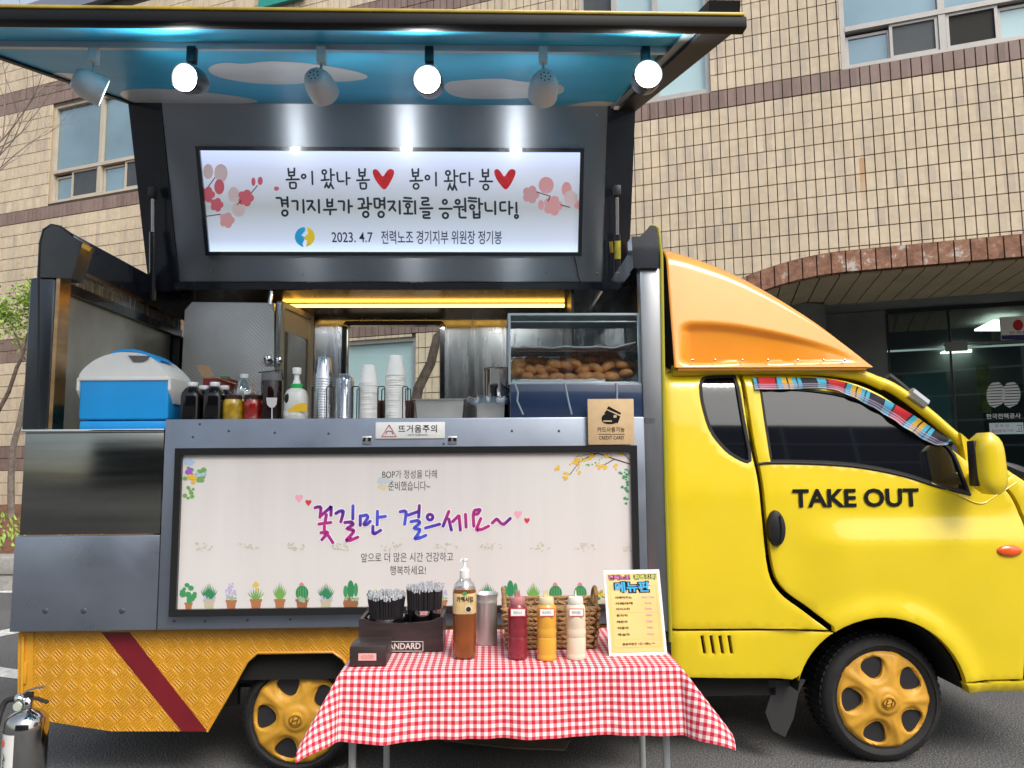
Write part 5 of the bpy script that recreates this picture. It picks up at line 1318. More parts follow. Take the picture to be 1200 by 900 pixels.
# ------------------------------------------------------------------ lower sign on the counter front
YL = YP-.012
fx0, fx1 = at(201.5,620,YL-.03).x, at(748.8,620,YL-.03).x; fz1 = at(470,523.6,YL-.03).z; fz0 = at(470,719.5,YL-.03).z; t = .030
mb = MB()
for lo, hi in (((fx0,YL-.032,fz0),(fx1,YL-.001,fz0+t)), ((fx0,YL-.032,fz1-t),(fx1,YL-.001,fz1)), ((fx0,YL-.031,fz0+t),(fx0+t,YL-.001,fz1-t)), ((fx1-t,YL-.031,fz0+t),(fx1,YL-.001,fz1-t))): mb.box(lo, hi)
sg = mb.build('sign_panel', M('sign_black_frame', (.012,.012,.013), .35, coat=.3), TR, smooth=False)
YF = YL-.014
sface = M('frosted_sign_film', (.66,.63,.62), .35, coat=.25, var=.05, scale=2.2, stretch=(4,4,.3))
mb = MB(); mb.box((fx0+t,YF,fz0+t), (fx1-t,YL-.002,fz1-t)); mb.build('sign_face', sface, sg, smooth=False)
def sfp(x, y): return at(x, y, YF)
def sflat(poly, mat, nm='print', lift=0): return flat(poly, sfp, -YA, mat, nm, sg, .0006+lift)
def stx(body, x0, y0, x1, y1, mat, n=.0008, par=None, **k): return tpx('lettering', body, mat, x0, y0, x1, y1, YF, par or sg, n=n, **k)
inkg = M('sign_ink_grey', (.06,.055,.055), .6)
stx('BOP가 정성을 다해', 448, 551, 512, 561, inkg); stx('준비했습니다~', 455, 564, 504, 575, inkg)
stx('앞으로 더 많은 시간 건강하고', 423, 648, 531, 659, inkg); stx('행복하세요!', 457, 663, 499, 674, inkg)
def grad():
    m = M('lettering_purple_gradient', (.3,.02,.3), .5); n = m.node_tree.nodes; L = m.node_tree.links; b = n['Principled BSDF']
    g = n.new('ShaderNodeNewGeometry'); sp = n.new('ShaderNodeSeparateXYZ'); L.new(g.outputs['Position'], sp.inputs[0])
    a = n.new('ShaderNodeMath'); a.operation = 'MULTIPLY_ADD'; a.inputs[1].default_value = 9; a.inputs[2].default_value = 0; L.new(sp.outputs[0], a.inputs[0])
    z = n.new('ShaderNodeMath'); z.operation = 'MULTIPLY_ADD'; z.inputs[1].default_value = 16; L.new(sp.outputs[2], z.inputs[0]); L.new(a.outputs[0], z.inputs[2])
    s = n.new('ShaderNodeMath'); s.operation = 'SINE'; L.new(z.outputs[0], s.inputs[0])
    r = n.new('ShaderNodeValToRGB'); e = r.color_ramp.elements; e[0].position = 0; e[0].color = (.42,.02,.20,1); e[1].position = 1; e[1].color = (.06,.09,.62,1); k = e.new(.45); k.color = (.09,.012,.25,1)
    mr = n.new('ShaderNodeMapRange'); mr.inputs['From Min'].default_value = -1; L.new(s.outputs[0], mr.inputs['Value']); L.new(mr.outputs[0], r.inputs[0]); L.new(r.outputs[0], b.inputs['Base Color']); return m
gm = grad(); wpr = M('white_outline_print', (.80,.74,.80), .5)
T1 = [L2(250,215,275,205,312,205,300,310),L2(315,290,400,215,415,195,410,290),L2(365,285,350,365),L2(290,378,410,362),L2(345,400,345,440),L2(310,465,390,455,320,535),L2(375,480,430,565),
 L2(460,272,500,245,540,245,510,355),L2(632,195,630,325),L2(550,362,620,355,638,385,560,425,645,440,630,470,555,545,600,545,680,510),
 L2(705,295,705,390),L2(705,300,770,285,785,310,735,385,770,385,805,350),L2(878,250,875,385),L2(880,312,958,300),L2(832,400,830,470,850,478,910,440)]
T2 = [L2(60,198,95,190,108,200,95,295),L2(120,225,205,195),L2(210,150,205,240),L2(145,275,200,265,218,285,160,330,220,335,200,370,170,410,205,407,260,382),(293,240,22),L2(258,325,368,295),
 L2(440,195,395,310),L2(440,255,460,340),L2(470,275,515,230),L2(520,230,530,340),L2(570,218,575,318),L2(680,180,640,185,630,222,668,215,685,185),L2(630,222,635,310),L2(690,250,650,345,700,335,750,310),L2(780,285,815,250,845,288,870,298,920,250)]
for T_, ox, sc in ((T1, 340, 8.571), (T2, 460, 6.667)):
    brush(T_, ox, 570, sc, 6.0, sfp, -YA, wpr, sg, lift=.0008); brush(T_, ox, 570, sc, 3.7, sfp, -YA, gm, sg, lift=.0014)
pkh = M('pink_print', (.75,.35,.45), .5); rdh = M('red_print', (.62,.03,.06), .5)
for cx, cy, s, m_, in ((350.5,584,4.5,pkh),(361.5,589,3.5,rdh),(607,603,4.5,pkh),(617.5,610,3.2,rdh)): sflat([(cx+s*a, cy-s*1.1*b) for a, b in heart], m_, 'printed_heart')
# potted plants printed along the bottom
G = [M('plant_print_'+str(i), c, .6) for i, c in enumerate(((.05,.28,.10),(.03,.22,.09),(.16,.36,.08),(.30,.42,.28),(.45,.42,.62),(.72,.45,.04),(.60,.22,.24),(.40,.16,.07),(.50,.44,.30),(.30,.12,.05)))]
def pot(cx, by, w, h, mat, lp): sflat([(cx-w/2,by-h),(cx+w/2,by-h),(cx+w*.38,by),(cx-w*.38,by)], mat, 'printed_pot', lp); sflat([(cx-w*.56,by-h),(cx+w*.56,by-h),(cx+w*.54,by-h*.75),(cx-w*.54,by-h*.75)], mat, 'printed_pot_rim', lp+.0003)
rdp = random.Random(4)
def blades(cx, by, n, h, w, mat):
    mb = MB()
    for i in range(n):
        f = (i/(n-1)-.5)*2; tx = cx+f*w; ty = by-h*(1-.45*abs(f)); bx_ = cx+f*w*.25
        mb.add([sfp(bx_-.9,by)-YA*(.0008+i*.00003), sfp(bx_+.9,by)-YA*(.0008+i*.00003), sfp((tx+bx_)/2+.9+f,(ty+by)/2)-YA*(.0008+i*.00003), sfp(tx,ty)-YA*(.0008+i*.00003), sfp((tx+bx_)/2-.9+f,(ty+by)/2)-YA*(.0008+i*.00003)], [(0,1,2,3,4)])
    mb.build('printed_leaves', mat, sg, smooth=False)
def dots(cx, cy, rx, ry, n, r, mat, seedv=1, lift=.001):
    rd = random.Random(seedv); mb = MB()
    for i in range(n):
        a = rd.uniform(0,2*pi); q = math.sqrt(rd.random()); x = cx+rx*q*cos(a); y = cy+ry*q*sin(a); rr = r*rd.uniform(.6,1.2)
        mb.add([sfp(x+rr*cos(b), y+rr*sin(b)*.9)-YA*(lift+i*.00002) for b in [2*pi*k/7 for k in range(7)]], [tuple(range(7))[::-1]])
    for i, f in enumerate(mb.f):
        if geometry.normal([mb.v[k] for k in f]).y > 0: mb.f[i] = f[::-1]
    mb.build('printed_flowers', mat, sg, smooth=False)
by = 714
def plant(cx, kind):
    if kind == 'mon': pot(cx,by,9,8,G[7],0); dots(cx,by-19,8,10,11,3.6,G[0],3)
    if kind == 'ag': pot(cx,by,13,12,G[8],0); blades(cx,by-12,11,20,10,G[1]); dots(cx,by-13,8,3,7,1.6,G[4],5)
    if kind == 'lav': pot(cx,by,12,11,G[7],0); dots(cx,by-22,7,9,26,1.4,G[4],6); dots(cx,by-14,6,3,10,1.6,G[3],7)
    if kind == 'dan': pot(cx,by,13,12,G[7],0); blades(cx,by-12,7,16,10,G[2]); dots(cx,by-29,3,6,5,2.4,G[5],8)
    if kind == 'gr': pot(cx,by,12,12,G[7],0); blades(cx,by-12,9,21,8,G[2])
    if kind == 'cac': pot(cx,by,14,12,G[9],0); sflat(circ(cx,by-19,7.5,9), G[1], 'printed_cactus', .0004); dots(cx,by-29,4,2,6,1.6,G[6],9); dots(cx,by-12,7,3,9,2,G[3],10); [sflat([(cx+d-.3,by-26),(cx+d+.3,by-26),(cx+d*1.2+.3,by-13),(cx+d*1.2-.3,by-13)], G[2], 'printed_rib', .0006) for d in (-4,-1.5,1.5,4)]
    if kind == 'cc2': sflat(circ(cx,by-7,9,7), G[9], 'printed_pot', .0); sflat(circ(cx,by-23,4,11), G[1], 'printed_cactus', .0004); sflat(circ(cx-6,by-21,2.6,7), G[0], 'printed_cactus', .0005); sflat(circ(cx+6,by-23,2.6,8), G[0], 'printed_cactus', .0005); dots(cx,by-13,8,3,9,2,G[3],11)
    if kind == 'yel': pot(cx,by,13,12,G[8],0); dots(cx,by-18,8,6,16,2.1,G[1],12); dots(cx,by-20,8,5,7,1.8,G[5],13,.0016)
for cx, k in ((221,'mon'),(245,'ag'),(271,'lav'),(300,'dan'),(328,'gr'),(354,'cac'),(382,'ag'),(411,'cc2'),(438,'yel'),(518,'lav'),(571,'ag'),(598,'cc2'),(625,'gr'),(651,'cac'),(680,'cac'),(703,'yel')): plant(cx, k)
# corner flowers top left and branch top right
dots(229,556,13,12,26,2.6,G[2],20); dots(222,553,4,4,6,3.2,M('violet_print',(.30,.10,.50),.6),21,.0016); dots(226,561,4,4,7,3.4,G[5],22,.0018); dots(235,556,6,5,9,2,M('pale_blue_print',(.38,.52,.70),.6),23,.0014); dots(222,578,6,8,12,2.4,G[2],24)
dots(222,540,5,4,7,2.6,MATS['pale_blue_print'],25)
dots(453,565,9,6,9,3,M('faint_blue_print',(.48,.53,.58),.6),26,.0007); dots(447,568,5,5,5,2.6,M('faint_yellow_print',(.66,.55,.28),.6),27,.0007)
brn = M('branch_print', (.06,.03,.02), .6)
for s in ((742,545,720,538,1.4),(720,538,700,531,1.1),(720,538,706,546,1),(700,531,680,540,1),(680,540,668,556,.8),(700,531,675,535,.6),(742,543,730,531,.8)): stroke(*s[:4], s[4], sfp, brn, 'printed_twig', -YA, sg, .0008)
for (cx, cy, rx, ry, n) in ((652,548,5,3,7),(663,558,6,5,9),(674,541,8,5,12),(688,535,8,5,12),(702,548,9,3,9),(713,534,7,3,7),(722,547,4,3,5),(730,530,5,3,6),(678,553,2,6,4)): dots(cx, cy, rx, ry, n, 1.8, G[5], int(cx), .0012)
dots(733,556,7,7,14,1.7,G[0],31); dots(733,572,4,9,9,1.8,G[0],32); dots(734,586,3,5,4,1.6,G[0],33); dots(690,540,20,6,14,1.1,G[2],34)
fy = M('faint_floral_print', (.52,.51,.40), .6)
for cx in (236,289,344,402,460,523,577,634,687,736): dots(cx, 641, 14, 5, 16, 1.3, fy, cx)
# ------------------------------------------------------------------ things on the serving counter
ZC = zc-.004; ZL = zt-.012
def base(px, Y, z=None): p = at(px, 480, Y); return Vector((p.x, Y, ZC if z is None else z))
def ztop(px, py, Y): return at(px, py, Y).z
blue = M('cooler_blue', (.012,.33,.80), .42, var=.06, bump=.03, bscale=40)
lidw = M('cooler_white', (.84,.84,.82), .42, var=.05, bump=.02, bscale=40)
# cooler
Yc0, Yc1 = .0, .27
c0 = at(92,470,Yc0).x; c1 = at(197,470,Yc0).x; zr_ = at(140,443,Yc0).z
co = empty('picnic_cooler', ((c0+c1)/2,(Yc0+Yc1)/2,ZL), 'blue picnic cooler with white arched lid at the left end of the counter', 'cooler')
mb = MB(); mb.rbox((c0+.004,Yc0+.004,ZL), (c1-.004,Yc1,at(140,493,Yc0).z), .01); mb.rbox((c0,Yc0,at(140,492,Yc0).z), (c1,Yc1+.003,zr_), .012, 3); mb.build('body', blue, co)
arch = [(91,443),(91,439),(98,430),(110,421),(124,415),(140,411.5),(152,411.5),(166,413.5),(178,419),(189,428),(196,436),(198,440),(198,443)]
P = []; ar = spl([at(x, y, Yc0) for x, y in arch], 4)
mb = MB(); 
n = len(ar); prof = [Vector((p.x, Yc0-.004, p.z)) for p in ar]
rows = []
for k in range(9):
    t = k/8; sc = 1-.05*abs(2*t-1)**6; rows.append([Vector(((c0+c1)/2+(p.x-(c0+c1)/2)*sc, Yc0-.006+(Yc1-Yc0+.012)*t, zr_+(p.z-zr_)*sc)) for p in prof])
mb.grid(rows, flip=True); mb.add(rows[0], [tuple(range(n))]); mb.add(rows[-1], [tuple(range(n))[::-1]])
mb.rbox((c0-.003,Yc0-.008,zr_-.012), (c1+.003,Yc1+.008,zr_+.006), .004)
# white cheeks reaching down the sides
for sx, xx in ((1, c1), (-1, c0)):
    x_ = (xx-.002) if sx > 0 else xx-.010
    mb.prism([(x_,Yc0-.004,zr_),(x_,Yc0-.004,zr_-.055),(x_,Yc0+.05,zr_-.115),(x_,Yc1-.05,zr_-.115),(x_,Yc1+.004,zr_-.055),(x_,Yc1+.004,zr_)], (.012,0,0))
mb.build('lid', lidw, co)
mb = MB(); hp = spl([at(x, y, Yc0) for x, y in ((128,413),(140,409.5),(158,410),(176,416),(186,423))], 4)
mb.grid([[Vector((p.x, Yc0+.02+.15*k, p.z+.004)) for p in hp] for k in range(2)], flip=True); mb.grid([[Vector((p.x, Yc0+.019, p.z+.004-.012*k)) for p in hp] for k in range(2)], flip=False); mb.build('carry_handle', blue, co)
mb = MB(); mb.prism([at(x, y, Yc0-.012) for x, y in ((150,416.5),(176,417),(172,422),(167,424),(156,424))], (0,.004,0)); mb.build('handle_recess', M('recess_grey', (.12,.12,.12), .7), co)
# cordial bottles
dk = M('dark_syrup_bottle', (.006,.005,.007), .12, coat=.35, spec=.3); capw = white
def cordial(px, Y, label, grp='dark bottles with white caps'):
    b = base(px, Y); e = empty('syrup_bottle', b, label, 'bottle', grp); h = ztop(px, 448 if Y < .1 else 452, Y)-ZC
    r = .044; mb = MB(); mb.lathe([(r*.9,0),(r,.006),(r,h*.62),(r*.93,h*.72),(r*.62,h*.84),(r*.36,h*.88),(r*.36,h*.9)], b, 28, sq=4); mb.build('body', dk, e)
    mb = MB(); mb.lathe([(r*.46,h*.885),(r*.5,h*.90),(r*.5,h*.985),(r*.46,h),(.001,h)], b, 20); mb.build('cap', capw, e)
cordial(225, .02, 'black square bottle with white cap beside the cooler, front left of four')
cordial(251, .02, 'black square bottle with white cap nearest the yellow jar, front row')
cordial(238, .13, 'black white-capped bottle behind the two front ones, left of the pair')
cordial(262, .13, 'black white-capped bottle in the back row, partly hidden by the yellow jar')
# opened carton
Yb = .25; cb = base(250, Yb); e = empty('open_carton', cb, 'small dark red carton with raised kraft flap behind the black bottles', 'box')
xa_, xb_ = at(237,470,Yb).x, at(268,470,Yb).x; zt1 = ztop(250,441,Yb)
mb = MB(); mb.box((xa_,Yb,ZC),(xb_,Yb+.12,zt1-.01)); mb.build('carton_body', M('dark_red_card', (.20,.02,.02), .6, var=.2), e, smooth=False)
kraft = M('kraft_card', (.40,.24,.13), .75, var=.12)
mb = MB(); mb.prism([at(x, y, Yb+.01) for x, y in ((236,441),(250,443),(245,429),(231,427))], (0,.003,0)); mb.prism([at(249,441,Yb), at(268,448,Yb-.02), at(282,452,Yb+.06), at(262,444,Yb+.1)], (0,0,.003)); mb.build('flap', kraft, e, smooth=False)
mb = MB(); b = base(262.5,.30); mb.lathe([(.03,0),(.032,.01),(.032,.15),(.018,.19),(.018,.2)], b, 18); mb.v = mb.v; 
e = empty('green_cap_bottle', b, 'bottle with dark green cap just showing above the carton', 'bottle'); z1 = ztop(262,441,.30)-ZC
mb = MB(); mb.lathe([(.030,0),(.032,.01),(.032,z1*.7),(.018,z1*.88)], b, 18); mb.build('body', dk, e)
mb = MB(); mb.lathe([(.022,z1*.88),(.022,z1*.99),(.001,z1)], b, 16); mb.build('cap', M('cap_green', (.02,.20,.06), .4), e)
# clear bottles
clear = thin_glass('clear_plastic', (.90,.92,.93), .16, .06)
def pet(px, Y, ytop, hw, label, nm='water_bottle'):
    b = base(px, Y); z1 = ztop(px, ytop, Y)-ZC; r = hw*(Y+3.4)/F; e = empty(nm, b, label, 'bottle')
    mb = MB(); mb.lathe([(r*.8,0),(r,.01),(r,z1*.3),(r*.95,z1*.33),(r,z1*.36),(r,z1*.55),(r*.92,z1*.68),(r*.6,z1*.82),(r*.26,z1*.90),(r*.26,z1*.92)], b, 24); mb.build('body', clear, e)
    mb = MB(); mb.lathe([(r*.34,z1*.91),(r*.34,z1*.99),(.001,z1)], b, 16); mb.build('cap', white, e)
pet(285, .28, 438, 13.5, 'clear empty plastic bottle with white cap standing behind the two jars')
pet(283, .17, 455, 9, 'short clear bottle with white cap close behind the yellow jar')
# jars
def jar(px, Y, mat, label, hw=11.5, y0=463):
    b = base(px, Y); h = ztop(px, y0, Y)-ZC; r = hw*(Y+3.4)/F; e = empty('glass_jar', b, label, 'jar', 'fruit jars on the counter')
    mb = MB(); mb.lathe([(r*.9,0),(r,.006),(r*1.02,h*.6),(r,h*.74),(r*.85,h*.84)], b, 28); mb.build('glass', mat, e)
    mb = MB(); mb.lathe([(r*.86,h*.82),(r*.90,h*.84),(r*.90,h*.97),(r*.8,h),(.001,h)], b, 28); mb.build('lid', M('jar_lid_dark', (.03,.012,.01), .35, coat=.4), e)
jar(273, .03, M('yellow_preserve', (.42,.26,.01), .12, coat=1, var=.5, scale=35), 'glass jar of yellow preserve beside the black bottles')
jar(297, .05, M('red_preserve', (.28,.012,.008), .12, coat=1, var=.5, scale=35), 'glass jar of red preserve between the yellow jar and dark infuser')
# dark tea infuser
b = base(318, .03); h = ztop(318, 437, .03)-ZC; r = 12*3.43/F; e = empty('tea_infuser', b, 'tall cylinder of dark drink with cup emblem left of the pump bottle', 'jug')
mb = MB(); mb.lathe([(r*.95,0),(r,.008),(r,h*.82),(r*.97,h*.84)], b, 28); mb.build('body', M('dark_drink_glass', (.012,.004,.005), .10, coat=.4, spec=.3), e)
mb = MB(); mb.lathe([(r*1.0,h*.83),(r*1.02,h*.87),(r*1.0,h*.98),(.001,h)], b, 28); mb.build('lid', M('grey_lid', (.14,.14,.15), .4), e)
mb = MB(); mb.tube([b+Vector((-r*1.2,-.02,h)), b+Vector((-r*.2,-.02,h+.004)), b+Vector((r*.95,-.01,h+.012)), b+Vector((r*1.05,0,h*.86))], .003, 6); mb.build('wire_handle', black, e)
Yq = .03-r*1.03
mb = MB(); 
f1_ = [at(x, y, Yq) for x, y in [(312,466),(313,474),(316,477.5),(321,477.5),(324,474),(325,466)]]; mb.add(f1_, [tuple(range(6))[::-1]]); f1_ = [at(x, y, Yq) for x, y in ((318,477),(319.4,477),(319.4,491),(318,491))]; mb.add(f1_, [(3,2,1,0)])
for i, f in enumerate(mb.f):
    if geometry.normal([mb.v[k] for k in f]).y > 0: mb.f[i] = f[::-1]
mb.build('printed_cup', M('pale_grey_print', (.55,.54,.55), .5), e, smooth=False)
# pump bottle
b = base(347, .02); r = 13.5*3.42/F; z = lambda y: ztop(347, y, .02)-ZC
e = empty('pump_bottle', b, 'white pump bottle with green collar and yellow label on the counter', 'bottle')
milky = M('milky_plastic', (.60,.60,.57), .3, coat=.4, var=.08)
mb = MB(); mb.lathe([(r*.92,0),(r,.008),(r,z(472)),(r*.96,z(464)),(r*.8,z(458)),(r*.45,z(455)),(r*.4,z(453))], b, 32, sq=2.6); mb.build('body', milky, e)
mb = MB(); mb.lathe([(r*1.01,.02),(r*1.012,.021),(r*1.012,z(482)),(r*1.01,z(482))], b, 32, sq=2.6, m=0); mb.build('label', M('white_label', (.66,.66,.64), .5, var=.15, scale=60), e)
mb = MB(); P = [at(x, y, .02-r*1.03) for x, y in ((338,480),(347,474),(356,472),(360,474),(360,482),(338,483))]; mb.add(P, [tuple(range(6))[::-1]]); 
if geometry.normal(mb.v).y > 0: mb.f = [f[::-1] for f in mb.f]
mb.build('yellow_label', M('label_yellow', (.70,.42,.02), .5), e, smooth=False)
mb = MB(); mb.lathe([(r*.46,z(457)),(r*.50,z(456)),(r*.50,z(450.5)),(r*.42,z(450))], b, 24); mb.build('collar', M('collar_green', (.02,.42,.10), .4), e)
mb = MB(); mb.lathe([(r*.36,z(450.5)),(r*.28,z(446)),(r*.22,z(444)),(r*.22,z(439)),(r*.36,z(438.5)),(r*.38,z(432)),(r*.34,z(431)),(.001,z(431))], b, 20); mb.build('pump', white, e)
mb = MB(); mb.ball(b+Vector((-r*.55,-r*.86,z(468))), (.013,.006,.022), 12, 8); mb.build('grip_hole', seam, e)
# cup stacks: every cup is a part
def cup_mesh(rb, rt, h, mat, seg=24, lip=True):
    mb = MB(); mb.lathe([(.001,h),(rt*.94,h),(rt,h-.004),(rb,.004)] + ([(rb*1.035,.004),(rb*1.04,.001),(rb*1.03,-.001),(rb*.98,0)] if lip else []), (0,0,0), seg); return mb
def stack(nm, px, Y, ytop, rb, rt, ch, mat, n, label, grp, part='cup', taper=0):
    b = base(px, Y); H = ztop(px, ytop, Y)-ZC; e = empty(nm, b, label, 'cups', grp)
    pitch = (H-ch)/(n-1); me = None
    for i in range(n):
        if me is None:
            o = cup_mesh(rb, rt, ch, mat).build(part, mat, e, org=(0,0,0)); me = o.data; o.location = (0,0,0)
            o0 = o
        else: o = bpy.data.objects.new(part, me); COL.objects.link(o); o.parent = e
        o.location = (random.uniform(-1,1)*.0012, random.uniform(-1,1)*.0012, i*pitch)
    return e
k = 3.5/F
stack('plastic_cup_stack', 378, .06, 419, 11.6*k, 8.2*k, .105, thin_glass('clear_cup_plastic', (.88,.90,.93), .20, .12), 17, 'tall stack of clear plastic cups beside the pump bottle', 'cup stacks on the counter')
stack('paper_cup_stack', 432, .06, 428, 10.8*k, 7.6*k, .088, paperw, 17, 'shorter stack of white paper cups in the wire rack', 'cup stacks on the counter')
stack('paper_cup_stack', 463, .06, 417, 11.4*k, 7.9*k, .095, paperw, 19, 'taller stack of white paper cups in the wire rack', 'cup stacks on the counter')
b = base(403, .06); e = empty('dome_lid_stack', b, 'stack of clear dome lids between plastic and paper cups', 'lids', 'cup stacks on the counter'); H = ztop(403,438,.06)-ZC; me = None
lm = thin_glass('clear_lid_plastic', (.84,.88,.95), .22, .12); r = 11.5*k
for i in range(20):
    if me is None:
        mb = MB(); mb.lathe([(.001,.04),(r*.45,.038),(r*.75,.028),(r*.9,.012),(r*.96,.003),(r,.002),(r,0)], (0,0,0), 24); o = mb.build('lid', lm, e, org=(0,0,0)); me = o.data
    else: o = bpy.data.objects.new('lid', me); COL.objects.link(o); o.parent = e
    o.location = (0,0,i*(H-.04)/19)
# printed cup letters on the tallest stack, wire rack
rack = empty('cup_rack', base(425,.06), 'black wire rack holding the cup stacks apart on the counter', 'rack')
for x0, x1 in ((366,367.5),(383,391),(413,421),(443,451),(472,478)):
    p0, p1 = at(x0,453,.0), at(x1,453,.0); mb = MB(); yk = .0 
    mb.tube([(p0.x,yk,ZC),(p0.x,yk,p0.z-.004),(p0.x+.004,yk,p0.z),(p1.x-.004,yk,p0.z),(p1.x,yk,p0.z-.004),(p1.x,yk,ZC)], .0028, 6, cap=True)
    mb.build('wire_hoop', black, rack); mb = MB()
    mb.tube([(p0.x,yk+.12,ZC),(p0.x,yk+.12,p0.z-.004),(p0.x+.004,yk+.12,p0.z),(p1.x-.004,yk+.12,p0.z),(p1.x,yk+.12,p0.z-.004),(p1.x,yk+.12,ZC)], .0028, 6)
    mb.build('wire_hoop', black, rack)
a, b_ = at(366,480,.12).x, at(478,480,.12).x
mb = MB(); mb.rbox((a,.125,ZC),(b_,.14,ZC+.005),.002); mb.rbox((a,-.005,ZC),(b_,.008,ZC+.005),.002); mb.build('base_rail', black, rack)
wood = M('brown_wood', (.12,.05,.03), .6, var=.3, scale=12)
mb = MB(); a, b_ = at(440,480,.24).x, at(483,480,.24).x; mb.rbox((a,.22,ZC),(b_,.34,ztop(460,469,.22)),.004)
for i in range(7):
    x = a+.012+i*(b_-a)/7; mb.rbox((x,.214,ZC+.004),(x+.012,.222,ztop(460,470,.22)),.002)
tag(mb.build('wooden_organiser', wood, smooth=False), 'brown slatted wooden tray behind the paper cup stacks', 'tray')
# steel food pan
def pan(px0, px1, py0, Y, dep, label, nm='steel_pan', slope=.012):
    a = at(px0, py0, Y); b = at(px1, py0, Y); z1 = a.z; t = .003; mb = MB()
    def ring(o, z): return [Vector((a.x+o,Y+o,z)),Vector((b.x-o,Y+o,z)),Vector((b.x-o,Y+dep-o,z)),Vector((a.x+o,Y+dep-o,z))]
    R_ = [ring(slope+.004, ZC), ring(.006, z1-.004), ring(-.006, z1-.002), ring(-.006, z1), ring(.008, z1), ring(slope+.010, ZC+.01)]
    for q in range(len(R_)-1):
        for i in range(4): j = (i+1) % 4; mb.add([R_[q][i],R_[q][j],R_[q+1][j],R_[q+1][i]], [(0,1,2,3)])
    mb.add(R_[0], [(3,2,1,0)]); mb.add(R_[-1], [(0,1,2,3)])
    o = mb.build(nm, M('satin_steel', (.62,.62,.60), .36, metal=.7, var=.12, scale=8), smooth=False); tag(o, label, 'pan'); return o
pan(485, 545, 467.5, .10, .16, 'rectangular steel food pan in the middle of the counter')
pan(557, 593, 467, .10, .14, 'small steel pan draped with thin plastic beside the bread case', slope=.006)
rd = random.Random(9); mb = MB(); P = []
for i in range(26):
    row = []
    for j in range(9):
        u = i/25; v = j/8; x = at(543+54*u, 467, .08).x; y = .085+.15*v; edge_ = min(v, 1-v, u*1.2, (1-u)*1.2)
        z0 = ztop(570,465,.1) - max(0, .10-edge_)*.35 + .012*noise.noise((u*9, v*4, 1.3))+.008*noise.noise((u*21, v*8, 4))
        row.append(Vector((x, y-(.02 if v == 0 else 0), z0)))
    P.append(row)
mb.grid(P); tag(mb.build('plastic_bag', thin_glass('crumpled_plastic_film', (.93,.94,.96), .30, .18)), 'crumpled clear plastic bag spread over the small steel pan', 'bag')
# steel coffee urn
b = base(584, .30); r = 17*3.7/F; h = ztop(584, 431, .30)-ZC; e = empty('steel_pot', b, 'polished steel pot with dark lid rim left of the bread case', 'pot')
mb = MB(); mb.lathe([(r*.96,0),(r,.01),(r,h*.93),(r*1.03,h*.945),(r*1.03,h*.96)], b, 32); mb.build('body', chrome, e)
mb = MB(); mb.lathe([(r*1.03,h*.955),(r*1.0,h*.985),(r*.5,h),(.001,h)], b, 32); mb.build('lid', M('dark_lid', (.06,.035,.02), .3, metal=.5), e)
mb = MB(); mb.tube([b+Vector((-r*.3,-r*1.1,h*.42)), b+Vector((-r*.3,-r*1.12,h*.62))], .014, 12); mb.rbox(b+Vector((-r*.3-.02,-r*1.2,h*.60)), b+Vector((-r*.3+.02,-r*.95,h*.67)), .004); mb.build('tap', black, e)
# bread display case
Y0, Y1 = .0, .34; L0, L1 = at(597,420,Y0).x, at(749,420,Y0).x; Zb = ztop(675,449,Y0); Zt = ztop(675,368.5,Y0); ZtR = Zt
dc = empty('display_case', ((L0+L1)/2,(Y0+Y1)/2,ZC), 'glass bread display case on a dark blue base at the right end of the counter', 'display case')
navyb = M('dark_blue_sheet', (.018,.035,.085), .25, coat=.6, var=.15, scale=3)
mb = MB(); mb.rbox((at(598,470,-.03).x,-.03,ZC),(at(754,470,-.03).x,Y1+.02,Zb-.006),.004); mb.build('base', navyb, dc)
for xs_ in ((603,449,607,460,606,470,613,486),(662,449,664,460,666,470,670,486),(722,449,723,460,723,470,723,480)):
    mb = MB(); mb.tube([at(xs_[i], xs_[i+1], -.031) for i in (0,2,4,6)], .005, 6); mb.build('reflective_strip', M('grey_blue_tape', (.20,.25,.32), .3, coat=.5), dc)
frm = M('case_frame', (.42,.50,.54), .3, metal=.5)
def rod(name, p, q, w=.006, par=dc, mat=frm):
    p, q = Vector(p), Vector(q); mb = MB(); lo = Vector((min(p.x,q.x)-w, min(p.y,q.y)-w, min(p.z,q.z)-w)); hi = Vector((max(p.x,q.x)+w, max(p.y,q.y)+w, max(p.z,q.z)+w)); mb.rbox(lo, hi, .002, 1); return mb.build(name, mat, par)
for x in (L0, L1):
    for y in (Y0, Y1): rod('frame_post', (x,y,Zb), (x,y,Zt))
for y in (Y0, Y1): rod('frame_rail', (L0+.01,y,Zt), (L1-.01,y,Zt)); rod('frame_rail', (L0+.01,y,Zb), (L1-.01,y,Zb), .005)
for x in (L0, L1): rod('frame_rail', (x,Y0+.01,Zt), (x,Y1-.01,Zt))
rod('frame_rail', (L0+.01,Y0,ztop(675,377,Y0)), (L1-.01,Y0,ztop(675,377,Y0)), .003)
mb = MB(); mb.box((L0,Y0,Zt-.002),(L1,Y1,Zt+.004)); mb.build('top_sheet', M('frosted_top', (.36,.44,.46), .3, var=.2), dc, smooth=False)
cg = thin_glass('case_glass', (.93,.96,.97), .14, .04)
mb = MB(); mb.box((L0+.007,Y0-.002,Zb+.006),(L1-.007,Y0+.001,Zt-.007)); mb.build('front_glass', cg, dc, smooth=False)
for x in (L0, L1): mb = MB(); mb.box((x-.001,Y0+.007,Zb+.006),(x+.001,Y1-.007,Zt-.007)); mb.build('side_glass', cg, dc, smooth=False)
zs_ = ztop(675,408,Y0+.03); 
P = []
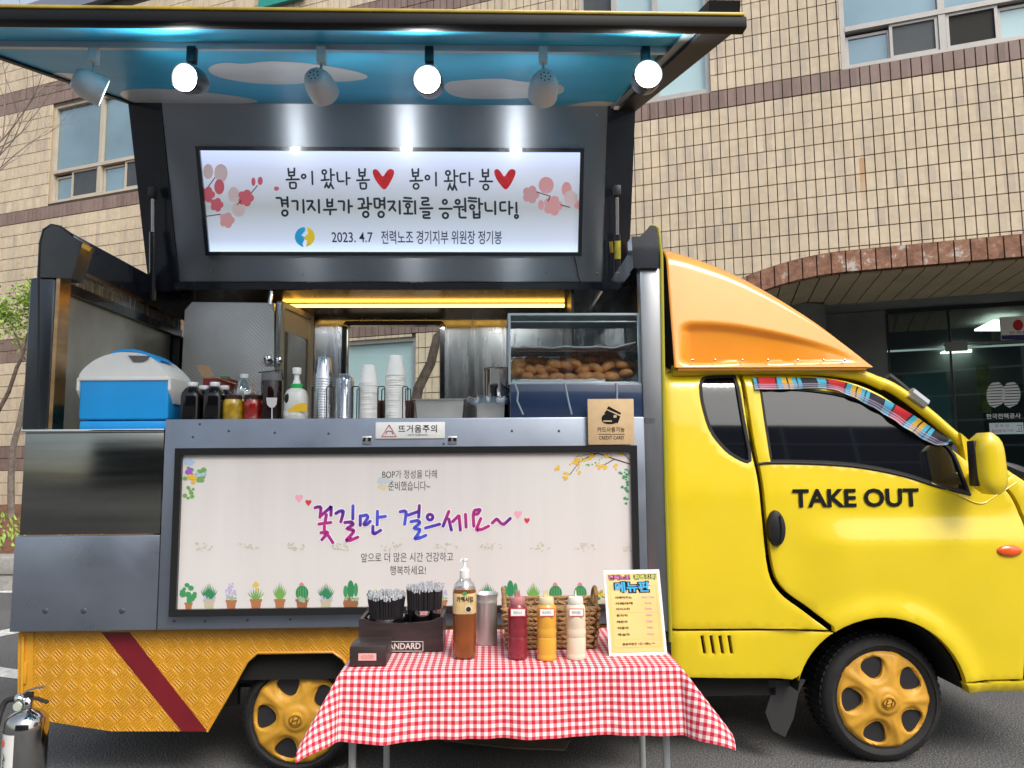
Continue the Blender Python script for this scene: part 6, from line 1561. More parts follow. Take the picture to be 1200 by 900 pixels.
for i in range(31):
    u = i/30; x = L0+.012+(L1-L0-.024)*u; P.append([Vector((x, Y0+.012+.3*v, zs_+.010*noise.noise((u*8,v*3,2))+.022*ss(.82,1,u)+.006*(1-v))) for v in (0,.3,.6,1)])
mb = MB(); mb.grid(P); mb.grid([[p+Vector((0,0,-.006)) for p in r_[:1]]+[r_[0]] for r_ in P]); mb.build('shelf_paper', M('greaseproof_paper', (.62,.66,.70), .4, coat=.3), dc)
mb = MB(); zsh = zs_-.012
for i in range(4): y = Y0+.04+i*.085; mb.tube([(L0+.008,y,zsh),(L1-.008,y,zsh)], .002, 5)
for i in range(26): x = L0+.02+i*(L1-L0-.04)/25; mb.tube([(x,Y0+.02,zsh),(x,Y1-.02,zsh)], .0012, 4)
tag(mb.build('shelf_wires', chrome, dc), kind='stuff')
for x in (623, 640, 663, 676, 689, 702, 714):
    p = at(x, 420, Y0+.012); mb = MB(); mb.tube([(p.x,p.y,zsh),(p.x,p.y,zsh-.05)], .0012, 4); mb.build('shelf_hanger', black, dc)
P = []
for i in range(25):
    u = i/24; x = L0+.010+(L1-L0)*.72*u; P.append([Vector((x, Y0+.01, Zb+.006)), Vector((x, Y0+.014, Zb+.020+.006*noise.noise((u*11,1,7)))), Vector((x, Y0+.09, Zb+.010))])
mb = MB(); mb.grid(P); mb.build('lining_paper', M('greaseproof_paper', (.62,.66,.70)), dc)
# the buns
bunm = M('baked_bun_crust', (.66,.30,.10), .5, var=.42, scale=28, coat=.15, bump=.15, bscale=60)
bunm2 = bunm
def bun(px, py, Y, sc=1.0, tilt=0, rz=0):
    p = at(px, py, Y); mb = MB(); r = .041*sc
    mb.lathe([(.001,-.016*sc),(r*.72,-.016*sc),(r*.95,-.008*sc),(r,.002*sc),(r*.93,.012*sc),(r*.72,.021*sc),(r*.40,.026*sc),(.001,.027*sc)], (0,0,0), 18)
    for i, v in enumerate(mb.v): mb.v[i] = v*(1+.07*noise.noise(v*22+Vector((px,py,0))))
    mb.xf(Matrix.Translation(p) @ Matrix.Rotation(rz,4,'Z') @ Matrix.Rotation(tilt,4,'X'))
    tag(mb.build('bread_bun', bunm), 'round golden brown bun heaped in the glass display case', 'bun', 'buns in the bread display case')
rdb = random.Random(12)
front = [(611,441),(633,443),(655,444),(679,444),(702,443),(724,442),(606,432),(626,434),(643,433),(662,433),(684,435),(706,434),(735,437)]
for x, y in ((606,437),(617,442),(635,443.5),(652,444),(668,443),(686,443),(701,442),(716,442),(734,439)): bun(x, y, .055, rdb.uniform(.84,1.12), rdb.uniform(.1,.35), rdb.uniform(0,6))
for x, y in ((608,427),(622,434),(634,434),(650,428),(661,431),(672,428),(683,433),(697,434),(712,432),(728,430),(645,436)): bun(x, y, .10, rdb.uniform(.95,1.1), rdb.uniform(.2,.8), rdb.uniform(0,6))
for x, y in ((613,430),(624,425),(638,427),(664,424),(676,420),(690,424),(703,424),(719,426),(735,430)): bun(x, y, .17, rdb.uniform(1,1.12), rdb.uniform(.2,.8), rdb.uniform(0,6))
for x, y in ((695,417),(706,413),(716,420),(700,425)): bun(x, y, .20, 1.1, rdb.uniform(.2,.9), rdb.uniform(0,6))
# small signs
def plate(px, Y, th, mat, nm, label, r=.004):
    x0, y0, x1, y1 = px; a = at((x0+x1)/2, y1, Y); b = at((x0+x1)/2, y0, Y); l = at(x0, (y0+y1)/2, Y).x; rr = at(x1, (y0+y1)/2, Y).x
    mb = MB(); mb.rbox((l,Y,a.z),(rr,Y+th,b.z),r,2); return tag(mb.build(nm, mat), label, 'sign')
Yh = YP-.012-.006
hsn = plate((440,494.5,521.5,514), Yh, .006, white, 'hot_surface_sign', 'white hot surface warning plate on the counter edge above the lower sign')
tpx('lettering', '뜨거움주의', ink, 467, 498, 512, 507, Yh, hsn, wt=.012, space=1.15); tpx('lettering', '- HOT SURFACE -', ink, 476, 508.6, 503, 511, Yh, hsn)
redp = M('warning_red', (.55,.05,.03), .5)
def tri(pts, w):
    P = [at(x, y, Yh-.001) for x, y in pts]; mb = MB(); mb.tube(P+[P[0]], w, 5, cap=False); return mb.build('warning_triangle', redp, hsn)
tri([(456,498),(464.5,511.5),(447.5,511.5)], .0022)
mb = MB(); mb.tube([at(x, y, Yh-.001) for x, y in ((452,509),(453,506),(456,505),(459.5,506),(460,509))], .0016, 5); mb.build('hot_symbol', ink, hsn)
Yk = YP-.036
ccs = plate((689,467.5,743,521), Yk, .004, M('kraft_board', (.55,.39,.22), .7, var=.08, scale=30), 'card_payment_sign', 'tan card payment notice leaning below the bread display case', .001)
cfp = lambda x, y: at(x, y, Yk)
def cflat(p, nm='printed_card', l=0, m=None): return flat(p, cfp, -YA, m or ink, nm, ccs, .0008+l)
cflat([(711,479),(713,476),(728,484),(727,486)]); cflat([(708,484),(711,480.5),(727,488),(724,496),(719,495)])
cflat(smoothpoly([(705,484.5),(724,484.5),(724,497),(705,497)], 2), l=.0004); cflat([(719,486.5),(722.5,486.5),(722.5,489.5),(719,489.5)], 'printed_chip', .0008, MATS['kraft_board']); cflat([(707,492.8),(717,492.8),(717,494.2),(707,494.2)], 'printed_stripe', .0008, MATS['kraft_board'])
tpx('lettering', '카드사용가능', ink, 700, 500.5, 732, 506.5, Yk, ccs, wt=.005); cflat([(701,508.6),(732,508.6),(732,509.2),(701,509.2)], 'printed_line'); tpx('lettering', 'CREDIT CARD', ink, 702, 511, 731, 515, Yk, ccs)

# ------------------------------------------------------------------ folding table with gingham cloth
ZTB = .70
tf0, tf1 = atz(402,784,ZTB), atz(799,783,ZTB); tbk = atz(600,737,ZTB)
TX0, TX1, TY0, TY1 = tf0.x, tf1.x, (tf0.y+tf1.y)/2, tbk.y
table = empty('folding_table', ((TX0+TX1)/2,(TY0+TY1)/2,0), 'folding table with pale metal legs under the red gingham cloth', 'table')
mb = MB(); mb.rbox((TX0+.006,TY0+.006,ZTB-.03),(TX1-.006,TY1-.006,ZTB-.004),.004); mb.build('tabletop', white, table)
legm = M('pale_grey_leg', (.42,.44,.45), .35, metal=.4)
for px, Y in ((413,TY0+.05),(453,TY1-.05),(753,TY1-.05),(781,TY0+.05)):
    x = at(px, 885, Y).x; mb = MB(); mb.tube([(x,Y,0),(x,Y,ZTB-.03)], .0125, 12); mb.build('leg', legm, table)
def gingham():
    m = M('red_gingham_cloth', (.7,.7,.7), .85, spec=.2); n = m.node_tree.nodes; L = m.node_tree.links; b = n['Principled BSDF']
    u = n.new('ShaderNodeUVMap'); sp = n.new('ShaderNodeSeparateXYZ'); L.new(u.outputs[0], sp.inputs[0]); per = .0235
    def st(o):
        a = n.new('ShaderNodeMath'); a.operation = 'MULTIPLY'; a.inputs[1].default_value = 1/per; L.new(o, a.inputs[0])
        f = n.new('ShaderNodeMath'); f.operation = 'FRACT'; L.new(a.outputs[0], f.inputs[0])
        c = n.new('ShaderNodeMath'); c.operation = 'GREATER_THAN'; c.inputs[1].default_value = .5; L.new(f.outputs[0], c.inputs[0]); return c.outputs[0]
    ad = n.new('ShaderNodeMath'); ad.operation = 'ADD'; L.new(st(sp.outputs[0]), ad.inputs[0]); L.new(st(sp.outputs[1]), ad.inputs[1])
    hf = n.new('ShaderNodeMath'); hf.operation = 'MULTIPLY'; hf.inputs[1].default_value = .5; L.new(ad.outputs[0], hf.inputs[0])
    r = n.new('ShaderNodeValToRGB'); r.color_ramp.interpolation = 'CONSTANT'; e = r.color_ramp.elements
    e[0].position = 0; e[0].color = (.80,.74,.73,1); e[1].position = .4; e[1].color = (.66,.21,.24,1); k = e.new(.9); k.color = (.50,.020,.040,1)
    L.new(hf.outputs[0], r.inputs[0]); L.new(r.outputs[0], b.inputs['Base Color'])
    g = n.new('ShaderNodeTexNoise'); g.inputs['Scale'].default_value = 900; L.new(u.outputs[0], g.inputs['Vector'])
    bp = n.new('ShaderNodeBump'); bp.inputs['Strength'].default_value = .15; bp.inputs['Distance'].default_value = .001; L.new(g.outputs[0], bp.inputs['Height']); L.new(bp.outputs[0], b.inputs['Normal']); return m
mb = MB(); mb.uv = []; OV, OS = .215, .20; st_ = .012
us = [TX0-OS+i*(TX1-TX0+2*OS)/132 for i in range(133)]; vs_ = [TY0-OV+i*(TY1-TY0+OV+.10)/78 for i in range(79)]
P = []
for v in vs_:
    row = []
    for u in us:
        ox = (u-TX1) if u > TX1 else (TX0-u if u < TX0 else 0); sx = 1 if u > TX1 else -1
        oy = TY0-v if v < TY0 else 0; ob = v-TY1 if v > TY1 else 0
        cx = min(max(u, TX0), TX1); cy = min(max(v, TY0), TY1)
        oyy = oy if oy else ob; sy = -1 if oy else 1
        r = hypot(ox, oyy)
        if r == 0: p = Vector((u, v, ZTB+.003*noise.noise((u*5, v*5, 0))+.0012*abs(noise.noise((u*3, v*14, 5)))))
        else:
            ph = atan2(oyy, ox) if ox or oyy else 0; dx, dy = sx*cos(ph), sy*sin(ph)
            c2 = sin(2*ph) if (ox and oyy) else 0
            near = 0
            if not (ox and oyy):   # folds run down from the edge, deeper towards the hem
                near = (.055*noise.noise((u*4.2, 3.1, 0))+.018*noise.noise((u*13, r*4, 7)) if oyy else .02*noise.noise((v*6, 9.1, 0)))*(r/OV)
                pass
            fl = radians(10 if oyy and not ox else (26 if sx > 0 else 19)) if not c2 else radians(10*sin(ph)**2+(26 if sx > 0 else 19)*cos(ph)**2 + (24 if sx > 0 else 20)*c2**2)
            rb = .008; q = max(0, r-rb)
            out = min(r, rb)*.7 + q*sin(fl) + near; dn = min(r, rb)**2*20*0 + q*cos(fl) + min(r, rb)*.35
            if c2: out += .0
            p = Vector((cx+dx*out, cy+dy*out, ZTB-dn))
        row.append(p); mb.uv.append((u, v))
    P.append(row)
mb.grid(P); tag(mb.build('tablecloth', gingham(), org=((TX0+TX1)/2,(TY0+TY1)/2,ZTB), ang=75), 'red and white gingham cloth draped over the folding table', 'tablecloth')
def tb(px, py): return atz(px, py, ZTB+.002)
def hz(px, py, Y): return at(px, py, Y).z - ZTB-.002
# little dark money box
p = tb(431, 781); q0, q1 = at(409.5,770,p.y).x, at(452.5,770,p.y).x; h = hz(431,757.5,p.y)
e = empty('money_box', ((q0+q1)/2,p.y+.06,ZTB+.002), 'small dark brown box with pink label at the front left of the table', 'box')
dwood = M('dark_stained_wood', (.035,.022,.022), .5, var=.35, scale=10, stretch=(1,1,7), coat=.15)
mb = MB(); mb.rbox((q0,p.y,p.z),(q1,p.y+.14,p.z+h),.003); mb.build('body', dwood, e)
mb = MB(); mb.box(((q0+q1)/2-.02,p.y+.06,p.z+h),((q0+q1)/2+.02,p.y+.066,p.z+h+.0008)); mb.build('slot', seam, e, smooth=False)
pkl = M('pink_label', (.75,.40,.37), .6)
yf_ = p.y-.0008
flat([(420,765.5),(441,765.5),(441,774),(420,774)], lambda x, y: at(x, y, yf_), -YA, pkl, 'label', e); tpx('lettering', 'HOLDER', M('label_pink_ink', (.55,.18,.18), .6), 423, 767.5, 438, 772.5, yf_-.0012, e)
# wooden straw box
p = tb(488, 764); Yw = p.y; x0_, x1_ = at(422,745,Yw+.03).x, at(519,745,Yw).x; hw = hz(500,724,Yw); De = .17
e = empty('straw_box', ((x0_+x1_)/2,Yw+De/2,ZTB+.002), 'dark wooden tray box with white stencil holding the straw cups', 'box')
def wavy(xa, xb, y, nmn):
    top = [(1,1.0),(.93,.98),(.86,.90),(.7,.86),(.5,.84),(.3,.86),(.14,.90),(.07,.98),(0,1.0)]
    mb = MB(); mb.prism([(xa,y,p.z),(xb,y,p.z)]+[(xa+(xb-xa)*u,y,p.z+hw*v) for u, v in top], (0,.012,0)); return mb.build(nmn, dwood, e, smooth=False)
wavy(x0_, x1_, Yw, 'front_board'); wavy(x0_, x1_, Yw+De, 'back_board')
for x in (x0_, x1_-.012): mb = MB(); mb.box((x,Yw+.013,p.z),(x+.012,Yw+De-.001,p.z+hw*.97)); mb.build('side_board', dwood, e, smooth=False)
mb = MB(); mb.box((x0_+.013,Yw+.013,p.z),(x1_-.013,Yw+De-.001,p.z+.01)); mb.build('bottom_board', dwood, e, smooth=False)
stn = M('white_stencil_print', (.62,.58,.56), .6)
tpx('lettering', 'STANDARD', stn, 446, 753.8, 493, 761.2, Yw, e, wt=.025)
for a_ in ((431,751.4,496,752.2),(431,763-.4,496,763.3),(495.3,752.2,496,763)): flat([(a_[0],a_[1]),(a_[2],a_[1]),(a_[2],a_[3]),(a_[0],a_[3])], lambda x, y: at(x, y, Yw), -YA, stn, 'stencil_line', e)
strw = M('wrapped_black_straw', (.02,.018,.022), .4, var=.3, scale=90); strt = M('clear_straw_wrap', (.50,.52,.56), .35, coat=.5, var=.5, scale=120)
def straws(px0, px1, ytop, ybot, Y, label, lab2, cupmat, taper, seed):
    x0, x1 = at(px0,700,Y).x, at(px1,700,Y).x; c = Vector(((x0+x1)/2, Y, 0)); r = (x1-x0)/2; z1 = at((px0+px1)/2, ytop+5, Y).z; zbm = ZTB+.013
    zc2_ = at((px0+px1)/2, ybot, Y).z
    ee = empty('straw_cup', (c.x,Y,zbm), label, 'cup', 'straw cups in the wooden box')
    mb = MB(); mb.lathe([(r*taper*.95,zbm),(r*taper,zbm+.004),(r*.97,zc2_-.006),(r*.99,zc2_),(r*.96,zc2_),(r*taper*.9,zbm+.008)], (c.x,Y,0), 28); mb.build('cup_body', cupmat, ee)
    rd = random.Random(seed); mb = MB()
    for i in range(150):
        a = rd.uniform(0,2*pi); q = math.sqrt(rd.random())*.93
        if i < 60: a = 2*pi*i/60; q = .94
        bx, by = c.x+r*q*taper*.9*cos(a), Y+r*q*taper*.9*sin(a); tx, ty = c.x+r*q*1.0*cos(a)+rd.uniform(-.002,.002), Y+r*q*sin(a); zz_ = z1+rd.uniform(-.006,.008)
        mb.tube([(bx,by,zbm+.012),(tx,ty,zz_-.014)], .0032, 5, 0); mb.tube([(tx,ty,zz_-.0145),(tx+rd.uniform(-.002,.002),ty,zz_)], [.0034,.0026], 5, 1)
    o = mb.build('drinking_straws', [strw, strt]); tag(o, lab2, 'straws', None, 'stuff')
straws(431, 475, 690, 722, Yw+.075, 'clear cup full of straws at the left of the wooden box', 'black straws with shiny wrapped tips in the left cup', thin_glass('clear_cup_plastic'), .78, 3)
straws(476, 519, 681, 712, Yw+.10, 'polished steel cup full of straws at the right of the wooden box', 'black straws with shiny wrapped tips in the right steel cup', chrome, .92, 5)
# syrup bottle with pump
p = tb(544.5, 769); r = 13.3*(p.y+3.4)/F; H_ = lambda y: at(544,y,p.y).z-p.z
e = empty('pump_syrup_bottle', p, 'tall amber syrup bottle with white pump on the gingham table', 'bottle')
amb = M('amber_syrup', (.30,.085,.018), .08, coat=1, var=.25, scale=12); amb.node_tree.nodes['Principled BSDF'].inputs['Transmission Weight'].default_value = .35
mb = MB(); mb.lathe([(r*.9,0),(r,.006)]+[(r*(1-.03*(i % 2)), .02+i*.012) for i in range(7)]+[(r,H_(722)),(r,H_(693)),(r*.96,H_(689))], p, 32, sq=3); mb.build('body', amb, e)
mb = MB(); mb.lathe([(r*.96,H_(689)),(r*.85,H_(684)),(r*.55,H_(679)),(r*.36,H_(676)),(r*.36,H_(674))], p, 28); mb.build('shoulder', clear, e)
lab = M('syrup_label_cream', (.62,.46,.22), .5, var=.15, scale=30)
mb = MB(); mb.lathe([(r*1.005,H_(717)),(r*1.015,H_(716.5)),(r*1.015,H_(694)),(r*1.005,H_(693.5))], p, 32, sq=3); mb.build('label', lab, e)
yl_ = p.y-r*1.03
tpx('lettering', '카페시럽', M('label_brown_ink', (.05,.02,.01), .6), 535, 699, 554.5, 705.5, yl_, e, wt=.03)
flat(circ(549,713.5,4.5,4.5), lambda x, y: at(x, y, yl_), -YA, M('coffee_cup_print', (.62,.55,.48), .6), 'printed_cup', e, .001); flat(circ(549,714,3,3), lambda x, y: at(x, y, yl_), -YA, M('coffee_print', (.04,.015,.01), .5), 'printed_coffee', e, .0014); flat(circ(544.5,695.5,3,2), lambda x, y: at(x, y, yl_), -YA, G[0], 'printed_leaf', e, .001)
mb = MB(); mb.lathe([(r*.40,H_(678)),(r*.42,H_(677)),(r*.42,H_(668)),(r*.22,H_(666)),(r*.13,H_(664)),(r*.12,H_(657.5)),(r*.2,H_(657)),(r*.22,H_(654.5)),(.001,H_(654.3))], p, 20); mb.tube([p+Vector((r*.25,0,H_(656))), p+Vector((-r*.25,0,H_(656))), p+Vector((-r*.33,0,H_(658)))], .0045, 8)
mb.tube([p+Vector((0,-.004,H_(680))), p+Vector((0,-.004,H_(690)))], .006, 8); mb.build('pump', white, e)
# steel tumbler
p = tb(569, 757); p.y += .04; p = Vector((at(570,750,p.y).x, p.y, ZTB+.002)); r = 12.2*(p.y+3.4)/F; h = hz(570, 695, p.y)
mb = MB(); mb.lathe([(r*.96,0),(r,.006),(r,h*.80),(r*1.03,h*.82),(r*1.03,h*.86),(r*1.0,h*.88),(r*1.12,h*.985),(r*1.14,h),(r*1.08,h*.99),(r*.92,h*.86),(r*.9,.02),(.001,.02)], p, 36)
tag(mb.build('steel_tumbler', M('satin_steel')), 'empty steel tumbler with flared rim beside the syrup bottle', 'tumbler')
# basket
pf_ = tb(645, 763); Yb0 = pf_.y+.03; bx0, bx1 = at(597,740,Yb0).x, at(697,740,Yb0).x; tb0, tb1 = at(592,708,Yb0).x, at(700,708,Yb0).x; bh = hz(645,712,Yb0); bd_ = .20
bk_ = empty('wicker_basket', ((bx0+bx1)/2,Yb0+bd_/2,ZTB+.002), 'brown woven basket with two handles behind the squeeze bottles', 'basket')
wick = M('water_hyacinth', (.36,.20,.085), .75, var=.45, scale=22, bump=.5, bscale=120)
nrow = 9
for k in range(nrow):
    t = (k+.5)/nrow; xa = bx0+(tb0-bx0)*t; xb = bx1+(tb1-bx1)*t; z = ZTB+.004+bh*t; ya, yb_ = Yb0-.01*t, Yb0+bd_+.01*t
    per_ = [(xa,ya),(xb,ya),(xb,yb_),(xa,yb_)]; D = dens(per_, .022); mb = MB(); rr = bh/nrow*.62
    for i, (x, y) in enumerate(D):
        x2, y2 = D[(i+1) % len(D)]; d = Vector((x2-x, y2-y, 0)).normalized(); s = 1 if (k % 2) else -1; nx = Vector((d.y,-d.x,0))
        c = Vector((x, y, z))+nx*.002*((i % 2)*2-1); L_ = .017
        a = c-d*L_+Vector((0,0,-s*rr*.55)); b2 = c+d*L_+Vector((0,0,s*rr*.55)); m0 = len(mb.v)
        mb.tube([a, a.lerp(b2,.3)+nx*.003, a.lerp(b2,.7)+nx*.003, b2], [rr*.35,rr*.72,rr*.72,rr*.35], 6)
    tag(mb.build('woven_row', wick, bk_), kind='stuff')
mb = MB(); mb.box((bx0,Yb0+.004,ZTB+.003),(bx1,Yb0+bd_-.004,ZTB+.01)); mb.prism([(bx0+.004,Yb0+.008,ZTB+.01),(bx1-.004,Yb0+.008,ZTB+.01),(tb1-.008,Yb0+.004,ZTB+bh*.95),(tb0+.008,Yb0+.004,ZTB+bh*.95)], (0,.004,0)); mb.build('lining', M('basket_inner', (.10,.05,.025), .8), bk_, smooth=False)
for x, s in ((tb0,-1),(tb1,1)):
    mb = MB(); ym = Yb0+bd_/2; mb.tube(spl([(x,ym-.045,ZTB+bh-.01),(x+s*.004,ym-.040,ZTB+bh+.035),(x+s*.006,ym,ZTB+bh+.055),(x+s*.004,ym+.040,ZTB+bh+.035),(x,ym+.045,ZTB+bh-.01)], 5), .008, 8); mb.build('handle', wick, bk_)
mb = MB(); per_ = dens([(tb0,Yb0-.01),(tb1,Yb0-.01),(tb1,Yb0+bd_+.01),(tb0,Yb0+bd_+.01)], .05); mb.tube([(x,y,ZTB+bh) for x, y in per_]+[(per_[0][0],per_[0][1],ZTB+bh)], .0065, 8); mb.build('rim', wick, bk_)
# squeeze bottles
def squeeze(px, pyb, mat, topmat, label, tips, lt):
    p = tb(px, pyb); r = 11.2*(p.y+3.4)/F; Z = lambda y: at(px, y, p.y).z-p.z
    e = empty('squeeze_bottle', p, label, 'bottle', 'sauce squeeze bottles')
    mb = MB(); mb.lathe([(r*.94,0),(r,.004),(r,.014),(r*.96,.017),(r*.98,.022),(r*.99,Z(747)),(r*.95,Z(745.5)),(r*1.0,Z(744)),(r*1.0,Z(737)),(r*.95,Z(735)),(r,Z(733)),(r*.98,Z(714)),(r*.93,Z(710)),(r*.72,Z(707))], p, 32); mb.build('body', mat, e)
    mb = MB(); mb.lathe([(r*.76,Z(708)),(r*.80,Z(707)),(r*.76,Z(701)),(r*.70,Z(699.5)),(.001,Z(699))], p, 28); 
    for dx in tips: mb.tube([p+Vector((dx,0,Z(700))), p+Vector((dx,0,Z(691.5)))], [.0045,.0018], 8)
    mb.build('cap', topmat, e)
    yq = p.y-r*1.03; pl_ = lambda x, y: at(x, y, yq)
    flat([(px-9,713),(px+9,713),(px+9,722.5),(px-9,722.5)], pl_, -YA, M('label_red_edge', (.60,.08,.08), .6), 'label', e, .0002); flat([(px-8,714),(px+8,714),(px+8,721.5),(px-8,721.5)], pl_, -YA, paperw, 'label_paper', e, .0007)
    tpx('lettering', lt, M('label_green_ink', (.10,.20,.14), .6), px-5.5, 716, px+5, 719.6, yq-.001, e)
squeeze(607, 770.5, M('berry_sauce', (.22,.022,.035), .3, coat=.5, var=.06), M('pinkish_cap', (.45,.17,.18), .35), 'squeeze bottle of dark red sauce, leftmost of the three', (-.006,0,.006), '케찹소스')
squeeze(641, 772, M('mustard_sauce', (.72,.37,.045), .3, coat=.5, var=.05), M('cream_cap', (.66,.55,.33), .35), 'squeeze bottle of yellow mustard in the middle of the three', (-.006,0,.006), '머스타드')
squeeze(675.5, 771, M('white_sauce', (.72,.62,.47), .3, coat=.5, var=.04), M('white_cap', (.70,.67,.60), .35), 'squeeze bottle of cream coloured sauce beside the menu stand', (0,), '화이트')
# menu stand
B0, B1 = tb(714, 769), tb(783, 767); lean = .075
T0, T1 = at(707.5,668.5,B0.y+lean), at(771.5,667,B1.y+lean)
mu = (B1-B0).normalized(); mv = ((T0+T1)/2-(B0+B1)/2); mv = (mv-mu*mv.dot(mu)); mh = mv.length; mv.normalize(); mn = mu.cross(mv).normalized(); 
mwid = (B1-B0).length*.985
ms = empty('menu_stand', (B0+B1)/2, 'leaning yellow menu card in a clear and white stand at the table corner', 'menu')
def mq(x0, y0, x1, y1, l=0): return [B0+mu*mwid*x0+mv*mh*y0+mn*l, B0+mu*mwid*x1+mv*mh*y0+mn*l, B0+mu*mwid*x1+mv*mh*y1+mn*l, B0+mu*mwid*x0+mv*mh*y1+mn*l]
mb = MB(); mb.prism(mq(0,0,1,1), -mn*.006); mb.build('holder', white, ms, smooth=False)
mb = MB(); c_ = (B0+B1)/2-mn*.006; mb.prism([c_-mu*.04+mv*.20, c_+mu*.04+mv*.20, Vector((c_.x+.04,c_.y+.12,ZTB+.003)), Vector((c_.x-.04,c_.y+.12,ZTB+.003))], Vector((0,.004,0))); mb.build('rear_foot', white, ms, smooth=False)
mb = MB(); mb.prism(mq(.045,.035,.955,.955,.0015), -mn*.001); mb.build('menu_card', M('menu_card_yellow', (.74,.52,.19), .4, coat=.6, var=.08, scale=9), ms, smooth=False)
bl = M('menu_border', (.58,.38,.10), .6)
for q in ((.09,.09,.91,.094),(.09,.80,.91,.804),(.09,.094,.096,.80),(.905,.094,.91,.80),(.13,.49,.88,.492),(.13,.18,.88,.182)):
    mb = MB(); mb.add(mq(*q, .0022), [(0,1,2,3)]); mb.build('border_line', bl, ms, smooth=False)
def mt(body, x0, y0, x1, y1, mat, wt=0, l=.003):
    o = B0+mu*mwid*x0+mv*mh*y0; return text('lettering', body, mat, o, mwid*(x1-x0), mh*(y1-y0), ms, u=mu, v=mv, wt=wt, n=l)
mt('전력노조', .07, .875, .47, .945, ink, .11, .0026); mt('광명지회', .52, .875, .93, .945, ink, .11, .0026)
mt('전력노조', .08, .88, .46, .94, M('menu_pink', (.62,.16,.42), .5), .02, .0034); mt('광명지회', .53, .88, .92, .94, M('menu_lime', (.50,.62,.14), .5), .02, .0034)
mt('메뉴판', .16, .72, .82, .865, ink, .12, .0030); mt('메뉴판', .18, .73, .80, .855, M('menu_blue', (.03,.36,.70), .5), .03, .0040)
for i, (a_, b2, w) in enumerate((('아메리카노','Hot / Ice',.28),('카페라떼','Ice',.28),('아이스티','Ice',.22),('유자차','Hot',.18),('레몬차','Hot',.17),('자몽차','Hot',.18),('매실차','Hot',.19))):
    y = (.655,.585,.52,.445,.372,.30,.225)[i]; mt(a_, .17, y, .17+w+.02, y+.03, ink, .02); mt(b2, .69 if i else .64, y+.004, .80 if i else .86, y+.026, M('menu_magenta', (.60,.16,.40), .6), .01)
mt('음료주문은 1인 1메뉴 ^^', .24, .115, .80, .145, ink, .015)

# ------------------------------------------------------------------ fire extinguisher and cardboard on the asphalt
Ye = -.30; ex = at(29.5, 880, Ye).x; r = 21.5*(Ye+3.4)/F; b = Vector((ex, Ye, 0)); Zx = lambda y: at(29, y, Ye).z
e = empty('fire_extinguisher', b, 'polished steel fire extinguisher on the asphalt at the bottom left', 'extinguisher')
h0 = Zx(850)
mb = MB(); mb.lathe([(r*.9,.0),(r,.012),(r,h0-.01),(r*.97,Zx(843)),(r*.85,Zx(838)),(r*.6,Zx(833.5)),(r*.3,Zx(831)),(r*.24,Zx(829)),(r*.24,Zx(822))], b, 40); mb.build('cylinder', M('polished_steel', (.50,.49,.48), .13, metal=1, var=.1, rvar=.04), e)
lblm = M('white_label', (.66,.66,.64))
mb = MB(); P = []
for zz_ in (.03, h0-.012): P.append([Vector((ex+(r+.001)*cos(radians(a)), Ye+(r+.001)*sin(radians(a)), zz_)) for a in range(186, 272, 5)])
mb.grid(P, flip=False); mb.build('paper_label', M('label_white_gloss', (.72,.72,.71), .3, coat=.5), e)
mb = MB(); mb.lathe([(.018,Zx(832)),(.022,Zx(830)),(.020,Zx(820)),(.012,Zx(817))], b, 16); vz = Zx(820); mb.ball((ex-.03,Ye-.005,Zx(819)), (.022,.02,.022), 12, 8); mb.tube([(ex-.03,Ye-.005,Zx(819)),(ex,Ye,Zx(821))], .012, 8); mb.build('valve', chrome, e)
mb = MB(); mb.lathe([(.001,0),(.016,.001),(.017,.008)], (0,0,0), 18, axis='y'); mb.xf(Matrix.Translation((ex-.022,Ye-.034,Zx(825)))); mb.build('pressure_gauge', M('gauge_face', (.45,.50,.42), .3, coat=.6), e)
hm = M('worn_dark_metal', (.12,.11,.10), .3, metal=.8)
mb = MB(); 
def lever(pts, w):
    P = [Vector((at(x, y, Ye).x, Ye, at(x, y, Ye).z)) for x, y in pts]; m_ = MB(); n = len(P)
    R_ = []
    for p_ in P: R_.append([p_+Vector((0,-w,.002)), p_+Vector((0,w,.002)), p_+Vector((0,w,-.006)), p_+Vector((0,-w,-.006))])
    for i in range(n-1):
        for k in range(4): j = (k+1) % 4; m_.add([R_[i][k],R_[i][j],R_[i+1][j],R_[i+1][k]], [(0,1,2,3)])
    m_.add(R_[0], [(3,2,1,0)]); m_.add(R_[-1], [(0,1,2,3)]); return m_
lever([(24,818),(27,813),(34,808),(43,805),(54,803.5)], .010).build('squeeze_lever', chrome, e, ang=50)
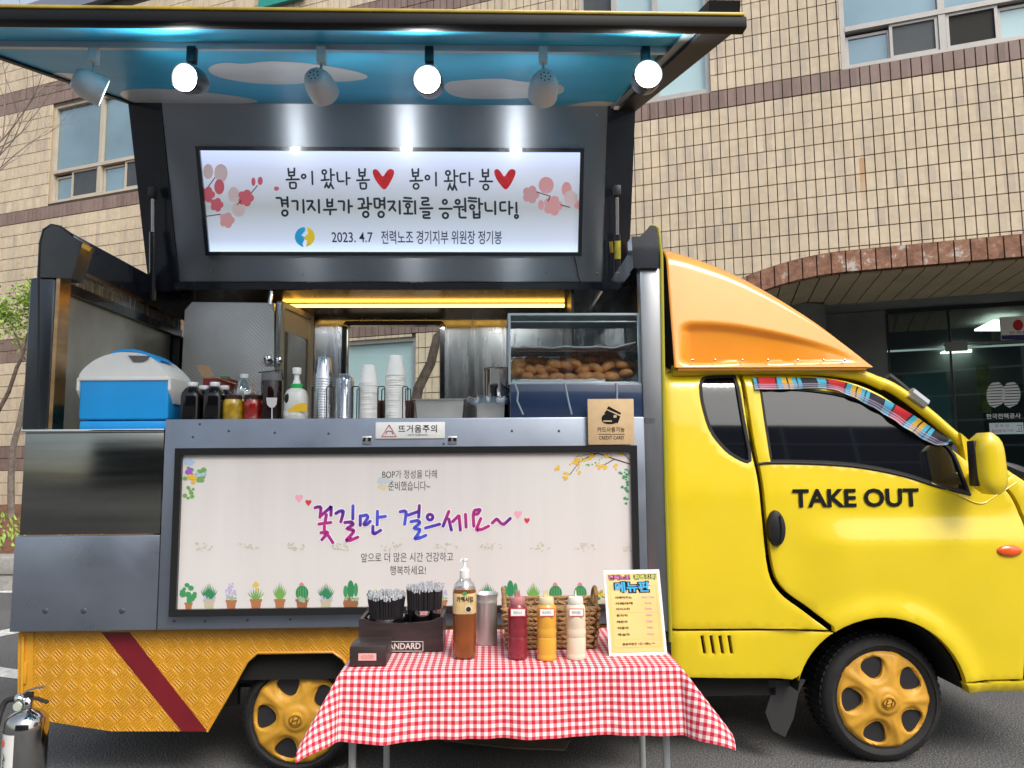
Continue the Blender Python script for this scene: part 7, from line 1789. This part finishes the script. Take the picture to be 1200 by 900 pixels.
lever([(28,821),(34,817),(44,818),(56,822.5)], .010).build('carry_handle', hm, e, ang=50)
mb = MB(); mb.rbox((at(28,815,Ye).x,Ye-.008,Zx(822)), (at(39,815,Ye).x,Ye+.008,Zx(811)), .004); mb.build('handle_block', black, e)
mb = MB(); mb.tube(spl([(ex-.03,Ye,Zx(818.5)), at(8,821,Ye), at(2,831,Ye-.01), at(-3,848,Ye-.03), at(-8,880,Ye-.03), at(-10,915,Ye-.02)], 6), .011, 10); mb.build('hose', rubber, e)
# flame mark and vertical lettering on the label
angL = radians(235); u_ = Vector((sin(angL)*-1, cos(angL), 0)).normalized(); 
lc = Vector((ex+(r+.0015)*cos(radians(236)), Ye+(r+.0015)*sin(radians(236)), 0)); nrm_ = Vector((cos(radians(236)), sin(radians(236)), 0)); lu = Vector((-nrm_.y, nrm_.x, 0)); 
if lu.x < 0: lu = -lu
text('lettering', 'Anyone', M('label_olive_ink', (.05,.12,.02), .5), lc+ZA*(h0-.075)+nrm_*.0022-lu*.003, .155, .022, e, u=-ZA, v=lu, wt=.03, shear=.2)
fl_ = [(0,0),(.008,.003),(.012,.012),(.009,.022),(.004,.028),(.005,.018),(0,.014),(-.003,.024),(-.007,.016),(-.009,.007)]
mb = MB(); mb.add([lc+lu*(a-.004)+ZA*(h0-.058+b_*1.25)+nrm_*.0025 for a, b_ in fl_], [tuple(range(len(fl_)))]); 
if geometry.normal(mb.v).dot(nrm_) < 0: mb.f = [f[::-1] for f in mb.f]
mb.build('flame_mark', M('flame_orange_print', (.75,.12,.02), .5), e, smooth=False)
cbd = [atz(x, y, .012) for x, y in ((521,866),(560,863),(668,866),(662,877),(600,875))]
mb = MB(); mb.prism([v-Vector((0,0,.011)) for v in cbd], (0,0,.008)); mb.prism([v+Vector((.06,.10,0)) for v in [cbd[0],cbd[1],cbd[2]]], (0,0,.006)); tag(mb.build('flattened_cardboard', M('grubby_cardboard', (.22,.17,.12), .85, var=.3), smooth=False), 'flattened piece of grubby cardboard lying under the table and truck', 'cardboard')
